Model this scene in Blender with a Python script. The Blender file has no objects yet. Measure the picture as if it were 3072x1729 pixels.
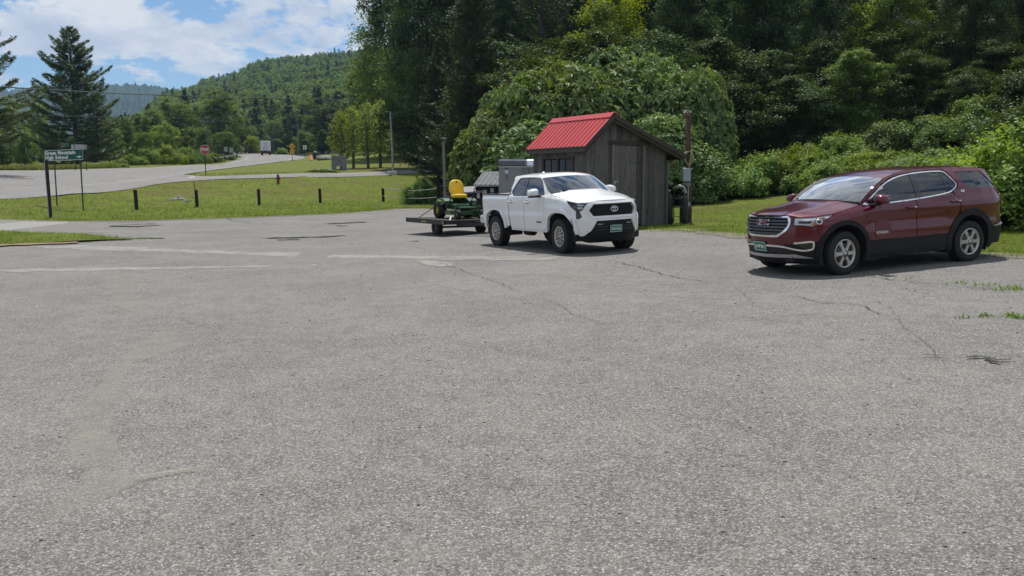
import bpy, bmesh, math, random
import numpy as np
from math import radians as R, sin, cos, pi, sqrt, atan2
from mathutils import Vector, Matrix, geometry as mgeo

SC = bpy.context.scene
COL = SC.collection
RNG = np.random.default_rng(11)
random.seed(5)

# ------------------------------------------------------------------ camera
CAMZ = 1.90
cam_d = bpy.data.cameras.new('camera')
cam = bpy.data.objects.new('camera', cam_d)
COL.objects.link(cam)
cam.location = (0, 0, CAMZ)
cam.rotation_euler = (pi / 2 - 0.1206, 0, 0)
cam_d.sensor_width = 36.0
cam_d.lens = 36.0 * 2620.0 / 3072.0
cam_d.clip_start = 0.1
cam_d.clip_end = 12000
SC.camera = cam

# ------------------------------------------------------------------ sky + sun
SUN_EL, SUN_ROT = R(69), R(3)
world = bpy.data.worlds.new('World')
SC.world = world
world.use_nodes = True
wn, wl = world.node_tree.nodes, world.node_tree.links
wn.clear()
w_out = wn.new('ShaderNodeOutputWorld')
w_bg = wn.new('ShaderNodeBackground')
w_bg.inputs['Strength'].default_value = 0.082
sky = wn.new('ShaderNodeTexSky')
sky.sky_type = 'NISHITA'
sky.sun_disc = False
sky.sun_elevation = SUN_EL
sky.sun_rotation = SUN_ROT
sky.altitude = 200
sky.air_density = 1.0
sky.dust_density = 0.15
sky.ozone_density = 1.6
wtc = wn.new('ShaderNodeTexCoord')


def wnode(t, **kw):
    n = wn.new(t)
    for k, v in kw.items():
        setattr(n, k, v)
    return n


def wmath(op, a, b=None, clamp=False):
    n = wnode('ShaderNodeMath', operation=op, use_clamp=clamp)
    for i, v in enumerate((a, b)):
        if v is None:
            continue
        if isinstance(v, (int, float)):
            n.inputs[i].default_value = v
        else:
            wl.new(v, n.inputs[i])
    return n.outputs[0]


# clouds lie on a flat layer: the view direction is projected on a plane overhead
wsep = wnode('ShaderNodeSeparateXYZ')
wl.new(wtc.outputs['Generated'], wsep.inputs[0])
zc = wmath('ADD', wmath('MAXIMUM', wsep.outputs[2], 0.0), 0.34)
wcx = wmath('DIVIDE', wsep.outputs[0], zc)
wcy = wmath('DIVIDE', wsep.outputs[1], zc)
wcomb = wnode('ShaderNodeCombineXYZ')
wl.new(wcx, wcomb.inputs[0])
wl.new(wcy, wcomb.inputs[1])
wcomb.inputs[2].default_value = 3.1


def wnoise(scale, detail, rough, dist=0.0, off=0.0):
    n = wnode('ShaderNodeTexNoise')
    n.inputs['Scale'].default_value = scale
    n.inputs['Detail'].default_value = detail
    n.inputs['Roughness'].default_value = rough
    n.inputs['Distortion'].default_value = dist
    m = wnode('ShaderNodeVectorMath', operation='ADD')
    wl.new(wcomb.outputs[0], m.inputs[0])
    m.inputs[1].default_value = (off, off * 0.7, off * 0.3)
    wl.new(m.outputs[0], n.inputs['Vector'])
    return n.outputs['Fac']


def wramp(v, stops):
    r = wnode('ShaderNodeValToRGB')
    el = r.color_ramp.elements
    while len(el) < len(stops):
        el.new(0.5)
    for e, (p, c) in zip(el, stops):
        e.position = p
        e.color = c if len(c) == 4 else (*c, 1)
    wl.new(v, r.inputs[0])
    return r.outputs[0]


wbig = wnoise(6.2, 12, 0.60, 0.2, 2.3)
wmask = wramp(wbig, [(0.43, (0, 0, 0)), (0.465, (.55, .55, .55)), (0.515, (1, 1, 1))])
wsh = wnoise(5.2, 9, 0.60, 0.2, 5.1)
wcol = wramp(wsh, [(0.36, (5.9, 6.7, 8.0)), (0.49, (7.5, 8.1, 9.1)), (0.60, (9.6, 9.8, 10.1))])
wmix = wnode('ShaderNodeMix', data_type='RGBA')
wl.new(wmask, wmix.inputs['Factor'])
wtint = wnode('ShaderNodeMix', data_type='RGBA', blend_type='MULTIPLY')
wtint.inputs['Factor'].default_value = 1.0
wl.new(sky.outputs[0], wtint.inputs['A'])
wtint.inputs['B'].default_value = (.88, 1.06, 1.24, 1)
wl.new(wtint.outputs['Result'], wmix.inputs['A'])
wl.new(wcol, wmix.inputs['B'])
wl.new(wmix.outputs['Result'], w_bg.inputs['Color'])
wl.new(w_bg.outputs[0], w_out.inputs['Surface'])

sun_d = bpy.data.lights.new('sun', 'SUN')
sun_d.energy = 5.0
sun_d.angle = R(0.53)
sun_d.color = (1.0, 0.955, 0.89)
sun = bpy.data.objects.new('sun', sun_d)
COL.objects.link(sun)
sun.rotation_euler = (-(pi / 2 - SUN_EL), 0, -SUN_ROT)
sun.location = (0, 30, 60)

SC.view_settings.view_transform = 'Standard'
SC.view_settings.look = 'None'
SC.view_settings.exposure = 0.0
SC.view_settings.gamma = 1.0
SC.view_settings.use_curve_mapping = False
SC.cycles.max_bounces = 8
SC.cycles.transparent_max_bounces = 12
SC.cycles.transmission_bounces = 4
SC.cycles.sample_clamp_indirect = 6.0


# ------------------------------------------------------------------ materials
class NT:
    """small node-tree writer"""

    def __init__(self, name):
        self.m = bpy.data.materials.new(name)
        self.m.use_nodes = True
        self.n, self.l = self.m.node_tree.nodes, self.m.node_tree.links
        self.n.clear()
        self.out = self.n.new('ShaderNodeOutputMaterial')

    def new(self, t, **kw):
        x = self.n.new(t)
        for k, v in kw.items():
            setattr(x, k, v)
        return x

    def put(self, sock, v):
        if v is None:
            return
        if hasattr(v, 'is_output'):
            self.l.new(v, sock)
        elif isinstance(v, (int, float)) and sock.type == 'RGBA':
            sock.default_value = (v, v, v, 1)
        elif isinstance(v, tuple) and sock.type == 'RGBA' and len(v) == 3:
            sock.default_value = (*v, 1)
        else:
            sock.default_value = v

    def math(self, op, a, b=None, c=None, clamp=False):
        x = self.new('ShaderNodeMath', operation=op, use_clamp=clamp)
        for i, v in enumerate((a, b, c)):
            if v is not None:
                self.put(x.inputs[i], v)
        return x.outputs[0]

    def mix(self, f, a, b, blend='MIX'):
        x = self.new('ShaderNodeMix', data_type='RGBA', blend_type=blend)
        self.put(x.inputs['Factor'], f)
        self.put(x.inputs[6], a)
        self.put(x.inputs[7], b)
        return x.outputs[2]

    def coord(self, kind='Object', scale=None):
        c = self.new('ShaderNodeTexCoord').outputs[kind]
        if scale is not None:
            mp = self.new('ShaderNodeMapping')
            mp.inputs['Scale'].default_value = scale if isinstance(scale, tuple) else (scale,) * 3
            self.l.new(c, mp.inputs[0])
            c = mp.outputs[0]
        return c

    def noise(self, vec, scale, detail=4, rough=.5, dist=0.0, out='Fac'):
        x = self.new('ShaderNodeTexNoise')
        self.put(x.inputs['Vector'], vec)
        x.inputs['Scale'].default_value = scale
        x.inputs['Detail'].default_value = detail
        x.inputs['Roughness'].default_value = rough
        x.inputs['Distortion'].default_value = dist
        return x.outputs[out]

    def voro(self, vec, scale, out='Color', feat='F1', rnd=1.0):
        x = self.new('ShaderNodeTexVoronoi', feature=feat)
        self.put(x.inputs['Vector'], vec)
        x.inputs['Scale'].default_value = scale
        x.inputs['Randomness'].default_value = rnd
        return x.outputs[out]

    def ramp(self, f, stops):
        x = self.new('ShaderNodeValToRGB')
        el = x.color_ramp.elements
        while len(el) < len(stops):
            el.new(.5)
        for e, (p, c) in zip(el, stops):
            e.position = p
            if isinstance(c, (int, float)):
                c = (c, c, c)
            e.color = (*c, 1)
        self.put(x.inputs[0], f)
        return x.outputs[0]

    def bump(self, h, strength=.5, dist=.01):
        x = self.new('ShaderNodeBump')
        x.inputs['Strength'].default_value = strength
        x.inputs['Distance'].default_value = dist
        self.put(x.inputs['Height'], h)
        return x.outputs[0]

    def attr(self, name, out='Fac'):
        return self.new('ShaderNodeAttribute', attribute_name=name).outputs[out]

    def principled(self, color=(.5, .5, .5), rough=.5, metal=0.0, normal=None, coat=0.0, spec=.5, alpha=None, coatr=.03, emit=None):
        p = self.new('ShaderNodeBsdfPrincipled')
        self.put(p.inputs['Base Color'], color)
        self.put(p.inputs['Roughness'], rough)
        self.put(p.inputs['Metallic'], metal)
        self.put(p.inputs['Coat Weight'], coat)
        p.inputs['Coat Roughness'].default_value = coatr
        self.put(p.inputs['Specular IOR Level'], spec)
        if normal is not None:
            self.put(p.inputs['Normal'], normal)
        if alpha is not None:
            self.put(p.inputs['Alpha'], alpha)
        return p.outputs[0]

    def done(self, shader):
        self.l.new(shader, self.out.inputs['Surface'])
        return self.m


MATS = {}


def plain(name, color, rough=.5, metal=0.0, coat=0.0, var=.12, scale=3.0, spec=.5, bump=0.0, bscale=60.0):
    """a plain finish with a little grime and roughness variation"""
    if name in MATS:
        return MATS[name]
    t = NT(name)
    c = t.coord('Object')
    n = t.noise(c, scale, 5, .6)
    col = t.mix(t.ramp(n, [(.3, 0.0), (.75, 1.0)]), tuple(x * (1 + var) for x in color), tuple(x * (1 - var) for x in color))
    rg = t.math('ADD', t.math('MULTIPLY', t.math('SUBTRACT', n, .5), .25), rough, clamp=True)
    nm = t.bump(t.noise(c, bscale, 3, .6), bump, .01) if bump else None
    MATS[name] = t.done(t.principled(col, rg, metal, nm, coat, spec))
    return MATS[name]


def wood(name, dark, light, along=2, scale=1.0, rough=.85):
    """weathered wood: grain stretched along one axis, knots, tone per board"""
    if name in MATS:
        return MATS[name]
    t = NT(name)
    sc = [14.0, 14.0, 14.0]
    sc[along] = .9
    c = t.coord('Object', tuple(s * scale for s in sc))
    g = t.noise(c, 2.2, 7, .68, .6)
    g2 = t.noise(t.coord('Object', tuple(s * 5 * scale for s in sc)), 1.5, 4, .6)
    oi = t.new('ShaderNodeObjectInfo').outputs['Random']
    kn = t.voro(t.coord('Object', (4.0 * scale, 4.0 * scale, 1.7 * scale)), 1.0, 'Distance')
    f = t.math('ADD', t.math('MULTIPLY', g, .75), t.math('MULTIPLY', g2, .35))
    col = t.mix(t.ramp(f, [(.33, 0.0), (.72, 1.0)]), dark, light)
    knot = t.ramp(kn, [(.05, 1.0), (.13, 0.0)])
    col = t.mix(t.math('MULTIPLY', knot, .65), col, tuple(x * .35 for x in dark))
    tone = t.math('ADD', t.math('MULTIPLY', oi, .8), .62)
    col = t.mix(1.0, col, tone, 'MULTIPLY')
    MATS[name] = t.done(t.principled(col, rough, 0, t.bump(f, .6, .012), 0, .25))
    return MATS[name]


def leafmat(name, c1, c2, trans=.36, gloss=.025, tint=None):
    c1 = tuple(v * 1.9 for v in c1)
    c2 = tuple(v * 2.0 for v in c2)
    """leaf: diffuse + translucent + a thin waxy gloss, each leaf its own tone"""
    if name in MATS:
        return MATS[name]
    t = NT(name)
    rnd = t.new('ShaderNodeNewGeometry').outputs['Random Per Island']
    oi = t.new('ShaderNodeObjectInfo').outputs['Random']
    pos = t.coord('Object')
    big = t.noise(pos, .55, 3, .55)
    f = t.math('ADD', t.math('MULTIPLY', rnd, .55), t.math('MULTIPLY', t.math('SUBTRACT', big, .28), 1.0), clamp=True)
    col = t.mix(f, c1, c2)
    hs = t.new('ShaderNodeHueSaturation')
    t.put(hs.inputs['Hue'], t.math('ADD', t.math('MULTIPLY', oi, .035), .483))
    t.put(hs.inputs['Value'], t.math('ADD', t.math('MULTIPLY', oi, .4), .8))
    t.put(hs.inputs['Saturation'], t.math('ADD', t.math('MULTIPLY', oi, -.15), 1.0))
    t.put(hs.inputs['Color'], col)
    col = hs.outputs[0]
    d = t.new('ShaderNodeBsdfDiffuse')
    t.put(d.inputs['Color'], col)
    tr = t.new('ShaderNodeBsdfTranslucent')
    hs2 = t.new('ShaderNodeHueSaturation')
    hs2.inputs['Hue'].default_value = .475
    hs2.inputs['Saturation'].default_value = 1.15
    hs2.inputs['Value'].default_value = 1.5
    t.put(hs2.inputs['Color'], col)
    t.put(tr.inputs['Color'], hs2.outputs[0])
    ms = t.new('ShaderNodeMixShader')
    ms.inputs[0].default_value = trans
    t.l.new(d.outputs[0], ms.inputs[1])
    t.l.new(tr.outputs[0], ms.inputs[2])
    g = t.new('ShaderNodeBsdfGlossy')
    g.inputs['Roughness'].default_value = .45
    g.inputs['Color'].default_value = (.8, .9, .8, 1)
    ms2 = t.new('ShaderNodeMixShader')
    ms2.inputs[0].default_value = gloss
    t.l.new(ms.outputs[0], ms2.inputs[1])
    t.l.new(g.outputs[0], ms2.inputs[2])
    MATS[name] = t.done(ms2.outputs[0])
    return MATS[name]


# ------------------------------------------------------------------ object helpers
def link(name, me, mat=None, parent=None, loc=None, smooth=False):
    o = bpy.data.objects.new(name, me)
    COL.objects.link(o)
    if mat is not None and len(me.materials) == 0:
        me.materials.append(mat)
    if parent is not None:
        o.parent = parent
    if loc is not None:
        o.location = loc
    if smooth:
        me.polygons.foreach_set('use_smooth', [True] * len(me.polygons))
    return o


def tag(o, label=None, cat=None, group=None, kind=None):
    if label:
        o['label'] = label
    if cat:
        o['category'] = cat
    if group:
        o['group'] = group
    if kind:
        o['kind'] = kind
    return o


def empty(name, loc=(0, 0, 0), rz=0.0, label=None, cat=None, group=None):
    o = bpy.data.objects.new(name, None)
    COL.objects.link(o)
    o.location = loc
    o.rotation_euler = (0, 0, rz)
    o.empty_display_size = .2
    return tag(o, label, cat, group)


def copy_tree(o, parent=None):
    c = o.copy()
    COL.objects.link(c)
    if parent is not None:
        c.parent = parent
    for ch in list(o.children):
        copy_tree(ch, c)
    return c


class MB:
    """collects simple solids into one mesh"""

    def __init__(self):
        self.v, self.f, self.sm = [], [], []

    def add(self, vs, fs, smooth=False, mtx=None):
        b = len(self.v)
        if mtx is not None:
            vs = [tuple(mtx @ Vector(p)) for p in vs]
        self.v += [tuple(p) for p in vs]
        self.f += [tuple(i + b for i in q) for q in fs]
        self.sm += [smooth] * len(fs)
        return self

    def box(self, c, s, rz=0.0, bev=0.0, mtx=None):
        x, y, z = (k / 2 for k in s)
        if bev:
            b = min(bev, x * .9, y * .9, z * .9)
            vs = []
            for sz in (-1, 1):
                for dx, dy, dz in ((x - b, y - b, z), (x - b, y, z - b), (x, y - b, z - b)):
                    for qx, qy in ((-1, -1), (1, -1), (1, 1), (-1, 1)):
                        vs.append((qx * dx, qy * dy, sz * dz))
            # hull by bmesh: small and robust
            bm = bmesh.new()
            bv = [bm.verts.new(p) for p in vs]
            bmesh.ops.convex_hull(bm, input=bv)
            bm.verts.index_update()
            vs = [tuple(v.co) for v in bm.verts]
            fs = [tuple(v.index for v in f.verts) for f in bm.faces]
            bm.free()
        else:
            vs = [(-x, -y, -z), (x, -y, -z), (x, y, -z), (-x, y, -z), (-x, -y, z), (x, -y, z), (x, y, z), (-x, y, z)]
            fs = [(3, 2, 1, 0), (4, 5, 6, 7), (0, 1, 5, 4), (1, 2, 6, 5), (2, 3, 7, 6), (3, 0, 4, 7)]
        m = Matrix.Translation(c) @ Matrix.Rotation(rz, 4, 'Z')
        if mtx is not None:
            m = mtx @ m
        return self.add(vs, fs, False, m)

    def bar(self, a, b, w, h=None, up=(0, 0, 1)):
        """rectangular bar from a to b"""
        a, b = Vector(a), Vector(b)
        d = b - a
        L = d.length
        d.normalize()
        u = Vector(up)
        if abs(d.dot(u)) > .98:
            u = Vector((0, 1, 0))
        s = d.cross(u).normalized()
        u = s.cross(d)
        m = Matrix((s, d, u)).transposed().to_4x4()
        m.translation = (a + b) / 2
        return self.box((0, 0, 0), (w, L, h or w), mtx=m)

    def tube(self, pts, r, n=10, cap=True, smooth=True):
        pts = [Vector(p) for p in pts]
        k = len(pts)
        rs = r if isinstance(r, (list, tuple)) else [r] * k
        vs, fs = [], []
        ref = Vector((0, 0, 1))
        pv = None
        for i, p in enumerate(pts):
            d = (pts[min(i + 1, k - 1)] - pts[max(i - 1, 0)]).normalized()
            if pv is None:
                if abs(d.dot(ref)) > .95:
                    ref = Vector((1, 0, 0))
                pv = ref
            s = d.cross(pv)
            if s.length < 1e-5:
                s = d.cross(Vector((1, 0, 0)))
            s.normalize()
            pv = s.cross(d).normalized()
            for j in range(n):
                a = 2 * pi * j / n
                vs.append(p + (s * cos(a) + pv * sin(a)) * rs[i])
        for i in range(k - 1):
            for j in range(n):
                j2 = (j + 1) % n
                fs.append((i * n + j, i * n + j2, (i + 1) * n + j2, (i + 1) * n + j))
        self.add(vs, fs, smooth)
        if cap:
            self.add(vs[:n], [tuple(range(n))[::-1]])
            self.add(vs[-n:], [tuple(range(n))])
        return self

    def lathe(self, prof, n=32, axis='Z', c=(0, 0, 0), smooth=True, mtx=None, close=False):
        """prof: (radius, height) pairs, outward side to the right walking up"""
        vs, fs = [], []
        for r, h in prof:
            for j in range(n):
                a = 2 * pi * j / n
                p = (r * cos(a), r * sin(a), h)
                if axis == 'Y':
                    p = (p[0], p[2], -p[1])
                elif axis == 'X':
                    p = (p[2], p[0], p[1])
                vs.append((p[0] + c[0], p[1] + c[1], p[2] + c[2]))
        k = len(prof)
        rng = range(k if close else k - 1)
        for i in rng:
            i2 = (i + 1) % k
            for j in range(n):
                j2 = (j + 1) % n
                fs.append((i * n + j, i * n + j2, i2 * n + j2, i2 * n + j))
        return self.add(vs, fs, smooth, mtx)

    def prism(self, poly, h0, h1, axis='Z', mtx=None):
        """poly in the plane normal to axis, extruded from h0 to h1"""
        n = len(poly)
        area = sum(poly[i][0] * poly[(i + 1) % n][1] - poly[(i + 1) % n][0] * poly[i][1] for i in range(n))
        if area < 0:
            poly = poly[::-1]

        def mk(p, h):
            return {'Z': (p[0], p[1], h), 'Y': (p[0], h, p[1]), 'X': (h, p[0], p[1])}[axis]
        vs = [mk(p, h0) for p in poly] + [mk(p, h1) for p in poly]
        fs = [tuple(range(n))[::-1], tuple(range(n, 2 * n))]
        for i in range(n):
            j = (i + 1) % n
            fs.append((i, j, n + j, n + i))
        if (axis == 'Y') ^ (h1 < h0):
            fs = [f[::-1] for f in fs]
        return self.add(vs, fs, False, mtx)

    def mesh(self, name):
        me = bpy.data.meshes.new(name)
        me.from_pydata(self.v, [], self.f)
        me.polygons.foreach_set('use_smooth', self.sm)
        me.update()
        return me

    def obj(self, name, mat, parent=None, loc=None, bevel=0.0):
        o = link(name, self.mesh(name), mat, parent, loc)
        if bevel:
            m = o.modifiers.new('bevel', 'BEVEL')
            m.width = bevel
            m.segments = 2
            m.limit_method = 'ANGLE'
        return o


def text_mesh(body, size, ext=.002, align='CENTER', bold=0.0, shear=0.0, spacing=1.0):
    cu = bpy.data.curves.new('text', 'FONT')
    cu.body = body
    cu.size = size
    cu.align_x = align
    cu.align_y = 'CENTER'
    cu.extrude = ext
    cu.offset = bold
    cu.shear = shear
    cu.space_character = spacing
    cu.resolution_u = 3
    o = bpy.data.objects.new('text', cu)
    COL.objects.link(o)
    dg = bpy.context.evaluated_depsgraph_get()
    me = bpy.data.meshes.new_from_object(o.evaluated_get(dg))
    bpy.data.objects.remove(o)
    bpy.data.curves.remove(cu)
    return me


def lerp(a, b, t):
    return a + (b - a) * t


def sstep(t):
    t = min(1.0, max(0.0, t))
    return t * t * (3 - 2 * t)


def interp(tab, x):
    if x <= tab[0][0]:
        return tab[0][1]
    for (x0, y0), (x1, y1) in zip(tab, tab[1:]):
        if x <= x1:
            return y0 + (y1 - y0) * (x - x0) / (x1 - x0)
    return tab[-1][1]
# ------------------------------------------------------------------ vehicle toolkit
def smooth_poly(pts, it=2, closed=True):
    """corner cutting; points given twice in a row stay sharp"""
    for _ in range(it):
        out = []
        n = len(pts)
        rng = range(n if closed else n - 1)
        if not closed:
            out.append(pts[0])
        for i in rng:
            a, b = pts[i], pts[(i + 1) % n]
            out.append((a[0] * .75 + b[0] * .25, a[1] * .75 + b[1] * .25))
            out.append((a[0] * .25 + b[0] * .75, a[1] * .25 + b[1] * .75))
        if not closed:
            out.append(pts[-1])
        pts = out
    return pts


def inset_poly(pts, d):
    """move every edge of a ccw polygon inwards by d"""
    n = len(pts)
    area = sum(pts[i][0] * pts[(i + 1) % n][1] - pts[(i + 1) % n][0] * pts[i][1] for i in range(n))
    sg = 1 if area > 0 else -1
    out = []
    for i in range(n):
        a, b, c = Vector(pts[i - 1]), Vector(pts[i]), Vector(pts[(i + 1) % n])
        d1, d2 = (b - a), (c - b)
        if d1.length < 1e-7 or d2.length < 1e-7:
            out.append(tuple(b))
            continue
        d1.normalize()
        d2.normalize()
        n1, n2 = Vector((-d1.y, d1.x)) * sg, Vector((-d2.y, d2.x)) * sg
        m = n1 + n2
        if m.length < 1e-6:
            m = n1
        m = m / max(.35, m.dot(m) / 2)
        out.append((b.x + m.x * d, b.y + m.y * d))
    return out


def pip(x, y, poly):
    r = False
    n = len(poly)
    j = n - 1
    for i in range(n):
        xi, yi = poly[i]
        xj, yj = poly[j]
        if (yi > y) != (yj > y) and x < (xj - xi) * (y - yi) / (yj - yi) + xi:
            r = not r
        j = i
    return r


def densify(poly, step):
    out = []
    n = len(poly)
    for i in range(n):
        a, b = poly[i], poly[(i + 1) % n]
        L = math.hypot(b[0] - a[0], b[1] - a[1])
        if L < 1e-6:
            continue
        k = max(1, int(math.ceil(L / step)))
        for q in range(k):
            out.append((a[0] + (b[0] - a[0]) * q / k, a[1] + (b[1] - a[1]) * q / k))
    return out


def fill2d(outer, holes=(), step=.06):
    """constrained triangulation of a polygon with holes and an even inner grid"""
    loops = [densify(outer, step)] + [densify(h, step) for h in holes]
    V, E = [], []
    for L in loops:
        b = len(V)
        V += [Vector(p) for p in L]
        E += [(b + i, b + (i + 1) % len(L)) for i in range(len(L))]
    xs = [p[0] for p in outer]
    ys = [p[1] for p in outer]
    x0, x1, y0, y1 = min(xs), max(xs), min(ys), max(ys)
    allb = np.array([tuple(v) for v in V])
    nx, ny = int((x1 - x0) / step) + 1, int((y1 - y0) / step) + 1
    for i in range(nx):
        for j in range(ny):
            p = (x0 + (i + .5) * step, y0 + (j + .5) * step)
            if not pip(p[0], p[1], outer) or any(pip(p[0], p[1], h) for h in holes):
                continue
            if np.min((allb[:, 0] - p[0]) ** 2 + (allb[:, 1] - p[1]) ** 2) < (step * .45) ** 2:
                continue
            V.append(Vector(p))
    vs, es, fs, _, _, _ = mgeo.delaunay_2d_cdt(V, E, [], 0, 1e-6)
    vs = [(v.x, v.y) for v in vs]
    out = []
    for f in fs:
        cx = sum(vs[i][0] for i in f) / len(f)
        cy = sum(vs[i][1] for i in f) / len(f)
        if pip(cx, cy, outer) and not any(pip(cx, cy, h) for h in holes):
            a = sum(vs[f[i]][0] * vs[f[(i + 1) % len(f)]][1] - vs[f[(i + 1) % len(f)]][0] * vs[f[i]][1] for i in range(len(f)))
            out.append(tuple(f) if a > 0 else tuple(f)[::-1])
    return vs, out


class Car:
    """lower body and cabin sides as one surface P(s, z) wrapped round the plan outline"""

    def __init__(self, root, x0f, af, nf, x0r, ar, nr, W, FZ, RZ, extra=None, zref=.8):
        self.root = root
        self.x0f, self.af, self.nf = x0f, af, nf
        self.x0r, self.ar, self.nr = x0r, ar, nr
        self.W, self.FZ, self.RZ, self.extra = W, FZ, RZ, extra
        w = interp(W, zref)
        self.wref = w
        N = 400
        th = [i / N * pi / 2 for i in range(N + 1)]

        def table(a, n):
            s, last, tab = 0, None, []
            for t in th:
                p = (a * cos(t) ** (2 / n), w * sin(t) ** (2 / n))
                if last:
                    s += math.hypot(p[0] - last[0], p[1] - last[1])
                last = p
                tab.append((s, t, p[0], p[1]))
            return tab
        self.tf, self.tr = table(af, nf), table(ar, nr)
        self.sc = self.tf[-1][0]
        self.sr = self.sc + (x0f - x0r)
        self.send = self.sr + self.tr[-1][0]

    def _th(self, tab, s):
        lo, hi = 0, len(tab) - 1
        while hi - lo > 1:
            m = (lo + hi) // 2
            if tab[m][0] <= s:
                lo = m
            else:
                hi = m
        a, b = tab[lo], tab[hi]
        k = 0 if b[0] == a[0] else (s - a[0]) / (b[0] - a[0])
        return a[1] + (b[1] - a[1]) * min(1, max(0, k))

    def P(self, s, z):
        sg = 1
        if s < 0:
            s, sg = -s, -1
        w = interp(self.W, z)
        if s <= self.sc:
            t = self._th(self.tf, s)
            x = self.x0f + (self.af + interp(self.FZ, z)) * max(0, cos(t)) ** (2 / self.nf)
            y = w * max(0, sin(t)) ** (2 / self.nf)
        elif s <= self.sr:
            x, y = self.x0f - (s - self.sc), w
        else:
            t = self._th(self.tr, max(0, self.send - s))
            x = self.x0r - (self.ar + interp(self.RZ, z)) * max(0, cos(t)) ** (2 / self.nr)
            y = w * max(0, sin(t)) ** (2 / self.nr)
        if self.extra:
            y -= self.extra(x, y, z) * (1 if y > .3 else y / .3)
        return Vector((x, sg * y, z))

    def N(self, s, z):
        e = .012
        a = self.P(s + e, z) - self.P(s - e, z)
        b = self.P(s, z + e) - self.P(s, z - e)
        n = a.cross(b)
        return n.normalized() if n.length > 1e-9 else Vector((1, 0, 0))

    def sx(self, x, z=None):
        """(s, z) of a point on the side at length x"""
        if x > self.x0f:
            lo, hi = 0.0, self.sc
            for _ in range(40):
                m = (lo + hi) / 2
                if self.P(m, .8).x > x:
                    lo = m
                else:
                    hi = m
            s = lo
        elif x < self.x0r:
            lo, hi = self.sr, self.send
            for _ in range(40):
                m = (lo + hi) / 2
                if self.P(m, .8).x > x:
                    lo = m
                else:
                    hi = m
            s = lo
        else:
            s = self.sc + self.x0f - x
        return s if z is None else (s, z)

    def fy(self, y, z=None):
        a = abs(y)
        s = self.sc
        for (s0, _, _, y0), (s1, _, _, y1) in zip(self.tf, self.tf[1:]):
            if y1 >= a:
                s = s0 + (s1 - s0) * (a - y0) / max(1e-9, y1 - y0)
                break
        s = s if y >= 0 else -s
        return s if z is None else (s, z)

    def panel(self, name, outline, mat, holes=(), off=0.0, step=.055, thick=.022, mirror=True, parent=None, label=None, both=False):
        """thick panel lying on the surface; mirror=True also builds the one on the other side"""
        vs, fs = fill2d(outline, holes, step)
        res = []
        for sgn in ((1, -1) if mirror else (1,)):
            top = []
            low = []
            for s, z in vs:
                p, n = self.P(s, z), self.N(s, z)
                top.append(p + n * off)
                low.append(p + n * (off - thick))
            edge = {}
            for f in fs:
                for i in range(len(f)):
                    a, b = f[i], f[(i + 1) % len(f)]
                    edge[(a, b)] = 1
            rim = [(a, b) for (a, b) in edge if (b, a) not in edge]
            V = [p.copy() for p in top]
            F = [f for f in fs]
            S = [True] * len(F)
            for a, b in rim:
                i = len(V)
                V += [top[a], top[b], low[b], low[a]]
                F.append((i + 1, i, i + 3, i + 2))
                S.append(False)
            if sgn < 0:
                V = [Vector((p.x, -p.y, p.z)) for p in V]
                F = [f[::-1] for f in F]
            me = bpy.data.meshes.new(name)
            me.from_pydata([tuple(p) for p in V], [], F)
            me.polygons.foreach_set('use_smooth', S)
            me.update()
            o = link(name, me, mat, parent or self.root)
            if label:
                o['label'] = label
            res.append(o)
        return res if mirror else res[0]

    def strip(self, name, line, width, mat, off=.006, closed=False, **kw):
        """a moulding of a given width following a line on the surface"""
        n = len(line)
        L, Rr = [], []
        ws = width if isinstance(width, (list, tuple)) else [width] * n
        for i in range(n):
            a = Vector(line[i - 1]) if (closed or i > 0) else Vector(line[0])
            b = Vector(line[(i + 1) % n]) if (closed or i < n - 1) else Vector(line[-1])
            d = (b - a).normalized()
            nn = Vector((-d.y, d.x))
            p = Vector(line[i])
            L.append(tuple(p + nn * ws[i] / 2))
            Rr.append(tuple(p - nn * ws[i] / 2))
        if closed:
            return self.panel(name, L, mat, holes=[Rr], off=off, **kw)
        return self.panel(name, Rr + L[::-1], mat, off=off, **kw)

    def loft(self, name, left, bows, mat, cols=21, parent=None, pw=2.2, thick=.02, extra=None, row0=None, decay=None):
        """surface across the car between a left edge line and its mirror; bows = (dx, dz) at each row"""
        V, F = [], []
        k = len(left)
        for i, (p, (bx, bz)) in enumerate(zip(left, bows)):
            for j in range(cols):
                t = -1 + 2 * j / (cols - 1)
                w = 1 - abs(t) ** pw
                q = Vector((p[0] + bx * w, -p[1] * t, p[2] + bz * w))
                if extra:
                    q.z += extra(q.x, q.y) * min(1, 4 * (1 - abs(t)))
                V.append(q)
        for i in range(k - 1):
            for j in range(cols - 1):
                a = i * cols + j
                F.append((a, a + 1, a + cols + 1, a + cols))
        S = [True] * len(F)
        # rim
        loop = [j for j in range(cols)] + [i * cols + cols - 1 for i in range(1, k)] + [(k - 1) * cols + j for j in range(cols - 2, -1, -1)] + [i * cols for i in range(k - 2, 0, -1)]
        for a, b in zip(loop, loop[1:] + loop[:1]):
            i = len(V)
            V += [V[a].copy(), V[b].copy(), V[b] - Vector((0, 0, thick)), V[a] - Vector((0, 0, thick))]
            F.append((i + 1, i, i + 3, i + 2))
            S.append(False)
        # make the sheet face up / outwards
        a, b, c = V[F[0][0]], V[F[0][1]], V[F[0][2]]
        if (b - a).cross(c - a).z < 0:
            F = [f[::-1] for f in F]
        me = bpy.data.meshes.new(name)
        me.from_pydata([tuple(p) for p in V], [], F)
        me.polygons.foreach_set('use_smooth', S)
        me.update()
        return link(name, me, mat, parent or self.root)

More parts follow.
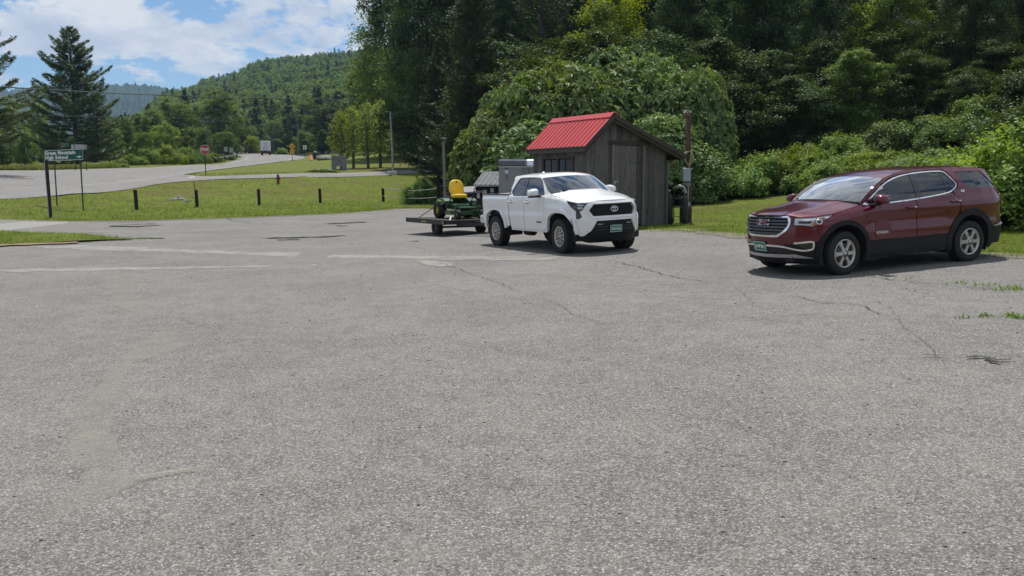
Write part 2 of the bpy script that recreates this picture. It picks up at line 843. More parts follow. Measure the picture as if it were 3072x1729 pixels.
    def decal(self, name, me, s, z, mat, off=.004, sgn=1, parent=None, rot=0.0, h=1.0):
        """flat little mesh (x right, y up) laid on the surface"""
        p, n = self.P(s, z), self.N(s, z)
        up = Vector((0, 0, 1))
        r = up.cross(n).normalized()
        u = n.cross(r)
        if sgn < 0:
            p, n, u = (Vector((q.x, -q.y, q.z)) for q in (p, n, u))
            r = u.cross(n)
        m = Matrix((r, u, n)).transposed().to_4x4()
        m.translation = p + n * off
        me.transform(m @ Matrix.Rotation(rot, 4, 'Z'))
        return link(name, me, mat, parent or self.root)


def arc(cx, cz, r, a0, a1, n=18):
    return [(cx + r * cos(lerp(a0, a1, i / n)), cz + r * sin(lerp(a0, a1, i / n))) for i in range(n + 1)]


def car_paint(name, col, flake=0.0, rough=.28, metal=0.0, dirt=.1, coat=.8):
    t = NT(name)
    c = t.coord('Object')
    n = t.noise(c, 2.5, 5, .65)
    z = t.new('ShaderNodeSeparateXYZ')
    t.l.new(c, z.inputs[0])
    low = t.math('SUBTRACT', .75, z.outputs[2], clamp=True)
    d = t.math('MULTIPLY', t.math('ADD', t.math('MULTIPLY', low, .9), t.math('MULTIPLY', n, .15)), t.math('MULTIPLY', n, dirt * 2.2), clamp=True)
    col2 = t.mix(d, col, (.26, .24, .21))
    if flake:
        v = t.voro(c, 700.0, 'Color')
        col2 = t.mix(t.math('MULTIPLY', v, flake), col2, tuple(min(1, x * 2.2) for x in col))
    rr = t.math('ADD', t.math('MULTIPLY', d, .5), rough, clamp=True)
    return t.done(t.principled(col2, rr, metal, None, coat, .4, coatr=.04))


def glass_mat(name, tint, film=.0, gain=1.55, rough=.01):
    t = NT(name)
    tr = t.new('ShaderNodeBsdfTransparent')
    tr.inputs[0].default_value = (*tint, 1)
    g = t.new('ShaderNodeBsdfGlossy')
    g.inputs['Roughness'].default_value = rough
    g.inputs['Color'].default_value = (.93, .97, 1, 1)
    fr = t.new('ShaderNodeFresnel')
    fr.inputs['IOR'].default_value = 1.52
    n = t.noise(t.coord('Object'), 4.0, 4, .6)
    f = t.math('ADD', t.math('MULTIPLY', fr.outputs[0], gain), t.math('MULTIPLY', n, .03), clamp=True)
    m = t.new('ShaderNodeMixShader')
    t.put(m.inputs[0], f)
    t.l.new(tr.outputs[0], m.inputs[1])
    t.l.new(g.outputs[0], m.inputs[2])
    if film:  # pale diffuse layer added to brighten the glass like sky glare
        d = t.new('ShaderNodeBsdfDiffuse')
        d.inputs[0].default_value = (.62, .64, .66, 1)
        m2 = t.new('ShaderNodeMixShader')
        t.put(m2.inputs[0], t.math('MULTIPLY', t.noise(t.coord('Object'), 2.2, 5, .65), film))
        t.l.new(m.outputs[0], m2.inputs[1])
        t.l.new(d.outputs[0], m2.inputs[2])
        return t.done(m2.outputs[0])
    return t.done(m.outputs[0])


M_BLACKP = plain('black_textured_plastic', (.014, .014, .0155), .6, bump=.15, bscale=300, spec=.25)
M_GLOSSB = plain('gloss_black_trim', (.008, .008, .01), .18, coat=.6)
M_CHROME = plain('bright_chrome', (.82, .84, .86), .10, 1.0, var=.04)
M_SATIN = plain('satin_silver', (.50, .51, .52), .38, .85, var=.05)
M_DARKIN = plain('dark_interior', (.018, .018, .02), .7)
M_RUB = None


def rubber():
    global M_RUB
    if M_RUB is None:
        t = NT('tyre_rubber')
        c = t.coord('Object')
        n = t.noise(c, 6, 5, .6)
        col = t.mix(n, (.012, .012, .013), (.035, .034, .032))
        M_RUB = t.done(t.principled(col, .78, 0, t.bump(t.noise(c, 90, 3, .6), .25, .004), 0, .3))
    return M_RUB


M_RIM = plain('cast_alloy', (.50, .485, .455), .36, .85, var=.06, scale=8)
M_RIMD = plain('dark_alloy_recess', (.05, .05, .052), .5, .4)
M_DISC = plain('brake_iron', (.09, .088, .085), .55, .7)


def make_wheel(name, root, x, y, r, width, rim_r, style, steer=0.0):
    """wheel part (hub and brake disc) with tyre and rim sub-parts, outer face towards +Y of its own frame"""
    hub = MB()
    hub.lathe([(.0, -.06), (rim_r * .72, -.06), (rim_r * .72, -.035), (.06, -.035), (.06, -.01), (.0, -.01)][::-1], 28, 'Y')
    h = hub.obj(name, M_DISC, root, (x, y, r))
    h.rotation_euler = (0, 0, (pi if y < 0 else 0) + steer)
    ty = MB()
    w = width / 2
    side = [(rim_r - .004, -w * .82), (rim_r + .02, -w * .98), (r - .07, -w * 1.04), (r - .025, -w * .97), (r - .006, -w * .82)]
    tread = []
    for k in range(5):
        a = -w * .76 + k * w * .325
        tread += [(r, a), (r, a + w * .24), (r - .009, a + w * .255), (r - .009, a + w * .31)]
    prof = side + tread[:-2] + [(p, -q) for p, q in side[::-1]]
    ty.lathe(prof, 56, 'Y', (0, -w, 0), True, close=True)
    # shoulder tread blocks
    nb = 34 if style != 'six' else 0
    for k in range(nb):
        a = 2 * pi * k / nb
        for sg in (-1, 1):
            mt = Matrix.Translation((0, -w, 0)) @ Matrix.Rotation(a, 4, 'Y') @ Matrix.Translation((0, sg * w * .86, r - .0125))
            ty.box((0, 0, 0), (r * 2 * pi / nb * .66, w * .17, .020), mtx=mt)
    ty.obj('tyre', rubber(), h)
    rm = MB()
    # barrel, lip
    rm.lathe([(rim_r - .012, -width * .85), (rim_r - .03, -width * .6), (rim_r - .036, -.06), (rim_r - .022, -.012), (rim_r - .006, -.004), (rim_r + .004, -.012), (rim_r + .002, -.03)], 48, 'Y')
    z0 = .0
    if style == 'six':
        for k in range(6):
            a = 2 * pi * k / 6 + pi / 6
            for poly, h0, h1 in (([(-.036, .05), (.036, .05), (.026, rim_r * .55), (.046, rim_r - .02), (-.046, rim_r - .02), (-.026, rim_r * .55)], -.045, -.014),
                                 ([(-.022, .06), (.022, .06), (.013, rim_r * .55), (.028, rim_r - .03), (-.028, rim_r - .03), (-.013, rim_r * .55)], -.014, -.007)):
                rm.prism(poly, h0, h1, 'Y', Matrix.Rotation(a, 4, 'Y'))
        rm.lathe([(.078, -.05), (.078, -.012), (.070, -.006), (.036, -.005), (.034, .004), (0, .006)], 30, 'Y')
        lug = 6
    else:
        for k in range(6):
            a = 2 * pi * k / 6
            for sg in (-1, 1):
                m = Matrix.Rotation(a, 4, 'Y')
                rm.prism([(sg * .012, .05), (sg * .036, .05), (sg * .072, rim_r - .02), (sg * .036, rim_r - .02)], -.045, -.010, 'Y', m)
                rm.prism([(sg * .026, rim_r * .60), (sg * .040, rim_r * .60), (sg * .108, rim_r - .03), (sg * .078, rim_r - .02)], -.045, -.016, 'Y', m)
        rm.lathe([(.072, -.05), (.072, -.014), (.062, -.009), (.034, -.008), (.032, .003), (0, .005)], 30, 'Y')
        lug = 6
    rm.obj('rim', M_RIM, h)
    lg = MB()
    for k in range(lug):
        a = 2 * pi * k / lug + (pi / 6 if style != 'six' else 0)
        lg.lathe([(.013, -.02), (.013, .0), (.010, .004), (0, .004)], 8, 'Y', (.052 * sin(a), 0, .052 * cos(a)))
    lg.obj('lug_nuts', M_GLOSSB, h)['kind'] = 'stuff'
    bk = MB()
    bk.lathe([(.0, -width * .62), (rim_r - .04, -width * .62), (rim_r - .04, -width * .58), (0, -width * .58)][::-1], 28, 'Y')
    bk.obj('brake_shield', M_RIMD, h)
    return h


def bm_seat(mb, x, y, z, w=.52):
    mb.box((x, y, z + .06), (.52, w, .16), bev=.05)
    m = Matrix.Translation((x - .25, y, z + .42)) @ Matrix.Rotation(R(-14), 4, 'Y')
    mb.box((0, 0, 0), (.14, w, .66), bev=.05, mtx=m)
    m2 = Matrix.Translation((x - .35, y, z + .84)) @ Matrix.Rotation(R(-12), 4, 'Y')
    mb.box((0, 0, 0), (.10, .26, .18), bev=.04, mtx=m2)


def cabin(root, xf, xr, rows, zf, half, mat):
    fl = MB()
    fl.box(((xf + xr) / 2, 0, zf), (xf - xr, half * 2, .06))
    fl.obj('cabin_floor', mat, root)
    d = MB()
    d.box((xf - .12, 0, zf + .52), (.36, half * 1.9, .30), bev=.08)
    d.box((xf - .33, .38, zf + .66), (.16, .34, .10), bev=.03)
    d.obj('dashboard', mat, root)
    for xs in rows:
        for ys in (-.38, .38):
            s = MB()
            bm_seat(s, xs, ys, zf + .22)
            s.obj('seat', mat, root)
    sw = MB()
    c = Vector((xf - .52, .38, zf + .66))
    pts = [c + Vector((cos(R(25)) * 0 + sin(R(25)) * .185 * sin(a), .185 * cos(a), cos(R(25)) * .185 * sin(a))) for a in [2 * pi * i / 20 for i in range(21)]]
    sw.tube(pts, .016, 6, False)
    sw.bar(c + Vector((0, -.18, 0)), c + Vector((0, .18, 0)), .05, .03)
    sw.obj('steering_wheel', mat, root)


def plate(car, s, z, w, h, body, sgn=1):
    base = MB()
    base.box((0, 0, 0), (w + .02, h + .02, .008), bev=.003)
    p = car.decal('licence_plate', base.mesh('licence_plate'), s, z, plain('plate_green', (.012, .16, .10), .35), .012, sgn)
    p['label'] = 'green licence plate with white characters'
    tm = text_mesh(body, h * .56, .001, spacing=1.0, bold=.001)
    for v in tm.vertices:
        v.co.x *= .80
    car.decal('plate_number', tm, s, z - h * .04, plain('plate_white', (.75, .8, .78), .4), .0175, sgn, parent=p)
    tv = text_mesh('VERMONT', h * .2, .001, spacing=1.4)
    car.decal('plate_state', tv, s, z + h * .37, plain('plate_white', (.75, .8, .78), .4), .0175, sgn, parent=p)
    fr = MB()
    for x in (-1, 1):
        fr.box((x * (w / 2 - .004), 0, .0), (.006, h - .01, .003))
    for y in (-1, 1):
        fr.box((0, y * (h / 2 - .004), 0), (w - .002, .006, .003))
    car.decal('plate_border', fr.mesh('plate_border'), s, z, plain('plate_white', (.75, .8, .78), .4), .0175, sgn, parent=p)
    return p
# ------------------------------------------------------------------ burgundy SUV
GLASS_T = glass_mat('tinted_side_glass', (.20, .21, .22))
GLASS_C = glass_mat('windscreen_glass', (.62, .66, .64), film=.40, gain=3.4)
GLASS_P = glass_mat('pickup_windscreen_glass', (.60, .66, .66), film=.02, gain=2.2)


def lens_mat():
    if 'clear_lamp_lens' in MATS:
        return MATS['clear_lamp_lens']
    t = NT('clear_lamp_lens')
    tr = t.new('ShaderNodeBsdfTransparent')
    tr.inputs[0].default_value = (.9, .92, .93, 1)
    g = t.new('ShaderNodeBsdfGlossy')
    g.inputs['Roughness'].default_value = .02
    fr = t.new('ShaderNodeFresnel')
    fr.inputs['IOR'].default_value = 1.5
    m = t.new('ShaderNodeMixShader')
    t.l.new(fr.outputs[0], m.inputs[0])
    t.l.new(tr.outputs[0], m.inputs[1])
    t.l.new(g.outputs[0], m.inputs[2])
    MATS['clear_lamp_lens'] = t.done(m.outputs[0])
    return MATS['clear_lamp_lens']


def build_suv(root):
    PAINT = car_paint('burgundy_paint', (.088, .0030, .0120), flake=.25, rough=.22, metal=.3, dirt=.03)
    WR = .364
    W = [(.20, .86), (.30, .905), (.54, .925), (.57, .937), (.66, .945), (.80, .938), (.95, .945), (1.04, .955), (1.07, .948), (1.13, .922), (1.18, .897), (1.27, .868), (1.40, .815), (1.50, .768), (1.60, .708), (1.66, .655), (1.74, .55)]
    FZ = [(.20, -.17), (.30, -.08), (.36, -.045), (.45, -.02), (.52, .0), (.60, .01), (.78, 0), (.95, -.03), (1.0, -.06), (1.05, -.11), (1.2, -.25)]
    RZ = [(.2, -.12), (.35, -.02), (.55, 0.0), (.62, 0), (.66, -.05), (1.1, -.06), (1.25, -.12), (1.6, -.30), (1.7, -.36)]

    def hood_z(x):
        return interp([(.9, 1.148), (1.05, 1.135), (1.35, 1.085), (1.68, 1.022), (1.95, .995), (2.2, .99), (2.4, 1.03)], x)

    def extra(x, y, z):
        e = 0.0
        if x > .75:
            zt = hood_z(x)
            k = sstep((z - (zt - .13)) / .13)
            e += .085 * k * k * sstep((x - .75) / .35) * (1 - sstep((x - 1.95) / .3))
        # lower door crease, sculpted
        if z < 1.0 and -1.0 < x < 1.05:
            e += .016 * math.exp(-((z - .86) / .09) ** 2) * sstep((1.05 - x) / .3) * sstep((x + 1.0) / .3)
        if x < -1.6:
            e += .035 * sstep((-x - 1.6) / .9)
        return e
    c = Car(root, 1.40, .955, 2.45, -1.80, .76, 3.4, W, FZ, RZ, extra)
    S, Fy = c.sx, c.fy
    # --- arches
    fa, ra = (1.43, .385), (-1.43, .385)

    def side_arc(cc, r, a0, a1, n=22):
        return [S(x, z) for x, z in arc(cc[0], cc[1], r, a0, a1, n)]
    # --- inner dark shell, keeps gaps dark
    zc = .30
    outl = [Fy(0, zc), Fy(0, .98)] + [S(x, hood_z(x) - .03) for x in (2.1, 1.9, 1.6, 1.3, 1.05)] + [S(.9, 1.10), S(-1.9, 1.16), (c.send, 1.1), (c.send, .35), S(-2.0, .32)] + \
        side_arc(ra, .455, R(200), R(-20)) + side_arc(fa, .455, R(200), R(-20)) + [S(2.0, .27)]
    c.panel('inner_shell', outl, M_DARKIN, off=-.035, step=.09, thick=.004)
    # --- lower body panels
    gap = .008
    xd0, xd1, xd2 = .955, -.130, -1.13        # door cut lines
    # front fender
    fen = [S(xd0 + gap, .545)] + side_arc(fa, .515, R(163), R(25)) + \
        [S(1.905, .60), S(2.02, .81), S(1.93, .895), S(1.80, .955), S(1.655, 1.005)] + [S(x, hood_z(x)) for x in (1.62, 1.5, 1.35, 1.2, 1.08)] + [S(1.035, 1.135), S(1.01, 1.10), S(xd0 + gap + .01, .9)]
    c.panel('fender', fen, PAINT, label='burgundy front wing panel')
    # doors (lower skins)
    belt = lambda x: interp([(-1.2, 1.262), (-.8, 1.222), (-.1, 1.165), (.9, 1.125), (1.0, 1.12)], x)
    d1 = [S(xd0, .545), S(xd0 + .02, .9), S(1.0, 1.10), S(.985, belt(.985))] + [S(x, belt(x)) for x in (.7, .4, .1)] + [S(xd1 + gap, belt(xd1)), S(xd1 + gap, .545)]
    for o in c.panel('front_door', d1, PAINT):
        o['label'] = 'burgundy front door'
    d2 = [S(xd1 - gap, .545), S(xd1 - gap, belt(xd1))] + [S(x, belt(x)) for x in (-.4, -.7, -.9)] + [S(-1.02, 1.245), S(-1.09, 1.18)] + [S(-1.15, 1.0), S(-1.10, .86)] + side_arc(ra, .555, R(42), R(17), 5)[0:]
    for o in c.panel('rear_door', d2, PAINT):
        o['label'] = 'burgundy rear door'
    # quarter panel up to the roof edge with a hole for the rear glass
    roof_e = lambda x: interp([(-2.3, 1.60), (-2.15, 1.622), (-1.7, 1.668), (-1.2, 1.682), (-.5, 1.680), (0, 1.650), (.2, 1.615), (.42, 1.555), (.57, 1.492), (.72, 1.41), (.9, 1.285), (1.03, 1.17)], x)
    qg = smooth_poly([S(-1.225, 1.60), S(-1.235, 1.60), S(-1.90, 1.59), S(-1.92, 1.585), S(-2.22, 1.335), S(-2.225, 1.32), S(-2.1, 1.305), S(-1.42, 1.305), S(-1.40, 1.31)], 2)
    q = [S(-1.10 - gap - .05, .92)] + side_arc(ra, .555, R(58), R(170), 10) + [S(-2.02, .66), S(-2.30, .63), S(-2.40, .63), S(-2.43, 1.09), S(-2.26, 1.14), S(-2.16, 1.285), S(-2.27, 1.32), S(-2.24, 1.45), S(-2.15, 1.622)] + [S(x, roof_e(x)) for x in (-2.0, -1.8, -1.6, -1.4, -1.2, -1.0)] + \
        [S(-.98, 1.655), S(-1.06, 1.60), S(-1.20, 1.42), S(-1.215, 1.38), S(-1.18, 1.33), S(-1.05, 1.262), S(-1.10, 1.18), S(-1.165, 1.0)]
    c.panel('quarter_panel', q, PAINT, holes=[qg], label='burgundy rear quarter panel round the rear side glass')
    for o in c.panel('rear_side_glass', inset_poly(qg, -.002), GLASS_T, off=-.010, thick=.004):
        o['label'] = 'dark tinted rearmost side window'
    # roof rail and A pillar band above the windows
    dlo = [S(1.005, 1.125), S(.99, 1.15), S(.86, 1.245), S(.70, 1.352), S(.52, 1.450), S(.30, 1.535), S(.02, 1.592), S(-.30, 1.620), S(-.62, 1.632), S(-.90, 1.630), S(-.98, 1.618), S(-1.03, 1.575), S(-1.16, 1.42), S(-1.175, 1.385), S(-1.15, 1.335), S(-1.05, 1.275), S(-.90, 1.232), S(-.4, 1.184), S(.2, 1.145)]
    dlo = smooth_poly(dlo, 1)
    top_line = [S(x, roof_e(x)) for x in (1.055, .95, .85, .72, .57, .42, .2, 0, -.25, -.5, -.8, -1.0)]
    upd = [S(1.05, 1.155), S(1.03, 1.115)] + [S(1.02, 1.14), S(.995, 1.165), S(.86, 1.262), S(.70, 1.37), S(.52, 1.469), S(.30, 1.553), S(.02, 1.610), S(-.30, 1.638), S(-.62, 1.650), S(-.90, 1.650), S(-.985, 1.645)]
    c.panel('roof_rail', top_line[::-1] and (upd + top_line[::-1]), PAINT, thick=.03, step=.05, label='burgundy windscreen pillar and roof rail')
    # chrome window surround
    c.panel('window_trim', dlo, M_CHROME, holes=[inset_poly([p for p in dlo], .019)], off=.006, step=.05, thick=.02)
    gl = inset_poly(dlo, .015)

    def cut(poly, x0, x1):
        s0, s1 = sorted((S(x0), S(x1)))
        return clip_s(poly, s0, s1)
    for nm, x0, x1, lb in (('front_door_glass', 1.1, -.165, 'dark front side window'), ('rear_door_glass', -.255, -.90, 'dark rear side window'), ('rear_vent_glass', -.925, -1.3, 'small dark rear vent window')):
        for o in c.panel(nm, cut(gl, x0, x1), GLASS_T, off=-.008, thick=.004):
            o['label'] = lb
    c.panel('window_post', cut(gl, -.16, -.26), M_GLOSSB, off=-.002, thick=.03)
    c.panel('window_post', cut(gl, -.895, -.93), M_GLOSSB, off=-.004, thick=.03)
    # --- claddings
    clad = [S(1.03, .268), S(.86, .262), S(-.86, .272), S(-.96, .30)] + side_arc(ra, .466, R(-8), R(14), 4)[0:1] + [S(-.91, .545), S(.9, .540)] + [S(.955, .44)]
    c.panel('rocker_cladding', clad, M_BLACKP, off=.006)
    for cc, ro in ((fa, .53), (ra, .57)):
        a = side_arc(cc, ro, R(-17), R(197), 26) + side_arc(cc, .452, R(197), R(-17), 26)
        c.panel('arch_cladding', a, M_BLACKP, off=.014, step=.05, thick=.05)
    # front bumper: burgundy cover above, black below
    GX = Fy(0)
    gout = [Fy(-.43, 1.018), Fy(-.50, 1.0), Fy(-.545, .93), Fy(-.52, .79), Fy(-.36, .672), Fy(-.30, .660), Fy(.30, .660), Fy(.36, .672), Fy(.52, .79), Fy(.545, .93), Fy(.50, 1.0), Fy(.43, 1.018)]
    gout = smooth_poly(gout, 2)
    sR = S(1.905)
    cov = [(-sR, .60), (-S(2.03), .545), Fy(-.70, .57), Fy(-.40, .535), Fy(.40, .535), Fy(.70, .57), (S(2.03), .545), (sR, .60), S(2.02, .81), Fy(.80, .835), Fy(.58, .862), Fy(.565, .985), Fy(.50, 1.022), Fy(.3, 1.036), Fy(0, 1.042)]
    cov += [(-p[0], p[1]) for p in cov[::-1] if p[0] > .001 and p[1] > .80 and p != (sR, .60)]
    c.panel('bumper_cover', cov, PAINT, holes=[inset_poly(gout, .004)], mirror=False, label='burgundy front bumper cover')
    gin = inset_poly(gout, .036)
    c.panel('grille_surround', gout, M_CHROME, holes=[gin], off=.020, mirror=False, step=.04, thick=.06)
    c.panel('grille_backing', inset_poly(gout, .02), M_DARKIN, off=-.06, mirror=False)
    for k in range(6):
        z = .985 - k * .052
        hw = interp([(.70, .36), (.79, .475), (.93, .50), (1.0, .45)], z)
        b = [Fy(-hw, z - .011), Fy(hw, z - .011), Fy(hw, z + .012), Fy(-hw, z + .012)]
        c.panel('grille_bar', b, plain('dark_chrome', (.11, .11, .12), .25, .8), off=-.004, mirror=False, thick=.05)
    tm = text_mesh('GMC', .118, .008, bold=.001, spacing=1.0)
    for v in tm.vertices:
        v.co.x *= 1.2
    b = c.decal('emblem', tm, 0.0, .897, plain('emblem_red', (.22, .035, .05), .25, .3, coat=.5), .014)
    b['label'] = 'red and chrome block letter emblem on the grille'
    tm = text_mesh('GMC', .118, .006, bold=.007, spacing=1.0)
    for v in tm.vertices:
        v.co.x *= 1.2
    c.decal('emblem_edge', tm, 0.0, .897, M_CHROME, .008, parent=b)
    # lower bumper, black
    low = [(-S(1.90), .225), (-S(2.10), .215), Fy(-.4, .213), Fy(.4, .213), (S(2.10), .215), (S(1.90), .225), (S(1.905), .60), (S(2.03), .545), Fy(.70, .565), Fy(.40, .53), Fy(-.40, .53), Fy(-.70, .565), (-S(2.03), .545), (-S(1.905), .60)]
    c.panel('lower_bumper', low, M_BLACKP, off=-.004, mirror=False)
    mesh_in = [Fy(-.62, .40), Fy(.62, .40), Fy(.50, .51), Fy(-.50, .51)]
    c.panel('lower_intake', mesh_in, M_DARKIN, off=.001, mirror=False, thick=.006)
    sk = [Fy(-.60, .385), Fy(0, .372), Fy(.60, .385), Fy(.80, .318), Fy(.45, .328), Fy(0, .322), Fy(-.45, .328), Fy(-.80, .318)]
    c.panel('skid_plate', sk, M_SATIN, off=.014, mirror=False, label='silver skid plate under the bumper')
    # chrome line from the plate out round the fog opening
    ln = [Fy(.0, .522), Fy(.36, .520), Fy(.46, .508), Fy(.66, .455), Fy(.76, .448), (S(2.10), .448), (S(2.02), .462), (S(1.985), .49), (S(1.985), .575), (S(2.0), .592), (S(2.06), .594), Fy(.74, .588), Fy(.60, .572)]
    c.strip('bumper_trim', smooth_poly(ln, 1, False), .028, M_CHROME, off=.018, thick=.03)
    fo = [Fy(.60, .558), Fy(.74, .472), (S(2.05), .468), (S(2.01), .50), (S(2.01), .57), Fy(.72, .57)]
    c.panel('fog_lamp_recess', fo, M_GLOSSB, off=.004)
    plate(c, Fy(-.07), .500, .305, .155, 'JVW 861')
    # headlamps: bright housing, lens, projector, amber side marker
    hl = [Fy(.585, .868), Fy(.70, .862), Fy(.80, .838), S(2.035, .812), S(1.95, .845), S(1.83, .935), S(1.70, .995), S(1.662, 1.014), S(1.70, 1.012), S(1.82, .999), S(1.95, .988), Fy(.80, .978), Fy(.585, .977)]
    for o in c.panel('headlamp', hl, plain('headlamp_reflector', (.86, .88, .90), .35, .1), off=-.012):
        o['label'] = 'bright headlamp with an amber side marker'
    c.panel('lamp_lens', hl, lens_mat(), off=.008, thick=.004)
    c.panel('amber_marker', [S(2.02, .826), S(1.945, .862), S(1.84, .940), S(1.80, .972), S(1.925, .972), S(2.0, .90)], plain('amber_lens', (.85, .25, .02), .2, coat=.6), off=.0, thick=.01)
    dk = [Fy(.64, .893), Fy(.76, .882), Fy(.785, .90), Fy(.785, .93), Fy(.64, .928)]
    c.panel('lamp_recess', dk, M_GLOSSB, off=-.004, thick=.01)
    for sg in (1, -1):
        for y, z, r in ((.845, .915, .052),):
            s_, z_ = Fy(y, z)
            mb = MB()
            mb.lathe([(r, 0), (r, .012), (r * .72, .016), (r * .68, .004), (0, .004)], 22, 'Z')
            o = c.decal('lamp_bezel', mb.mesh('lamp_bezel'), s_, z_, M_CHROME, -.010, sg)
            mb = MB()
            mb.lathe([(r * .62, 0), (r * .55, .014), (r * .3, .022), (0, .024)], 22, 'Z')
            c.decal('projector', mb.mesh('projector'), s_, z_, M_GLOSSB, -.004, sg, parent=o)
    # --- rear: bumper, lamps, tailgate
    rb = [S(-1.93, .30), S(-2.0, .60), S(-2.25, .618), (c.send, .62), (c.send, .34), S(-2.2, .30)]
    c.panel('rear_bumper', rb, M_BLACKP, off=.01)
    c.panel('rear_bumper_trim', [S(-2.0, .605), S(-2.25, .622), (c.send, .63), (c.send, .648), S(-2.2, .645), S(-2.0, .628)], M_SATIN, off=.016)
    tl = [S(-2.17, 1.285), S(-2.24, 1.15), S(-2.40, 1.09), (c.sr + (c.send - c.sr) * .62, 1.10), (c.sr + (c.send - c.sr) * .62, 1.20), S(-2.36, 1.25)]
    for o in c.panel('tail_lamp', tl, plain('red_lens', (.28, .01, .012), .15, coat=.8), off=.010):
        o['label'] = 'red tail lamp'
    tg = [S(-2.41, .64), S(-2.435, 1.09), (c.sr + (c.send - c.sr) * .63, 1.10), (c.sr + (c.send - c.sr) * .63, 1.2), S(-2.38, 1.26)]
    tg = tg + [S(-2.28, 1.33), S(-2.25, 1.45), S(-2.16, 1.620), (c.send, 1.620), (c.send, .64)]
    win = [S(-2.34, 1.32), S(-2.27, 1.57), (c.send - .02, 1.57), (c.send - .02, 1.32)]
    c.panel('tailgate', tg, PAINT, holes=[win], off=.0)
    c.panel('rear_window', inset_poly(win, -.004), GLASS_T, off=-.008, thick=.004)
    # --- bonnet
    le = [c.P(S(x), hood_z(x) + .004) for x in (2.16, 2.05, 1.95, 1.82, 1.68, 1.5, 1.35, 1.2, 1.06)]
    nose = 2.335
    bows = []
    for i, p in enumerate(le):
        k = (nose - p.x) * interp([(0, 1), (.25, .45), (.5, .10), (.75, .0), (1, .0)], i / 8)
        dz = interp([(0, .045), (.15, .075), (.35, .095), (.7, .10), (1, .085)], i / 8)
        if i == 8:
            k = .24
        if i == 7:
            k = .10
        if i == 6:
            k = .03
        bows.append((k, dz))

    def bulge(x, y):
        a = abs(y)
        b = .016 * sstep((a - .38) / .06) * (1 - sstep((a - .50) / .12)) * sstep((x - 1.1) / .3)
        return b - .006 * (1 - sstep((a - .30) / .08)) * sstep((x - 1.15) / .3)
    c.loft('bonnet', [tuple(p) for p in le], bows, PAINT, cols=41, pw=2.6, extra=bulge)['label'] = 'burgundy bonnet with raised ridges'
    cw = [(1.055, .79, 1.155), (.99, .775, 1.19)]
    c.loft('cowl', cw, [(.235, .068), (.235, .052)], M_BLACKP, cols=25)
    # --- windscreen and roof
    wl_ = [c.P(S(x), roof_e(x) + .004) for x in (1.02, .9, .72, .57, .42)]
    wl_ = [(p.x, p.y - .012, p.z) for p in wl_]
    wb = [(.255, .055), (.235, .055), (.19, .05), (.14, .045), (.10, .034)]
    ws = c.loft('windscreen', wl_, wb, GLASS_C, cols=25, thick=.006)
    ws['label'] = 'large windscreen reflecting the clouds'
    bd = MB()
    rl = [c.P(S(x), roof_e(x) + .002) for x in (.43, .3, .15, 0, -.25, -.5, -.8, -1.2, -1.6, -1.95, -2.15, -2.3)]
    rl = [(p.x, p.y, p.z) for p in rl]
    rb_ = [(.10, .034), (.08, .037), (.055, .038), (.03, .038), (.01, .038), (0, .038), (0, .038), (0, .038), (0, .036), (-.02, .034), (-.05, .03), (-.08, .02)]
    c.loft('roof', rl, rb_, PAINT, cols=25, pw=2.4, thick=.03)['label'] = 'burgundy roof'
    an = MB()
    an.add([(0, 0, .045), (-.10, .03, 0), (-.10, -.03, 0), (.09, 0, 0)], [(0, 3, 1), (0, 2, 3), (0, 1, 2)], True)
    an.tube([(-.02, 0, .03), (-.12, 0, .20)], .004, 6)
    an.obj('aerial', M_BLACKP, root, (-1.72, .12, 1.688))
    # wipers
    for x0, y0, x1, y1 in ((1.12, .55, 1.17, -.02), (1.19, -.05, 1.14, -.55)):
        w = MB()
        w.bar((x0 + .02, y0, 1.214), (x1 + .02, y1, 1.238), .02, .014)
        w.obj('wiper', M_BLACKP, root)
    # handles, mirrors, badges
    for x, z in ((.03, 1.045), (-1.02, 1.09)):
        for sg in (1, -1):
            s_, z_ = S(x, z)
            mb = MB()
            mb.box((0, 0, .030), (.20, .030, .018), bev=.008)
            mb.box((-.085, 0, .012), (.03, .028, .03), bev=.006)
            mb.box((.085, 0, .012), (.03, .028, .03), bev=.006)
            o = c.decal('door_handle', mb.mesh('door_handle'), s_, z_, PAINT, 0.0, sg)
            mb = MB()
            mb.box((0, -.002, .003), (.15, .05, .004), bev=.001)
            c.decal('handle_pocket', mb.mesh('handle_pocket'), s_, z_, M_DARKIN, 0.0, sg, parent=o)
            mb = MB()
            mb.box((.07, 0, .041), (.055, .012, .004))
            c.decal('handle_accent', mb.mesh('handle_accent'), s_, z_, M_CHROME, 0.0, sg, parent=o)
    for sg in (1, -1):
        mb = MB()
        prof = smooth_poly([(-.115, -.085), (.10, -.085), (.125, -.03), (.085, .06), (-.05, .085), (-.115, .07)], 2)
        vs = []
        n = len(prof)
        lay = [(-.085, .80), (-.07, .94), (-.03, 1.0), (.02, .98), (.065, .86), (.095, .62), (.105, .35)]
        for h, k in lay:
            vs += [(h, p[0] * k, p[1] * k) for p in prof]
        fs = [(i * n + j, i * n + (j + 1) % n, (i + 1) * n + (j + 1) % n, (i + 1) * n + j) for i in range(len(lay) - 1) for j in range(n)]
        fs.append(tuple(range((len(lay) - 1) * n, len(lay) * n)))
        fs.append(tuple(range(n))[::-1])
        vs = [(v[0], v[1] * sg, v[2]) for v in vs]
        if sg < 0:
            fs = [f[::-1] for f in fs]
        mb.add(vs, fs, True)
        o = mb.obj('wing_mirror', PAINT, root, (.80, sg * 1.06, 1.225))
        mb = MB()
        mb.box((.0, 0, 0), (.10, .16, .04), bev=.015)
        mb.obj('mirror_foot', M_BLACKP, o, (.03, -sg * .08, -.09))
        mb = MB()
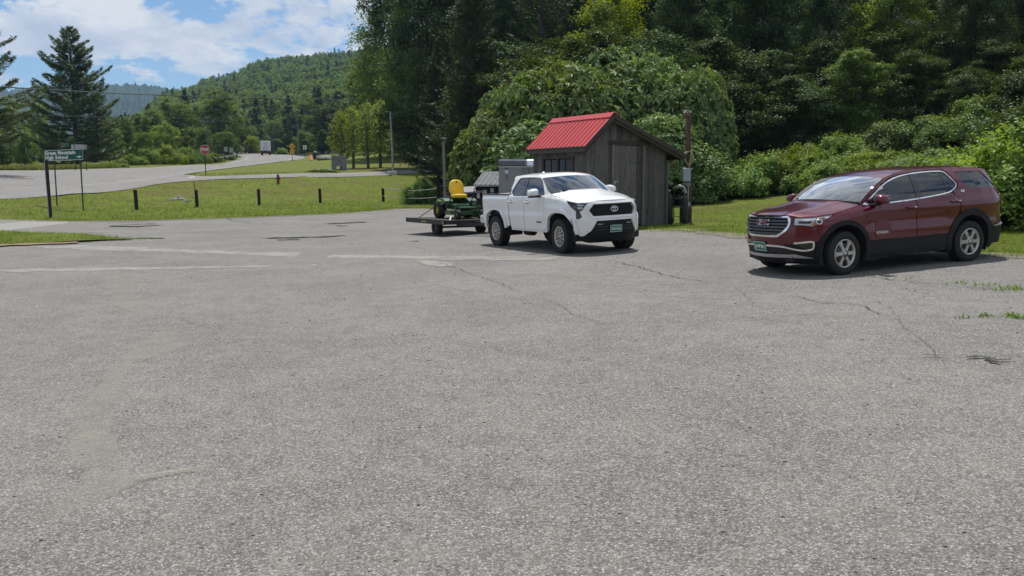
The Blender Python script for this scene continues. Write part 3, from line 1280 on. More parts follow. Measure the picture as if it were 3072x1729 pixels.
        mb.box((-.083, 0, 0), (.006, .19, .12), bev=.002)
        mb.obj('mirror_glass', plain('mirror_glass', (.7, .72, .74), .03, 1.0), o)
    for sg in (1, -1):
        tm = text_mesh('ACADIA', .062, .002, bold=.002, spacing=1.25)
        c.decal('name_badge', tm, S(.66), .665, M_CHROME, .004, sg)
        tm = text_mesh('SLE', .05, .002, bold=.002, spacing=1.2)
        c.decal('trim_badge', tm, S(-1.27), 1.262, M_CHROME, .004, sg)
        if sg > 0:
            fd = smooth_poly([(-.18, -.10), (-.08, -.15), (.17, -.15), (.19, -.08), (.16, .05), (.12, .14), (.02, .20), (-.10, .17), (-.18, .06)], 2)
            mb = MB()
            mb.prism(fd, 0, .0015, 'Z')
            o = c.decal('faded_decal', mb.mesh('faded_decal'), S(.63), .72, plain('decal_ghost', (.105, .022, .030), .5, .1), .0015, sg)
            o['label'] = 'dull round mark where a door decal was removed'
    # inspection sticker
    st = MB()
    st.box((0, 0, 0), (.004, .13, .075))
    o = st.obj('inspection_sticker', plain('sticker_green', (.55, .72, .42), .5), root, (1.065, .50, 1.262))
    o.rotation_euler = (0, R(-64), 0)
    # --- wheels, wells, underbody, cabin
    for x, sg in ((1.43, 1), (1.43, -1), (-1.43, 1), (-1.43, -1)):
        make_wheel('wheel', root, x, sg * .925, WR, .235, .236, 'six', steer=R(4) if x > 0 else 0)
        lin = MB()
        pts = arc(0, 0, .465, R(-25), R(205), 20)
        vs = [(a, .0, b) for a, b in pts] + [(a, -sg * .42, b) for a, b in pts]
        n = len(pts)
        lin.add(vs, [(i, i + 1, n + i + 1, n + i) for i in range(n - 1)] + [tuple(range(n, 2 * n))], True)
        lin.obj('wheel_well', M_DARKIN, root, (x, sg * .90, .385))
    ub = MB()
    ub.box((0, 0, .34), (1.9, 1.56, .14))
    ub.box((1.95, 0, .38), (.5, 1.1, .24))
    ub.box((-1.95, 0, .40), (.5, 1.1, .22))
    ub.box((1.43, 0, .40), (.5, .8, .24))
    ub.box((-1.43, 0, .40), (.6, .8, .20))
    ub.tube([(-.2, .35, .24), (-1.2, .35, .24), (-1.9, .45, .27)], .035, 8)
    ub.obj('underbody', M_DARKIN, root)
    cabin(root, 1.0, -2.1, (.05, -.9), .42, .82, M_DARKIN)
    return c


def clip_s(poly, s0, s1):
    """keep the part of a polygon between two values of its first coordinate"""
    def half(pl, v, keep):
        out = []
        n = len(pl)
        for i in range(n):
            a, b = pl[i], pl[(i + 1) % n]
            ia, ib = keep(a[0], v), keep(b[0], v)
            if ia:
                out.append(a)
            if ia != ib:
                t = (v - a[0]) / (b[0] - a[0])
                out.append((v, a[1] + (b[1] - a[1]) * t))
        return out
    pl = half(poly, s0, lambda q, v: q >= v)
    return half(pl, s1, lambda q, v: q <= v)


def ground_frame(o, x, y, yaw, sx_=.0426, sy_=.0098):
    """stand a vehicle on the sloping lot"""
    n = Vector((-sx_, -sy_, 1)).normalized()
    f = Vector((cos(yaw), sin(yaw), 0))
    f = (f - n * f.dot(n)).normalized()
    l = n.cross(f)
    m = Matrix((f, l, n)).transposed().to_4x4()
    m.translation = (x, y, sx_ * x + sy_ * y)
    o.matrix_world = m


suv = empty('suv')
build_suv(suv)
ground_frame(suv, 6.4333, 15.6986, 3.5467)
tag(suv, 'burgundy SUV with chrome window line parked at the right of the lot', 'car')
# ------------------------------------------------------------------ white pickup
def build_pickup(root):
    PAINT = car_paint('white_paint', (.80, .80, .79), rough=.25, dirt=.10)
    WR = .405
    W = [(.40, .89), (.52, .912), (.62, .922), (.76, .930), (.81, .945), (.86, .948), (.93, .938), (1.10, .944), (1.25, .942), (1.31, .930), (1.36, .902), (1.45, .862), (1.60, .795), (1.78, .712), (1.84, .66), (1.90, .55)]
    FZ = [(.26, -.16), (.36, -.07), (.45, -.03), (.55, .0), (.70, .01), (.80, 0), (.86, -.025), (1.0, -.035), (1.13, -.05), (1.18, -.075), (1.25, -.16)]
    RZ = [(0, 0), (2, 0)]

    def hood_z(x):
        return interp([(.9, 1.385), (1.15, 1.372), (1.5, 1.330), (1.9, 1.262), (2.1, 1.215), (2.35, 1.18), (2.6, 1.175)], x)

    def extra(x, y, z):
        e = 0.0
        if x > .95:
            zt = hood_z(x)
            k = sstep((z - (zt - .12)) / .12)
            e += .075 * k * k * sstep((x - .95) / .3) * (1 - sstep((x - 2.1) / .25))
            e += .03 * sstep((z - 1.08) / .04) * sstep((zt - .05 - z) / .05) * sstep((x - 1.0) / .3) * (1 - sstep((x - 1.9) / .3))
        if x < -.86:
            e += .012 * math.exp(-((z - 1.0) / .12) ** 2)
            e += .03 * sstep((z - 1.28) / .09)
        elif x < .95:
            e += .010 * math.exp(-((z - .97) / .07) ** 2)
        return e
    c = Car(root, 1.50, 1.13, 3.1, -2.36, .15, 4.0, W, FZ, RZ, extra)
    S, Fy = c.sx, c.fy
    fa, ra = (1.675, .41), (-1.675, .41)

    def side_arc(cc, r, a0, a1, n=22, sq=1.0):
        out = []
        for i in range(n + 1):
            a = lerp(a0, a1, i / n)
            ca, sa = cos(a), sin(a)
            k = (abs(ca) ** 2.7 + abs(sa) ** 2.7) ** (-1 / 2.7)
            out.append(S(cc[0] + r * k * ca, cc[1] + r * k * sa))
        return out
    # inner shell
    outl = [Fy(0, .45), Fy(0, 1.10)] + [S(x, hood_z(x) - .04) for x in (2.4, 2.1, 1.8, 1.5, 1.2)] + [S(.9, 1.29), S(-.95, 1.29), S(-1.0, 1.28), S(-2.36, 1.28), S(-2.40, .64)] + \
        side_arc(ra, .56, R(165), R(10)) + [S(-.9, .53)] + side_arc(fa, .54, R(168), R(12)) + [S(2.38, .50)]
    c.panel('inner_shell', outl, M_DARKIN, off=-.04, step=.1, thick=.004)
    gap = .010
    # fender
    fen = [S(1.0 + gap, .525)] + side_arc(fa, .555, R(170), R(13)) + [S(2.285, .80), S(2.30, 1.0), S(2.22, 1.06), S(2.10, 1.145), S(2.06, 1.172)] + \
        [S(x, hood_z(x)) for x in (2.0, 1.85, 1.65, 1.4, 1.22)] + [S(1.10, 1.345), S(1.02, 1.313), S(1.0 + gap, 1.2)]
    c.panel('fender', fen, PAINT, label='white front wing panel')
    d1 = [S(1.0, .520), S(1.0, 1.2), S(1.012, 1.314), S(-.03 + gap, 1.314), S(-.03 + gap, .520)]
    for o in c.panel('front_door', d1, PAINT):
        o['label'] = 'white front door'
    d2 = [S(-.03 - gap, .520), S(-.03 - gap, 1.314), S(-.850, 1.314), S(-.836, 1.0), S(-.79, .60), S(-.77, .520)]
    for o in c.panel('rear_door', d2, PAINT):
        o['label'] = 'white rear door'
    c.panel('sill', [S(1.05, .475), S(-.78, .475), S(-.79, .512), S(1.05, .512)], PAINT, off=-.004)
    roof_e = lambda x: interp([(-.90, 1.815), (-.6, 1.835), (-.1, 1.842), (.25, 1.830), (.45, 1.800), (.56, 1.765), (.70, 1.685), (.85, 1.590), (1.0, 1.492), (1.15, 1.400), (1.21, 1.365)], x)
    dlo = [S(.98, 1.352), S(1.0, 1.382), S(.90, 1.478), S(.79, 1.590), S(.68, 1.690), S(.55, 1.752), S(.32, 1.780), S(-.1, 1.785), S(-.46, 1.783), S(-.545, 1.772), S(-.59, 1.740), S(-.72, 1.545), S(-.765, 1.44), S(-.755, 1.415), S(-.62, 1.345), S(-.56, 1.330), S(-.1, 1.328), S(.5, 1.335)]
    dlo = smooth_poly(dlo, 1)
    up = [S(1.22, 1.350), S(1.012, 1.3135), S(-.865, 1.3135), S(-.868, 1.42), S(-.84, 1.60), S(-.815, 1.72), S(-.88, 1.815)] + [S(x, roof_e(x)) for x in (-.6, -.3, 0, .25, .45, .56, .70, .85, 1.0, 1.15, 1.215)]
    c.panel('cab_frame', up, PAINT, holes=[dlo], thick=.035, label='white window frames and pillars of the cab')
    gl = inset_poly(dlo, -.002)
    c.panel('window_seal', dlo, M_GLOSSB, holes=[inset_poly(dlo, .022)], off=-.004, thick=.03)
    for nm, x0, x1, lb in (('front_door_glass', 1.1, -.06, 'dark front side window'), ('rear_door_glass', -.165, -1.2, 'dark rear side window')):
        for o in c.panel(nm, clip_s(gl, *sorted((S(x0), S(x1)))), GLASS_T, off=-.014, thick=.004):
            o['label'] = lb
    c.panel('window_post', clip_s(gl, *sorted((S(-.055), S(-.17)))), M_GLOSSB, off=-.006, thick=.03)
    # bed
    bz = lambda x: 1.372
    bs = [S(-.850, .585), S(-.874, .9), S(-.897, 1.30), S(-.899, 1.368), S(-2.45, 1.375), S(-2.47, 1.0), S(-2.44, .66), S(-2.36, .60), S(-2.28, .585)] + side_arc(ra, .565, R(165), R(13))
    c.panel('bed_side', bs, PAINT, thick=.05, label='white cargo bed side')
    bd = MB()
    for sg in (-1, 1):
        bd.box((-1.66, sg * .855, 1.378), (1.57, .10, .022), bev=.008)
        bd.obj('bed_rail', M_BLACKP, root)
        bd = MB()
    bd = MB()
    bd.box((-1.67, 0, .86), (1.56, 1.66, .04))
    bd.box((-.90, 0, 1.11), (.04, 1.66, .50))
    for sg in (-1, 1):
        bd.box((-1.67, sg * .82, 1.11), (1.56, .03, .50))
        bd.box((-1.68, sg * .66, .98), (.95, .28, .22), bev=.03)
    bd.obj('bed_liner', M_BLACKP, root)
    tg = MB()
    tg.box((-2.49, 0, 1.11), (.05, 1.60, .52), bev=.018)
    tg.obj('tailgate', PAINT, root)
    for sg in (-1, 1):
        tl = MB()
        tl.box((-2.505, sg * .835, 1.13), (.05, .12, .42), bev=.02)
        tl.obj('tail_lamp', plain('red_lens', (.28, .01, .012), .15, coat=.8), root)
    rb = MB()
    rb.box((-2.60, 0, .70), (.18, 1.40, .20), bev=.03)
    for sg in (-1, 1):
        rb.box((-2.56, sg * .78, .70), (.26, .28, .22), bev=.04)
    rb.obj('rear_bumper', plain('chrome_bumper', (.72, .74, .75), .16, .95), root)
    # flares
    for cc, r0, r1, a0, a1 in ((fa, .545, .635, R(170), R(6)), (ra, .555, .650, R(172), R(10))):
        a = side_arc(cc, r1, a0, a1, 28) + side_arc(cc, r0, a1, a0, 28)
        c.panel('wheel_arch_flare', a, PAINT, off=.030, step=.05, thick=.07)
    # front cover
    gout = [Fy(-.50, 1.138), Fy(-.605, 1.015), Fy(-.60, .985), Fy(-.53, .872), Fy(.53, .872), Fy(.60, .985), Fy(.605, 1.015), Fy(.50, 1.138)]
    hl = [Fy(.655, 1.135), Fy(.735, 1.002), Fy(.83, .985), S(2.30, 1.0), S(2.22, 1.06), S(2.10, 1.145), S(2.06, 1.168), S(2.16, 1.170), Fy(.80, 1.158)]
    duct = [Fy(.775, .997), Fy(.845, .982), Fy(.865, .835), Fy(.795, .812), Fy(.735, .862)]
    low_edge = [Fy(.47, .768), Fy(.545, .64), Fy(.60, .555), Fy(.735, .435), Fy(.80, .432), S(2.30, .49), S(2.262, .52), S(2.285, .80), S(2.30, .995)]
    top = [S(2.30, 1.0), Fy(.83, .985), Fy(.735, 1.002), Fy(.655, 1.137), Fy(.60, 1.172), Fy(.3, 1.185), Fy(0, 1.188)]
    right = low_edge + top
    cov = [(-p[0], p[1]) for p in right[::-1]][1:] + []
    cov = right + cov
    c.panel('bumper_cover', cov, PAINT, holes=[[p for p in inset_poly(gout, -.003)], duct, [(-p[0], p[1]) for p in duct[::-1]]], mirror=False, thick=.05, label='white front bumper cover with grille opening')
    gs = inset_poly(gout, -.055)
    c.panel('grille_frame', gs, PAINT, holes=[gout], off=.018, mirror=False, thick=.06, step=.04, label='white raised frame round the grille')
    c.panel('grille_backing', inset_poly(gout, -.02), M_DARKIN, off=-.07, mirror=False)
    for k in range(5):
        z = 1.108 - k * .049
        hw = interp([(.86, .50), (1.0, .585), (1.14, .48)], z)
        c.panel('grille_bar', [Fy(-hw, z - .016), Fy(hw, z - .016), Fy(hw, z + .016), Fy(-hw, z + .016)], M_BLACKP, off=-.015, mirror=False, thick=.05)
    c.panel('air_duct', inset_poly(duct, -.003), M_GLOSSB, off=-.025)
    slit = [S(2.185, .815), S(2.225, .60), S(2.21, .60), S(2.165, .815)]
    c.panel('air_curtain_slot', slit, M_GLOSSB, off=.034, thick=.05)
    # lower grille and valance
    lg = [Fy(-.465, .765), Fy(-.54, .64), Fy(-.595, .555), Fy(-.73, .432), Fy(.73, .432), Fy(.595, .555), Fy(.54, .64), Fy(.465, .765)]
    c.panel('lower_grille', lg, M_BLACKP, off=-.03, mirror=False)
    for z in (.62, .56):
        c.panel('lower_grille_bar', [Fy(-.50, z - .012), Fy(.50, z - .012), Fy(.50, z + .012), Fy(-.50, z + .012)], M_GLOSSB, off=-.012, mirror=False, thick=.02)
    va = [(-S(2.29), .50), (-S(2.32), .33), Fy(-.60, .265), Fy(.60, .265), (S(2.32), .33), (S(2.29), .50), Fy(.80, .435), Fy(.735, .432), Fy(-.735, .432), Fy(-.80, .435)]
    c.panel('front_valance', va, M_BLACKP, off=-.008, mirror=False)
    for o in c.panel('fog_lamp', [Fy(.33, .675), Fy(.47, .675), Fy(.45, .70), Fy(.33, .70)], plain('fog_lens', (.30, .31, .32), .2, .3, coat=.5), off=-.018):
        o['label'] = 'slim grey fog lamp'
    plate(c, Fy(0), .575, .305, .155, '346A262')
    # headlamps
    for o in c.panel('headlamp', hl, plain('smoked_lamp', (.020, .021, .024), .22, coat=1.0), off=-.008, thick=.03):
        o['label'] = 'dark smoked headlamp with amber corner'
    c.panel('lamp_module', [Fy(.72, 1.04), Fy(.80, 1.035), Fy(.80, 1.085), Fy(.72, 1.09)], plain('headlamp_reflector', (.62, .65, .68), .25, .35), off=-.005, thick=.008)
    c.panel('lamp_module', [Fy(.685, 1.115), Fy(.80, 1.125), Fy(.80, 1.145), Fy(.70, 1.135)], M_CHROME, off=-.005, thick=.008)
    c.panel('amber_marker', [S(2.205, 1.075), S(2.17, 1.10), S(2.145, 1.145), S(2.20, 1.115)], plain('amber_dim', (.35, .16, .04), .3, coat=.6), off=-.004, thick=.008)
    c.panel('lamp_lens', hl, lens_mat(), off=.006, thick=.004)
    # emblem: three interlocking ovals
    em = MB()

    def ring(rx, ry, cx, cy, w):
        n = 40
        vs, fs = [], []
        for i in range(n):
            a = 2 * pi * i / n
            for k, h in ((1, 0), (1, .010), (0, .010), (0, 0)):
                q = w if k == 0 else 0
                vs.append((cx + (rx - q) * cos(a), cy + (ry - q) * sin(a), h))
        for i in range(n):
            j = (i + 1) % n
            for k in range(3):
                fs.append((i * 4 + k, j * 4 + k, j * 4 + k + 1, i * 4 + k + 1))
        em.add(vs, fs, False)
    ring(.096, .066, 0, 0, .0105)
    ring(.070, .025, 0, .038, .0085)
    ring(.027, .062, 0, .0, .0085)
    c.decal('emblem', em.mesh('emblem'), 0, 1.018, M_CHROME, -.006)['label'] = 'chrome emblem of three interlocking ovals'
    # bonnet
    xs = (2.36, 2.28, 2.15, 2.0, 1.85, 1.65, 1.4, 1.25, 1.17)
    le = []
    for x in xs:
        p = c.P(S(x), hood_z(x) + .004)
        le.append((p.x, p.y, p.z))
    bows = []
    for i, p in enumerate(le):
        k = (2.555 - p[0]) * interp([(0, 1), (.12, .62), (.25, .25), (.5, .0)], i / 8)
        dz = interp([(0, .015), (.12, .045), (.25, .07), (.6, .09), (1, .075)], i / 8)
        if i >= 7:
            k = (.12, .235)[i - 7]
        bows.append((k, dz))

    def bulge(x, y):
        a = abs(y)
        return .022 * (1 - sstep((a - .46) / .10)) - .010 * math.exp(-((a - .66) / .05) ** 2)
    c.loft('bonnet', le, bows, PAINT, cols=45, pw=3.0, extra=bulge)['label'] = 'white bonnet with a raised middle'
    c.loft('cowl', [(1.17, .80, 1.376), (1.10, .79, 1.40)], [(.23, .055), (.235, .045)], M_BLACKP, cols=25)
    wl_ = []
    for x in (1.17, 1.0, .85, .70, .56):
        p = c.P(S(x), roof_e(x) + .004)
        wl_.append((p.x, p.y - .014, p.z))
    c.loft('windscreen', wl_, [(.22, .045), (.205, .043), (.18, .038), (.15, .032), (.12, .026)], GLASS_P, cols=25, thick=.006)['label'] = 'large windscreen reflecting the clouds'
    # black band along the base and sides of the glass
    rl = []
    for x in (.57, .45, .25, 0, -.3, -.6, -.83, -.91):
        p = c.P(S(x), roof_e(x) + .002)
        rl.append((p.x, p.y, p.z))
    rbw = [(.12, .026), (.09, .036), (.05, .042), (.01, .042), (0, .042), (0, .042), (-.01, .038), (-.02, .028)]
    c.loft('roof', rl, rbw, PAINT, cols=25, pw=2.6, thick=.03)['label'] = 'white cab roof'
    bk = MB()
    bk.add([(-.868, .87, 1.28), (-.868, -.87, 1.28), (-.89, -.69, 1.81), (-.89, .69, 1.81), (-.88, 0, 1.28), (-.91, 0, 1.84)],
           [(0, 4, 5, 3), (4, 1, 2, 5)])
    bk.obj('cab_back', PAINT, root)
    bw = MB()
    bw.box((0, 0, 0), (.012, 1.1, .30), bev=.004)
    o = bw.obj('rear_window', GLASS_T, root, (-.905, 0, 1.56))
    o.rotation_euler = (0, R(-3), 0)
    an = MB()
    an.add([(0, 0, .05), (-.09, .03, 0), (-.09, -.03, 0), (.08, 0, 0)], [(0, 3, 1), (0, 2, 3), (0, 1, 2)], True)
    an.obj('roof_fin', PAINT, root, (-.62, 0, 1.872))
    for y0, y1 in ((.60, .03), (-.02, -.60)):
        w = MB()
        w.bar((1.315 - abs(y0) * .1, y0, 1.437), (1.33 - abs(y1) * .1, y1, 1.452), .02, .014)
        w.obj('wiper', M_BLACKP, root)
    for x, z in ((.16, 1.185), (-.715, 1.195)):
        for sg in (1, -1):
            s_, z_ = S(x, z)
            mb = MB()
            mb.box((0, 0, .034), (.22, .036, .022), bev=.009)
            mb.box((-.09, 0, .014), (.04, .034, .034), bev=.008)
            mb.box((.09, 0, .014), (.04, .034, .034), bev=.008)
            o = c.decal('door_handle', mb.mesh('door_handle'), s_, z_, PAINT, 0.0, sg)
            mb = MB()
            mb.box((0, .004, .002), (.15, .075, .004), bev=.001)
            c.decal('handle_pocket', mb.mesh('handle_pocket'), s_, z_, plain('pocket_shade', (.16, .165, .17), .4), 0.0, sg, parent=o)  # grey plate carries the shade of the handle recess in its colour
    for sg in (1, -1):
        mb = MB()
        prof = smooth_poly([(-.13, -.085), (.12, -.085), (.135, -.02), (.09, .075), (-.04, .105), (-.13, .085)], 2)
        n = len(prof)
        lay = [(-.09, .82), (-.075, .95), (-.03, 1.0), (.03, .97), (.075, .84), (.105, .60), (.115, .3)]
        vs = []
        for h, k in lay:
            vs += [(h, p[0] * k * sg, p[1] * k) for p in prof]
        fs = [(i * n + j, i * n + (j + 1) % n, (i + 1) * n + (j + 1) % n, (i + 1) * n + j) for i in range(len(lay) - 1) for j in range(n)]
        fs.append(tuple(range((len(lay) - 1) * n, len(lay) * n)))
        fs.append(tuple(range(n))[::-1])
        if sg < 0:
            fs = [f[::-1] for f in fs]
        mb.add(vs, fs, True)
        o = mb.obj('wing_mirror', PAINT, root, (.80, sg * 1.10, 1.42))
        mb = MB()
        mb.box((0, sg * .0, -.095), (.15, .24, .035), bev=.012)
        mb.box((.02, -sg * .16, -.09), (.08, .12, .05), bev=.012)
        mb.obj('mirror_base', M_BLACKP, o)
        mb = MB()
        mb.box((-.088, 0, 0), (.006, .21, .14), bev=.002)
        mb.obj('mirror_glass', plain('mirror_glass', (.7, .72, .74), .03, 1.0), o)
        tm = text_mesh('TACOMA', .055, .002, bold=.002, spacing=1.1)
        c.decal('name_badge', tm, S(.72), .712, plain('badge_black', (.03, .035, .04), .4), .003, sg)
        tm = text_mesh('SR5', .05, .002, bold=.003)
        c.decal('trim_badge', tm, S(-.80), 1.39, plain('badge_black', (.03, .035, .04), .4), .004, sg)
    st = MB()
    st.box((0, 0, 0), (.004, .12, .08))
    o = st.obj('inspection_sticker', plain('sticker_yellow', (.62, .68, .40), .5), root, (1.178, .52, 1.478))
    o.rotation_euler = (0, R(-62), R(8))
    for x, sg in ((1.675, 1), (1.675, -1), (-1.675, 1), (-1.675, -1)):
        make_wheel('wheel', root, x, sg * .945, WR, .255, .240, 'split', steer=R(-3) if x > 0 else 0)
        lin = MB()
        pts = arc(0, 0, .575, R(-10), R(190), 20)
        vs = [(a, .0, b) for a, b in pts] + [(a, -sg * .46, b) for a, b in pts]
        n = len(pts)
        lin.add(vs, [(i, i + 1, n + i + 1, n + i) for i in range(n - 1)] + [tuple(range(n, 2 * n))], True)
        lin.obj('wheel_well', M_DARKIN, root, (x, sg * .89, .41))
        if x > 0:
            mf = MB()
            mf.box((x - .50, sg * .80, .36), (.02, .24, .34))
            mf.obj('mud_flap', M_DARKIN, root)
    ub = MB()
    for sg in (-1, 1):
        ub.box((-.1, sg * .48, .52), (4.6, .09, .13))
    ub.box((.2, 0, .52), (1.9, 1.3, .10))
    ub.box((2.1, 0, .55), (.7, 1.2, .30))
    ub.tube([(-1.675, -.80, .41), (-1.675, .80, .41)], .05, 10)
    ub.lathe([(0, -.13), (.12, -.1), (.15, 0), (.12, .1), (0, .13)], 14, 'Y', (-1.675, .1, .41))
    ub.tube([(1.675, -.80, .42), (1.675, .80, .42)], .045, 8)
    ub.tube([(.1, -.3, .46), (-.8, -.42, .44), (-2.3, -.5, .5)], .04, 8)
    ub.lathe([(0, -.2), (.11, -.18), (.11, .18), (0, .2)], 12, 'X', (-.55, -.5, .42))
    ub.box((-2.62, 0, .52), (.34, .07, .07))
    ub.obj('underbody', M_DARKIN, root)
    cabin(root, 1.12, -.84, (.1, -.62), .58, .84, M_DARKIN)
    return c


pickup = empty('pickup_truck')
build_pickup(pickup)
ground_frame(pickup, 1.1773, 22.0759, -1.1012)
tag(pickup, 'white double-cab pickup truck facing the camera in front of the shed', 'pickup truck')
# ------------------------------------------------------------------ terrain
K = 4.5515e-4


def zv(v, y):
    """height at distance y of something seen v (photo rows, 1450 high) on the horizon scale"""
    return CAMZ - (v - 458.7) * y * K


def slope_x(x):
    if x > -4:
        return .0426 * min(x, 16) + .02 * max(0, min(x - 16, 40))
    return -.1704 - .08 * (1 - math.exp((x + 4) / 1.9))


def lot_z(x, y):
    return .0098 * y + slope_x(x)


COLS = []


def col(px, y_edge, pts):
    u = (px - 1288) * K
    tab = [(y_edge, 0.0)]
    for y, z in pts:
        tab.append((y, z - lot_z(u * y, y)))
    COLS.append((u, tab))


col(-700, 30, [(36, .7), (46, 1.6), (60, 2.3), (110, 3.5), (200, 6), (450, 12)])
col(-300, 35, [(41, .75), (50, 1.5), (60, 2.1), (70, 2.6), (110, 3.6), (200, 6.5), (450, 14)])
col(0, 41.5, [(46, .42), (50, .89), (60, 1.55), (68, 2.25), (82, 2.95), (110, 3.9), (200, 7), (450, 14)])
col(200, 40, [(47, .35), (53, .75), (58, 1.25), (68, 2.0), (90, 3.15), (110, 4.0), (200, 7.4), (450, 15)])
col(400, 41, [(51.5, .30), (57, .42), (62, 1.0), (68, 1.78), (75, 2.3), (100, 3.5), (112, 4.2), (200, 8), (450, 16)])
col(550, 43, [(55, .34), (60, .50), (67, 1.55), (73, 2.12), (79, 2.5), (92, 3.14), (120, 4.28), (140, 5.3), (200, 7.6), (300, 12), (450, 17)])
col(620, 44, [(57, .36), (61, .52), (68, 1.65), (73.5, 2.18), (78, 2.53), (93, 3.2), (108, 3.85), (135, 5.2), (160, 6.25), (200, 8.15), (240, 9.8), (300, 12), (450, 18)])
col(700, 45.5, [(59.7, .385), (63, .58), (70, 1.76), (74, 2.23), (78, 2.58), (95, 3.3), (115, 4.18), (135, 5.2), (168, 6.9), (250, 9.8), (450, 18)])
col(760, 47, [(61, .40), (65, .62), (72, 1.75), (76, 2.35), (81, 2.74), (100, 3.35), (140, 5.3), (165, 6.6), (200, 8.2), (300, 12), (450, 18)])
col(1000, 55, [(65, .45), (72, .85), (79, 1.9), (85, 2.62), (92, 3.12), (100, 3.6), (130, 6.1), (160, 7.5), (200, 9.5), (450, 19)])
col(1200, 56, [(66, .55), (76, 1.5), (88, 2.75), (98, 3.5), (130, 6.3), (200, 12), (450, 30)])
col(1400, 48, [(60, 1.2), (80, 4), (120, 12), (200, 30), (450, 70)])
col(1700, 43, [(50, 1.6), (60, 5), (100, 17), (200, 46), (450, 100)])
col(2000, 40, [(48, 2.2), (60, 6), (100, 19), (200, 50), (450, 110)])
col(2576, 27, [(34, 2.2), (50, 8), (100, 24), (200, 56), (450, 120)])
col(3300, 18, [(26, 2.2), (50, 9), (100, 25), (200, 56), (450, 120)])


def terr(x, y):
    b = lot_z(x, y)
    if y < 12:
        return b
    u = x / y
    if u <= COLS[0][0]:
        d = interp(COLS[0][1], y)
    elif u >= COLS[-1][0]:
        d = interp(COLS[-1][1], y)
    else:
        for (u0, t0), (u1, t1) in zip(COLS, COLS[1:]):
            if u <= u1:
                k = (u - u0) / (u1 - u0)
                d = lerp(interp(t0, y), interp(t1, y), k)
                break
    return b + d


LOT = [(-80, -30), (-80, 37), (-45, 41.5), (-30, 41.8), (-24, 41.0), (-20.5, 39.6), (-17.0, 39.9), (-13.9, 42.0), (-11.5, 44.4), (-9.35, 46.9), (-8.0, 50.2), (-7.1, 53.4), (-5.4, 53.2), (-3, 50), (-1, 44), (.4, 36), (1.4, 30.2), (2.0, 27.0), (5.05, 26.75), (5.6, 24.9), (6.1, 23.0), (7.3, 19.9), (8.5, 17.2), (9.1, 16.05), (11, 13.6), (14, 11.5), (20, 10), (45, 9), (80, 2), (80, -30)]


def rough_edge(poly, step, amp, seed, rng=None):
    r = np.random.default_rng(seed)
    out = []
    n = len(poly)
    for i in range(n):
        a, b = Vector(poly[i]), Vector(poly[(i + 1) % n])
        L = (b - a).length
        k = max(1, int(L / step))
        near = min(a.length, b.length) < 62
        for q in range(k if near else 1):
            p = a.lerp(b, q / k)
            if near and 0 < q:
                p = p + Vector((r.normal(0, amp), r.normal(0, amp)))
            out.append((p.x, p.y))
    return out


LOT_R = rough_edge(LOT, .5, .06, 3)
LOT_POLY = LOT_R


def in_lot(x, y):
    return pip(x, y, LOT_POLY)


def sheet(name, poly, mat, dz, step=1.0, zf=terr, fade=None, holes=()):
    """flat sheet draped on the terrain, dz above it"""
    vs, fs = fill2d(poly, holes, step)
    me = bpy.data.meshes.new(name)
    me.from_pydata([(x, y, zf(x, y) + dz) for x, y in vs], [], fs)
    me.polygons.foreach_set('use_smooth', [True] * len(me.polygons))
    if fade:
        at = me.attributes.new('fade', 'FLOAT', 'POINT')
        bl = poly
        for i, (x, y) in enumerate(vs):
            d = min(seg_dist(x, y, bl[j], bl[(j + 1) % len(bl)]) for j in range(len(bl)))
            at.data[i].value = min(1.0, d / fade)
    me.update()
    return link(name, me, mat)


def seg_dist(x, y, a, b):
    dx, dy = b[0] - a[0], b[1] - a[1]
    L = dx * dx + dy * dy
    t = 0 if L == 0 else max(0, min(1, ((x - a[0]) * dx + (y - a[1]) * dy) / L))
    return math.hypot(x - a[0] - t * dx, y - a[1] - t * dy)


def axis_pts(segs):
    out = []
    for a, b, st in segs:
        n = max(1, int(round((b - a) / st)))
        out += [a + (b - a) * i / n for i in range(n)]
    return np.array(out + [segs[-1][1]])


def grass_mat(name, c1, c2, c3, dry, scale=1.0, litter=False):
    t = NT(name)
    c = t.coord('Object')
    big = t.noise(c, .16 * scale, 5, .6, .4)
    mid = t.noise(c, 1.1 * scale, 6, .68)
    mow = t.noise(t.coord('Object', (.35, 2.6, 1.0)), 1.0, 4, .6)
    fine = t.noise(c, 22.0, 4, .75)
    col = t.mix(t.ramp(mid, [(.32, 0), (.68, 1.0)]), c1, c2)
    col = t.mix(t.ramp(big, [(.42, 0), (.62, 1.0)]), col, c3)
    brn = t.noise(c, .33, 5, .65, .8)
    col = t.mix(t.math('MULTIPLY', t.ramp(brn, [(.48, 0), (.64, 1.0)]), .8), col, dry)
    col = t.mix(t.math('MULTIPLY', t.ramp(mow, [(.50, 0), (.70, 1.0)]), .55), col, dry)
    col = t.mix(1.0, col, t.ramp(fine, [(.25, .45), (.7, 1.35)]), 'MULTIPLY')
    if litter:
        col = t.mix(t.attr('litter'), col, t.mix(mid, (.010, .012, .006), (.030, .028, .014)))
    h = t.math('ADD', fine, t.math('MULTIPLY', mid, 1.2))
    return t.done(t.principled(col, .85, 0, t.bump(h, .9, .06), 0, .15))


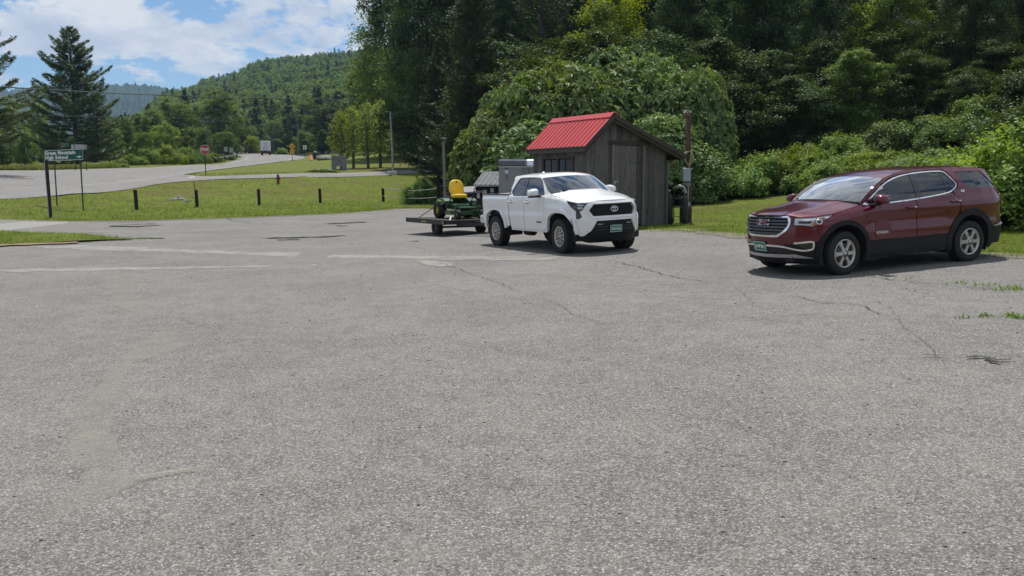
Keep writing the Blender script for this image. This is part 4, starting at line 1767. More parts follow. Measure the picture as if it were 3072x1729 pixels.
M_GRASS = grass_mat('mown_grass', (.072, .115, .012), (.175, .200, .022), (.115, .145, .016), (.120, .096, .032))
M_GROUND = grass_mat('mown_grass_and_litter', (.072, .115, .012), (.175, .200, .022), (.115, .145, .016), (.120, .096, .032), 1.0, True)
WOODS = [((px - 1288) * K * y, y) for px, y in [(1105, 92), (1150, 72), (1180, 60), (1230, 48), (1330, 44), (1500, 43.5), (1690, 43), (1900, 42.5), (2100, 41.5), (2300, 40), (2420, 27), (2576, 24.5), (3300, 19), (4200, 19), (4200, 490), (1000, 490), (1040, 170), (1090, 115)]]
WOODS += []

# one ground sheet to the foot of the hills; it dips a little under the parking lot
gx = axis_pts([(-520, -120, 25), (-120, -60, 6), (-60, 30, 1.1), (30, 90, 4), (90, 480, 26)])
gy = axis_pts([(-90, -20, 10), (-20, 14, 4), (14, 100, 1.0), (100, 200, 4), (200, 470, 15)])


def ground_z(x, y):
    z = terr(x, y)
    if in_lot(x, y):
        return z - .07
    return z + .015 * sin(x * 2.1 + y * .7) * sin(y * 1.7) + .03 * sin(x * .6) * sin(y * .5 + 1)


V = [(x, y, ground_z(x, y)) for y in gy for x in gx]
nx = len(gx)
F = [(j * nx + i, j * nx + i + 1, (j + 1) * nx + i + 1, (j + 1) * nx + i) for j in range(len(gy) - 1) for i in range(nx - 1)]
me = bpy.data.meshes.new('ground')
me.from_pydata(V, [], F)
me.polygons.foreach_set('use_smooth', [True] * len(F))
at = me.attributes.new('litter', 'FLOAT', 'POINT')
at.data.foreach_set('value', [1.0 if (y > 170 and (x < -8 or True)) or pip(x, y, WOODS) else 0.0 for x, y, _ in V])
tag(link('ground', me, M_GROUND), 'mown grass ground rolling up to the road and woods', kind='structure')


# ------------------------------------------------------------------ asphalt
def asphalt(name, lo, hi, warm, stone=1.0, dust=.35, far=False):
    t = NT(name)
    c = t.coord('Object')
    wob = t.noise(c, 40.0, 2, .5, out='Color')
    vv = t.new('ShaderNodeVectorMath', operation='MULTIPLY_ADD')
    t.l.new(wob, vv.inputs[0])
    vv.inputs[1].default_value = (.006, .006, .006)
    t.l.new(c, vv.inputs[2])
    cw = vv.outputs[0]
    s1 = t.voro(cw, 78.0 * stone, 'Color')
    d1 = t.voro(cw, 78.0 * stone, 'Distance')
    s2 = t.voro(cw, 185.0 * stone, 'Color')
    sep = t.new('ShaderNodeSeparateColor')
    t.l.new(s1, sep.inputs[0])
    sep2 = t.new('ShaderNodeSeparateColor')
    t.l.new(s2, sep2.inputs[0])
    fine = t.noise(c, 320.0, 3, .7)
    big = t.noise(c, .45, 6, .62, .3)
    mid = t.noise(c, 3.2, 6, .7)
    g = t.math('ADD', t.math('MULTIPLY', sep.outputs[0], .62), t.math('MULTIPLY', sep2.outputs[1], .38))
    tone = t.ramp(g, [(.14, lo * .30), (.36, lo * .85), (.60, (lo + hi) / 2), (.80, hi * 1.15), (.95, hi * 2.1)])
    # dark tar in the joints between stones
    tone = t.mix(t.ramp(d1, [(.40, 0.0), (.75, .75)]), tone, (lo * .38, lo * .38, lo * .40))
    # each stone a trace of its own hue
    tone = t.mix(.16, tone, t.mix(sep.outputs[2], (.36, .28, .18), (.24, .24, .25)))
    tone = t.mix(1.0, tone, t.ramp(t.math('ADD', t.math('MULTIPLY', big, .55), t.math('MULTIPLY', mid, .45)), [(.30, .80), (.52, 1.0), (.72, 1.14)]), 'MULTIPLY')
    tone = t.mix(1.0, tone, t.ramp(fine, [(.2, .74), (.8, 1.22)]), 'MULTIPLY')
    clump = t.noise(c, 26.0, 5, .75)
    tone = t.mix(1.0, tone, t.ramp(clump, [(.28, .78), (.5, 1.0), (.72, 1.22)]), 'MULTIPLY')
    # sandy dust in the hollows
    dm = t.math('MULTIPLY', t.ramp(t.math('ADD', t.math('MULTIPLY', mid, .6), t.math('MULTIPLY', big, .5)), [(.52, 0.0), (.70, 1.0)]), dust)
    tone = t.mix(dm, tone, warm)
    tone = t.mix(1.0, tone, (1.0, .997, .978), 'MULTIPLY')
    h = t.math('ADD', t.math('MULTIPLY', d1, -1.0), t.math('MULTIPLY', fine, .35))
    return t.done(t.principled(tone, .88, 0, t.bump(h, .75, .006), 0, .25))


M_ASPH = asphalt('worn_asphalt', .148, .268, (.228, .218, .187))
M_ROAD = asphalt('road_asphalt', .20, .295, (.262, .258, .245), .6, .25)
lot = sheet('parking_lot', LOT_R, M_ASPH, .012, 2.2)
tag(lot, 'worn grey asphalt parking lot', kind='structure')


def P(u2, y):
    """world x of a direction (photo column, 2576 wide) at distance y"""
    return (u2 - 1288) * K * y


def worldpts(lst):
    return [(P(px, y), y) for px, y in lst]


NEAR_EDGE = worldpts([(-700, 36), (-300, 41.5), (0, 50), (130, 54.5), (250, 59), (330, 63.5), (400, 67.5), (480, 71)]) + worldpts([(560, 73), (700, 74), (850, 79), (1000, 85), (1060, 88), (1200, 92)])
FAR_DRIVE = worldpts([(1200, 99), (1060, 94.5), (1000, 91.5), (850, 84), (700, 78), (600, 77.3), (540, 77), (500, 77.5), (467, 80)])
NEAR2 = worldpts([(500, 85), (540, 91), (628, 108), (680, 119), (716, 130), (752, 141), (775, 152), (768, 166), (745, 182), (701, 203), (660, 238), (640, 290)])
FARR = worldpts([(570, 292), (566, 240), (592, 205), (611, 180), (617, 160), (606, 140), (585, 128), (558, 119), (482, 110), (400, 101), (335, 97.5), (200, 90), (0, 82), (-300, 71), (-700, 62)])
ROAD = NEAR_EDGE + FAR_DRIVE + NEAR2 + FARR
road = sheet('road', ROAD, M_ROAD, .045, 2.5)
tag(road, 'grey two-lane road bending up into the wooded valley', kind='structure')


def ribbon(name, line, width, mat, dz, zf=terr, step=.6, fade=True, jag=0.0, seed=1, taper=False):
    """strip along a ground line; 'fade' attribute is 0 at the rims"""
    r = np.random.default_rng(seed)
    pts = []
    for a, b in zip(line, line[1:]):
        a, b = Vector(a[:2]), Vector(b[:2])
        k = max(1, int((b - a).length / step))
        pts += [a.lerp(b, i / k) for i in range(k)]
    pts.append(Vector(line[-1][:2]))
    n = len(pts)
    V, F, A = [], [], []
    off = 0.0
    for i, p in enumerate(pts):
        d = (pts[min(i + 1, n - 1)] - pts[max(i - 1, 0)]).normalized()
        nn = Vector((-d.y, d.x))
        w = width if isinstance(width, (int, float)) else width(i / (n - 1))
        if jag:
            off = off * .7 + r.normal(0, jag)
            w *= r.uniform(.45, 1.5)
        if taper:
            w *= max(.12, min(1, 6 * min(i, n - 1 - i) / n))
        for k, al in ((-1, 0), (-.55, 1), (0, 1), (.55, 1), (1, 0)):
            q = p + nn * (k * w / 2 + off)
            V.append((q.x, q.y, zf(q.x, q.y) + dz))
            A.append(al * (1 if 0 < i < n - 1 or not fade else 0))
    for i in range(n - 1):
        for k in range(4):
            a = i * 5 + k
            F.append((a, a + 1, a + 6, a + 5)[::-1])
    me = bpy.data.meshes.new(name)
    me.from_pydata(V, [], F)
    at = me.attributes.new('fade', 'FLOAT', 'POINT')
    at.data.foreach_set('value', A)
    me.polygons.foreach_set('use_smooth', [True] * len(F))
    return link(name, me, mat)


def worn(name, col1, col2, cover=.75, scale=5.0, rough=.85, thresh=.38, soft=.22):
    """thin worn layer (paint, sand, seal) broken up at its rims"""
    t = NT(name)
    c = t.coord('Object')
    n = t.noise(c, scale, 6, .68)
    g = t.noise(c, 130.0, 3, .7)
    a = t.attr('fade')
    f = t.math('ADD', t.math('MULTIPLY', a, .75), t.math('SUBTRACT', n, .62))
    f = t.math('ADD', f, t.math('MULTIPLY', t.math('SUBTRACT', g, .5), .35))
    m = t.math('MULTIPLY', t.ramp(f, [(thresh, 0.0), (thresh + soft, 1.0)]), cover)
    col = t.mix(t.math('ADD', t.math('MULTIPLY', g, .7), t.math('MULTIPLY', n, .3)), col1, col2)
    p = t.principled(col, rough, 0, t.bump(g, .5, .004), 0, .2)
    tr = t.new('ShaderNodeBsdfTransparent')
    ms = t.new('ShaderNodeMixShader')
    t.put(ms.inputs[0], m)
    t.l.new(tr.outputs[0], ms.inputs[1])
    t.l.new(p, ms.inputs[2])
    return t.done(ms.outputs[0])


M_LINEW = worn('white_road_paint', (.42, .42, .41), (.62, .62, .60), .9, 1.5)
M_LINEY = worn('yellow_road_paint', (.46, .27, .05), (.60, .37, .10), .92, 1.2)
M_SEAL = worn('pale_seal_coat', (.275, .265, .24), (.375, .365, .335), .72, 2.2, thresh=.18, soft=.5)
M_SAND = worn('washed_sand', (.26, .245, .21), (.385, .365, .315), .55, 1.3, thresh=.26, soft=.75)
M_CRACK = worn('open_crack', (.02, .02, .02), (.06, .058, .052), .85, 9.0, thresh=.28, soft=.3)
M_CRACK2 = worn('hairline_crack', (.05, .05, .048), (.10, .098, .09), .65, 6.0, thresh=.34, soft=.35)
M_TAR = worn('torn_tar', (.010, .010, .011), (.05, .05, .048), .92, 3.0, thresh=.25, soft=.12)
M_CONC = worn('pale_apron', (.235, .225, .205), (.31, .30, .275), .92, .8, thresh=.05, soft=.1)

# road markings
YL = worldpts([(-700, 47), (-300, 54), (0, 66.5), (80, 69.8), (150, 72.6)])
for d, nm in ((-.13, 'a'), (.13, 'b')):
    o = ribbon('road_line', [(x, y + d) for x, y in YL], .13, M_LINEY, .052, step=2)
    tag(o, 'yellow centre line on the road behind the green sign', kind='structure')
YL2 = worldpts([(655, 150), (671, 157), (684, 166), (688, 178), (683, 195), (672, 215)])
for d in (-.16, .16):
    tag(ribbon('road_line', [(x + d, y) for x, y in YL2], .16, M_LINEY, .052, step=2), 'yellow centre line where the road bends', kind='structure')
for ln in ([(-300, 46), (0, 57.5), (100, 60.5), (220, 64), (330, 69), (420, 76), (470, 83), (520, 91), (600, 106), (690, 126), (735, 145), (746, 158), (738, 172), (715, 190)],
           [(0, 78), (200, 86), (335, 94), (430, 101), (520, 110), (590, 120), (622, 137), (630, 155), (626, 172), (615, 190), (600, 215)]):
    tag(ribbon('road_line', worldpts(ln), .13, M_LINEW, .052, step=2), 'thin white edge line on the road', kind='structure')
tag(ribbon('stop_line', worldpts([(478, 73.8), (500, 76.4)]), .6, M_LINEW, .052, step=.5), 'white stop bar at the mouth of the driveway', kind='structure')

# pale strips, aprons, sand and cracks on the lot


def G(u2, v2):
    """where the line of sight through a photo point (2576 x 1450) meets the lot"""
    a, b = (u2 - 1288) * K, (v2 - 458.7) * K
    y = 20.0
    for _ in range(60):
        y = y + .6 * ((CAMZ - lot_z(a * y, y)) / b - y) if b > .01 else y
    return (a * y, y)


GL = lambda l: [G(*p) for p in l]
Z1, Z2, Z3, Z4 = .018, .023, .028, .034
strips = [
    ('seal_strip', [(60, 621), (180, 622), (420, 631), (700, 640), (1000, 648), (1200, 651), (1420, 652)], lambda t: lerp(1.35, 1.05, t), M_SEAL, Z1),
    ('seal_strip', [(-60, 683), (120, 681), (400, 676), (650, 671), (827, 667)], lambda t: lerp(.85, .50, t), M_SEAL, Z1),
    ('seal_patch', [(1040, 655), (1090, 664), (1135, 674)], lambda t: .55, M_SEAL, Z2),
    ('sand_trail', [(300, 690), (315, 760), (345, 810), (395, 880), (300, 925), (265, 985), (215, 1050), (205, 1130), (225, 1200), (255, 1245), (130, 1310), (-40, 1380)], lambda t: lerp(.8, .42, t) * (1 + .35 * sin(t * 23)), M_SAND, Z1),
    ('sand_trail', [(255, 1240), (330, 1225), (450, 1205), (600, 1190)], lambda t: .26, M_SAND, Z2),
    ('sand_patch', [(1180, 652), (1300, 648), (1420, 640), (1560, 636)], lambda t: .9, M_SAND, Z2),
    ('sand_patch', [(1560, 705), (1700, 712), (1850, 708)], lambda t: .8, M_SAND, Z1),
    ('sand_patch', [(1560, 752), (1700, 745), (1880, 752)], lambda t: .55, M_SAND, Z1),
    ('sand_patch', [(700, 548), (860, 541), (1000, 530), (1060, 526)], lambda t: 2.0, M_SAND, Z1),
    ('sand_patch', [(2150, 1040), (2300, 1050), (2450, 1062)], lambda t: .30, M_SAND, Z1),
    ('sand_patch', [(0, 640), (60, 622), (200, 610), (330, 607)], lambda t: .8, M_SAND, Z2),
    ('sand_patch', [(1640, 582), (1760, 584), (1890, 598)], lambda t: .7, M_SAND, Z2),
    ('sand_patch', [(1900, 800), (2060, 790), (2200, 800)], lambda t: .5, M_SAND, Z1),
    ('sand_patch', [(1250, 690), (1400, 690), (1550, 700)], lambda t: .8, M_SAND, Z1),
]
for nm, ln, w, m, z in strips:
    o = ribbon(nm, GL(ln), w, m, z, lot_z, .3, jag=.012 if m is M_SEAL else .02, seed=len(nm))
    tag(o, {'seal_strip': 'pale strip of seal across the lot', 'seal_patch': 'small pale patch on the asphalt', 'sand_trail': 'sandy trail washed across the asphalt', 'sand_patch': 'sandy dust lying on the asphalt'}[nm], kind='structure')
ap = sheet('driveway_apron', [G(-40, 549), G(0, 549), G(130, 556.5), G(205, 558), G(120, 570), G(0, 584), G(-60, 588)], M_CONC, Z1, .8, lot_z, fade=.5)
tag(ap, 'pale apron where the lot meets the drive', kind='structure')


def crack(pts, w, mat, seed, z=Z3, jag=.03, step=.12):
    """several photo points joined into one jagged crack"""
    o = ribbon('crack', GL(pts), w, mat, z, lot_z, step, jag=jag, seed=seed, taper=True)
    return tag(o, 'crack in the asphalt', kind='structure')


crack([(2310, 802), (2230, 797), (2180, 776), (2120, 766), (2060, 767), (1990, 745)], .030, M_CRACK, 1)
crack([(2310, 802), (2400, 806), (2480, 806), (2580, 800)], .024, M_CRACK, 2)
crack([(2330, 812), (2440, 828), (2590, 845)], .018, M_CRACK2, 3)
crack([(1540, 655), (1590, 668), (1680, 696), (1760, 710), (1850, 720)], .034, M_CRACK, 4)
crack([(1850, 720), (1950, 735), (2040, 742)], .02, M_CRACK2, 5)
crack([(1090, 656), (1180, 690), (1260, 712), (1330, 745)], .032, M_CRACK2, 6)
crack([(2090, 690), (2200, 700), (2320, 712), (2420, 722), (2576, 740)], .034, M_CRACK, 7)
crack([(1120, 655), (1300, 657), (1500, 656)], .05, M_CRACK2, 8)
crack([(1900, 605), (1780, 618), (1640, 612), (1560, 605)], .03, M_CRACK2, 9)
crack([(2100, 900), (2250, 912), (2400, 908), (2576, 900)], .014, M_CRACK2, 10, jag=.015)
crack([(1200, 880), (1350, 905), (1480, 915), (1620, 930)], .012, M_CRACK2, 11, jag=.015)
crack([(530, 802), (600, 795), (690, 788)], .014, M_CRACK2, 12, jag=.012)
crack([(90, 1232), (150, 1222), (210, 1200)], .010, M_CRACK2, 13, jag=.008, step=.05)
crack([(1650, 1040), (1800, 1075), (1950, 1120), (2050, 1180)], .011, M_CRACK2, 14, jag=.01)
crack([(0, 588), (200, 586), (420, 588), (560, 582), (700, 577)], .06, M_CRACK, 15, jag=.05, step=.3)
crack([(560, 548), (610, 560), (700, 566)], .07, M_CRACK, 16, jag=.06, step=.3)
crack([(1240, 640), (1330, 612), (1420, 600)], .03, M_CRACK2, 17)
crack([(1600, 990), (1750, 975), (1900, 985)], .010, M_CRACK2, 18, jag=.01)
for i, (pts_, w_) in enumerate([
        ([(1330, 745), (1400, 770), (1450, 800), (1560, 830)], .016), ([(1020, 700), (1160, 735), (1290, 742)], .014), ([(700, 700), (860, 705), (1040, 700)], .016),
        ([(1700, 780), (1820, 800), (1960, 812), (2060, 830)], .014), ([(1980, 860), (2120, 858), (2290, 872)], .012), ([(900, 900), (1020, 930), (1190, 940)], .010),
        ([(1500, 1110), (1590, 1125), (1640, 1150), (1740, 1160)], .009), ([(2100, 1110), (2250, 1095), (2420, 1120)], .009), ([(760, 1060), (880, 1050), (960, 1065)], .008),
        ([(2050, 690), (2180, 683), (2360, 680), (2560, 690)], .02), ([(820, 620), (960, 612), (1040, 618)], .03), ([(420, 800), (500, 830), (640, 840)], .012),
        ([(2240, 770), (2290, 830), (2360, 880), (2400, 940)], .012), ([(1850, 720), (1900, 770), (1990, 800)], .012), ([(1240, 1260), (1340, 1240), (1490, 1255)], .007)]):
    crack(pts_, w_ * 1.25, M_CRACK2, 70 + i, jag=.012)
# torn, broken places
for i, (pts, w) in enumerate((([(640, 601), (690, 599), (760, 598), (840, 596), (890, 593)], .55), ([(690, 605), (760, 603)], .3), ([(270, 569), (350, 571), (420, 567)], .6), ([(300, 566), (400, 563)], .3), ([(820, 565), (880, 562), (940, 559)], .6), ([(840, 569), (880, 569)], .3), ([(210, 604), (300, 603), (360, 600), (420, 602)], .35), ([(1020, 609), (1060, 607)], .25),
                              ([(2440, 911), (2490, 910), (2530, 919), (2576, 918)], .055), ([(2490, 912), (2520, 922), (2545, 928)], .06), ([(2330, 905), (2400, 908)], .03), ([(2500, 913), (2540, 921)], .045))):
    o = ribbon('torn_asphalt', GL(pts), w, M_TAR, Z4, lot_z, max(.05, w * .45), jag=w * .16, seed=40 + i, taper=True)
    tag(o, 'broken dark hole torn in the asphalt', kind='structure')
# grass island at the left of the lot, and worn soil at its rim
ISL = rough_edge([(-12.2, 28.3), (-13.6, 29.6), (-15.6, 30.7), (-19, 32.2), (-26, 35), (-45, 40), (-45, 22), (-22, 23.3), (-16.4, 25.1), (-14.6, 26.3), (-13.2, 27.5)], .4, .09, 8)
isl = sheet('grass_island', ISL, M_GRASS, .05, .8, lambda x, y: lot_z(x, y) + .04 * sin(x * 1.3) * sin(y))
tag(isl, 'tongue of grass running into the lot at the left', kind='structure')
SOIL = worn('bare_soil', (.16, .105, .065), (.30, .225, .155), .95, 1.5, thresh=.1, soft=.2)
tag(ribbon('soil_edge', [(-22, 23.2), (-16.4, 25.0), (-14.6, 26.1), (-13.4, 27.1)], .9, SOIL, .055, lot_z, .3, jag=.05, seed=4), 'bare sandy soil along the grass edge', kind='structure')

EDGE_D = worn('edge_dirt', (.20, .17, .125), (.30, .265, .20), .75, 1.1, thresh=.34, soft=.5)
for ln, w_ in (([(-30, 41.8), (-24, 41.0), (-20.5, 39.6), (-17.0, 39.9), (-13.9, 42.0), (-11.5, 44.4), (-9.35, 46.9), (-8.0, 50.2), (-7.1, 53.4)], .8), ([(5.05, 26.75), (5.6, 24.9), (6.1, 23.0), (7.3, 19.9), (8.5, 17.2), (9.1, 16.05), (11, 13.6)], .5)):
    tag(ribbon('soil_edge', ln, w_ * 2, EDGE_D, .034, lot_z, .35, jag=.12, seed=9), 'crumbled dirt between lawn and asphalt', kind='structure')
# ------------------------------------------------------------------ foliage
def leaf_mesh(name, C, Nn, size, aspect=.55, fold=.18, seed=0, T=None, svar=.35):
    """one folded diamond (two triangles) per leaf"""
    r = np.random.default_rng(seed)
    n = len(C)
    Nn = Nn / np.maximum(1e-6, np.linalg.norm(Nn, axis=1, keepdims=True))
    if T is None:
        T = r.normal(size=(n, 3))
    T = T - Nn * np.sum(T * Nn, axis=1, keepdims=True)
    T /= np.maximum(1e-6, np.linalg.norm(T, axis=1, keepdims=True))
    B = np.cross(Nn, T)
    s = (size * (1 + svar * r.uniform(-1, 1, n)))[:, None] if np.isscalar(size) else size[:, None] * (1 + svar * r.uniform(-1, 1, n))[:, None]
    v = np.empty((n, 4, 3))
    v[:, 0] = C - T * s * .5
    v[:, 1] = C + B * s * aspect * .5 + Nn * s * fold - T * s * .06
    v[:, 2] = C + T * s * .5
    v[:, 3] = C - B * s * aspect * .5 + Nn * s * fold - T * s * .06
    me = bpy.data.meshes.new(name)
    me.vertices.add(n * 4)
    me.vertices.foreach_set('co', v.reshape(-1))
    base = (np.arange(n) * 4)[:, None]
    idx = np.concatenate([base + np.array([0, 1, 2]), base + np.array([0, 2, 3])], axis=1).reshape(-1)
    me.loops.add(n * 6)
    me.loops.foreach_set('vertex_index', idx.astype(np.int32))
    me.polygons.add(n * 2)
    me.polygons.foreach_set('loop_start', (np.arange(n * 2) * 3).astype(np.int32))
    me.polygons.foreach_set('loop_total', np.full(n * 2, 3, np.int32))
    me.update(calc_edges=True)
    return me


def bark(name, c1, c2, scale=1.0):
    if name in MATS:
        return MATS[name]
    t = NT(name)
    n = t.noise(t.coord('Object', (5 * scale, 5 * scale, 1.2 * scale)), 2.5, 6, .7)
    MATS[name] = t.done(t.principled(t.mix(t.ramp(n, [(.35, 0), (.65, 1.0)]), c1, c2), .9, 0, t.bump(n, .8, .03), 0, .15))
    return MATS[name]


BARK_D = bark('dark_bark', (.030, .026, .022), (.085, .075, .065))
BARK_G = bark('grey_bark', (.075, .070, .062), (.17, .16, .145))
BARK_P = bark('pine_bark', (.045, .034, .028), (.11, .085, .07))
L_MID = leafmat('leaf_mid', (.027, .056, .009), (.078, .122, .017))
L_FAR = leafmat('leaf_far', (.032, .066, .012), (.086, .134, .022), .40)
L_DARK = leafmat('leaf_dark', (.011, .024, .005), (.038, .062, .011), .32)  # deep shade of the wood is partly put into this leaf colour
L_BRIGHT = leafmat('leaf_bright', (.050, .095, .010), (.115, .165, .020), .45)  # lighter colour for sunlit crowns, also for yellow-green trees and shrubs
L_SUMAC = leafmat("leaf_sumac", (.026, .056, .012), (.100, .150, .034), .34, .03)
L_VINE = leafmat("leaf_vine", (.040, .082, .012), (.125, .180, .028), .40, .02)
L_PINE = leafmat('needle_pine', (.020, .036, .012), (.052, .072, .020), .18, .05)
L_SPRUCE = leafmat('needle_dark', (.012, .022, .009), (.034, .050, .016), .14, .04)
L_BIRCH = leafmat('leaf_birch', (.060, .098, .016), (.130, .165, .028), .50)


def broad_proto(seed, h, r, base, nlobe, nleaf, leaf, droop=0.0, flat=1.0, open_=.0):
    g = np.random.default_rng(seed)
    C, Nn = [], []
    lob = []
    per = nleaf // nlobe
    for i in range(nlobe):
        t = base + (1 - base) * (i + .5) / nlobe
        k = (t - base) / (1 - base)
        env = r * max(.1, sin(pi * min(1, .20 + .76 * k))) ** .55 * g.uniform(.78, 1.12)
        a = i * 2.399 + g.uniform(-.5, .5)
        d = env * g.uniform(.35, .72) if k < .93 else env * .2
        lr = r * g.uniform(.36, .56) * (1 - .15 * k)
        c = np.array([d * cos(a), d * sin(a), t * h - lr * .4])
        lob.append((c, lr))
        m = 16
        sub = g.normal(size=(m, 3))
        sub[:, 2] += .35
        sub /= np.linalg.norm(sub, axis=1, keepdims=True)
        sr = g.uniform(.72, 1.08, m)
        pick = g.integers(0, m, per)
        p = sub[pick] * sr[pick][:, None] + g.normal(0, .20, (per, 3)) * np.array([1, 1, .8])
        p[:, 2] *= flat
        out = p / np.maximum(.2, np.linalg.norm(p, axis=1, keepdims=True))
        q = c + p * lr
        C.append(q)
        nn = out * .8 + np.array([0, 0, .75]) + g.normal(0, .55, (per, 3))
        Nn.append(nn)
    C, Nn = np.concatenate(C), np.concatenate(Nn)
    keep = C[:, 2] > .25
    C, Nn = C[keep], Nn[keep]
    crown = leaf_mesh('crown', C, Nn, leaf, .62, .16, seed)
    tr = MB()
    lean = g.normal(0, .25, 2)
    tp = [(0, 0, -.4), (lean[0] * .2, lean[1] * .2, h * .25), (lean[0] * .6, lean[1] * .6, h * .55), (lean[0], lean[1], h * .88)]
    br = .016 * h + .03
    tr.tube(tp, [br * 1.25, br, br * .65, br * .15], 9)
    for c, lr in lob:
        z0 = max(h * .12, c[2] * g.uniform(.45, .72))
        s = (lean[0] * z0 / h, lean[1] * z0 / h, z0)
        mid = (c[0] * .5 + g.normal(0, .2), c[1] * .5 + g.normal(0, .2), lerp(z0, c[2], .6))
        tr.tube([s, mid, tuple(c)], [br * .38, br * .22, br * .06], 6, False)
    return tr.mesh('trunk'), crown


def conifer_proto(seed, h, r, base, step, leaf, per, up=.12, bare=.0, gap=0.0, ragged=.25, thick=1.0, nbr=(4, 7)):
    """tall conifer: whorls of limbs carrying sprays of needles"""
    g = np.random.default_rng(seed)
    C, Nn, T = [], [], []
    tr = MB()
    br = .013 * h + .02
    tr.tube([(0, 0, -.4), (.05, 0, h * .4), (-.04, .06, h * .75), (0, 0, h)], [br * 1.2, br * .85, br * .45, br * .05], 9)
    z = h * base
    while z < h * .985:
        k = (z / h - base) / (1 - base)
        L0 = r * (1 - k) ** .75 * (1.0 if k > .12 else .75 + 2 * k)
        m = g.integers(*nbr)
        a0 = g.uniform(0, 6.28)
        for j in range(m):
            if g.random() < gap:
                continue
            a = a0 + 2 * pi * j / m + g.normal(0, .25)
            L = max(.25, L0 * (1 + g.normal(0, ragged)))
            el = g.normal(up + .35 * k, .10)
            d = np.array([cos(a) * cos(el), sin(a) * cos(el), sin(el)])
            side = np.array([-sin(a), cos(a), 0])
            o = np.array([0, 0, z + g.normal(0, step * .2)])
            sag = -.10 * L * (1 - k)
            tipup = .16 * L
            bp = [tuple(o + d * L * s + np.array([0, 0, sag * sin(pi * s) + tipup * s * s])) for s in (0, .5, 1)]
            tr.tube(bp, [br * .30 * (1 - k) + .012, br * .17 * (1 - k) + .01, .006], 4, False)
            n = int(per * (L / r) ** 1.15) + 8
            s = g.uniform(.18 + bare, 1.0, n) ** .75
            wid = .34 * L * (1.05 - s) * thick + .10
            lat = g.uniform(-1, 1, n)
            p = o + d * (L * s)[:, None] + side * (lat * wid)[:, None]
            p[:, 2] += sag * np.sin(pi * s) + tipup * s * s + g.normal(0, .10, n) + .05 * wid
            t = d * .8 + side * (np.sign(lat) * .7)[:, None] + np.array([0, 0, .30]) + g.normal(0, .40, (n, 3))
            nn = np.array([0, 0, 1.0]) + g.normal(0, .55, (n, 3))
            C.append(p)
            T.append(t)
            Nn.append(nn)
        z += step * g.uniform(.75, 1.25) * (1 - .35 * k)
    C, Nn, T = np.concatenate(C), np.concatenate(Nn), np.concatenate(T)
    crown = leaf_mesh('crown', C, Nn, leaf, .20, .05, seed, T)
    return tr.mesh('trunk'), crown


def sumac_proto(seed, h, r, stems, whorls, leaf):
    """spreading sumac: arching stems ending in rosettes of long pinnate leaves and red fruit cones"""
    g = np.random.default_rng(seed)
    tr = MB()
    C, Nn, T, Z = [], [], [], []
    F = MB()
    ends = []
    for i in range(whorls):
        a = g.uniform(0, 6.28)
        rr = r * sqrt(g.uniform(0, 1))
        dome = sqrt(max(0, 1 - (rr / r) ** 2 * .94))
        zz = h * (.18 + .82 * dome) * g.uniform(.66, 1.06)
        if g.random() < .34:
            zz *= g.uniform(.35, .85)
        ends.append(np.array([rr * cos(a), rr * sin(a), zz]))
    for e in ends:
        out = np.array([e[0], e[1], 0]) / (r + .01)
        axis = out * .75 + np.array([0, 0, .9]) + g.normal(0, .38, 3)
        axis /= np.linalg.norm(axis)
        m = g.integers(7, 11)
        for j in range(m):
            a = 2 * pi * j / m + g.normal(0, .3)
            u = np.cross(axis, [1, .3, .2])
            u /= np.linalg.norm(u)
            v = np.cross(axis, u)
            d = u * cos(a) + v * sin(a)
            Lf = leaf * g.uniform(.75, 1.2)
            sd = np.cross(axis, d)
            for s, k in ((.32, .62), (.72, .78)):       # inner and outer half of one long pinnate leaf
                c = e + d * Lf * s + axis * Lf * (.42 * s - .40 * s * s)
                C.append(c)
                T.append(d + axis * (.42 - .80 * s))
                Nn.append(axis + d * (.15 + .35 * s) + sd * g.normal(0, .35) + g.normal(0, .15, 3))
                Z.append(Lf * k)
        if g.random() < .42:
            F.lathe([(0, 0), (.035, .03), (.045, .09), (.02, .18), (0, .20)], 6, 'Z', tuple(e + axis * .05), True)
    for i in range(stems):
        e = ends[g.integers(0, len(ends))]
        s = g.normal(0, r * .22, 2)
        tr.tube([(s[0], s[1], -.3), (lerp(s[0], e[0], .3), lerp(s[1], e[1], .3), e[2] * .5), tuple(e)], [.07, .045, .015], 6, False)
    C, Nn, T = np.array(C), np.array(Nn), np.array(T)
    crown = leaf_mesh('foliage', C, Nn, np.array(Z), .46, .10, seed, T, .2)
    return tr.mesh('stem'), crown, F.mesh('fruit_cone')


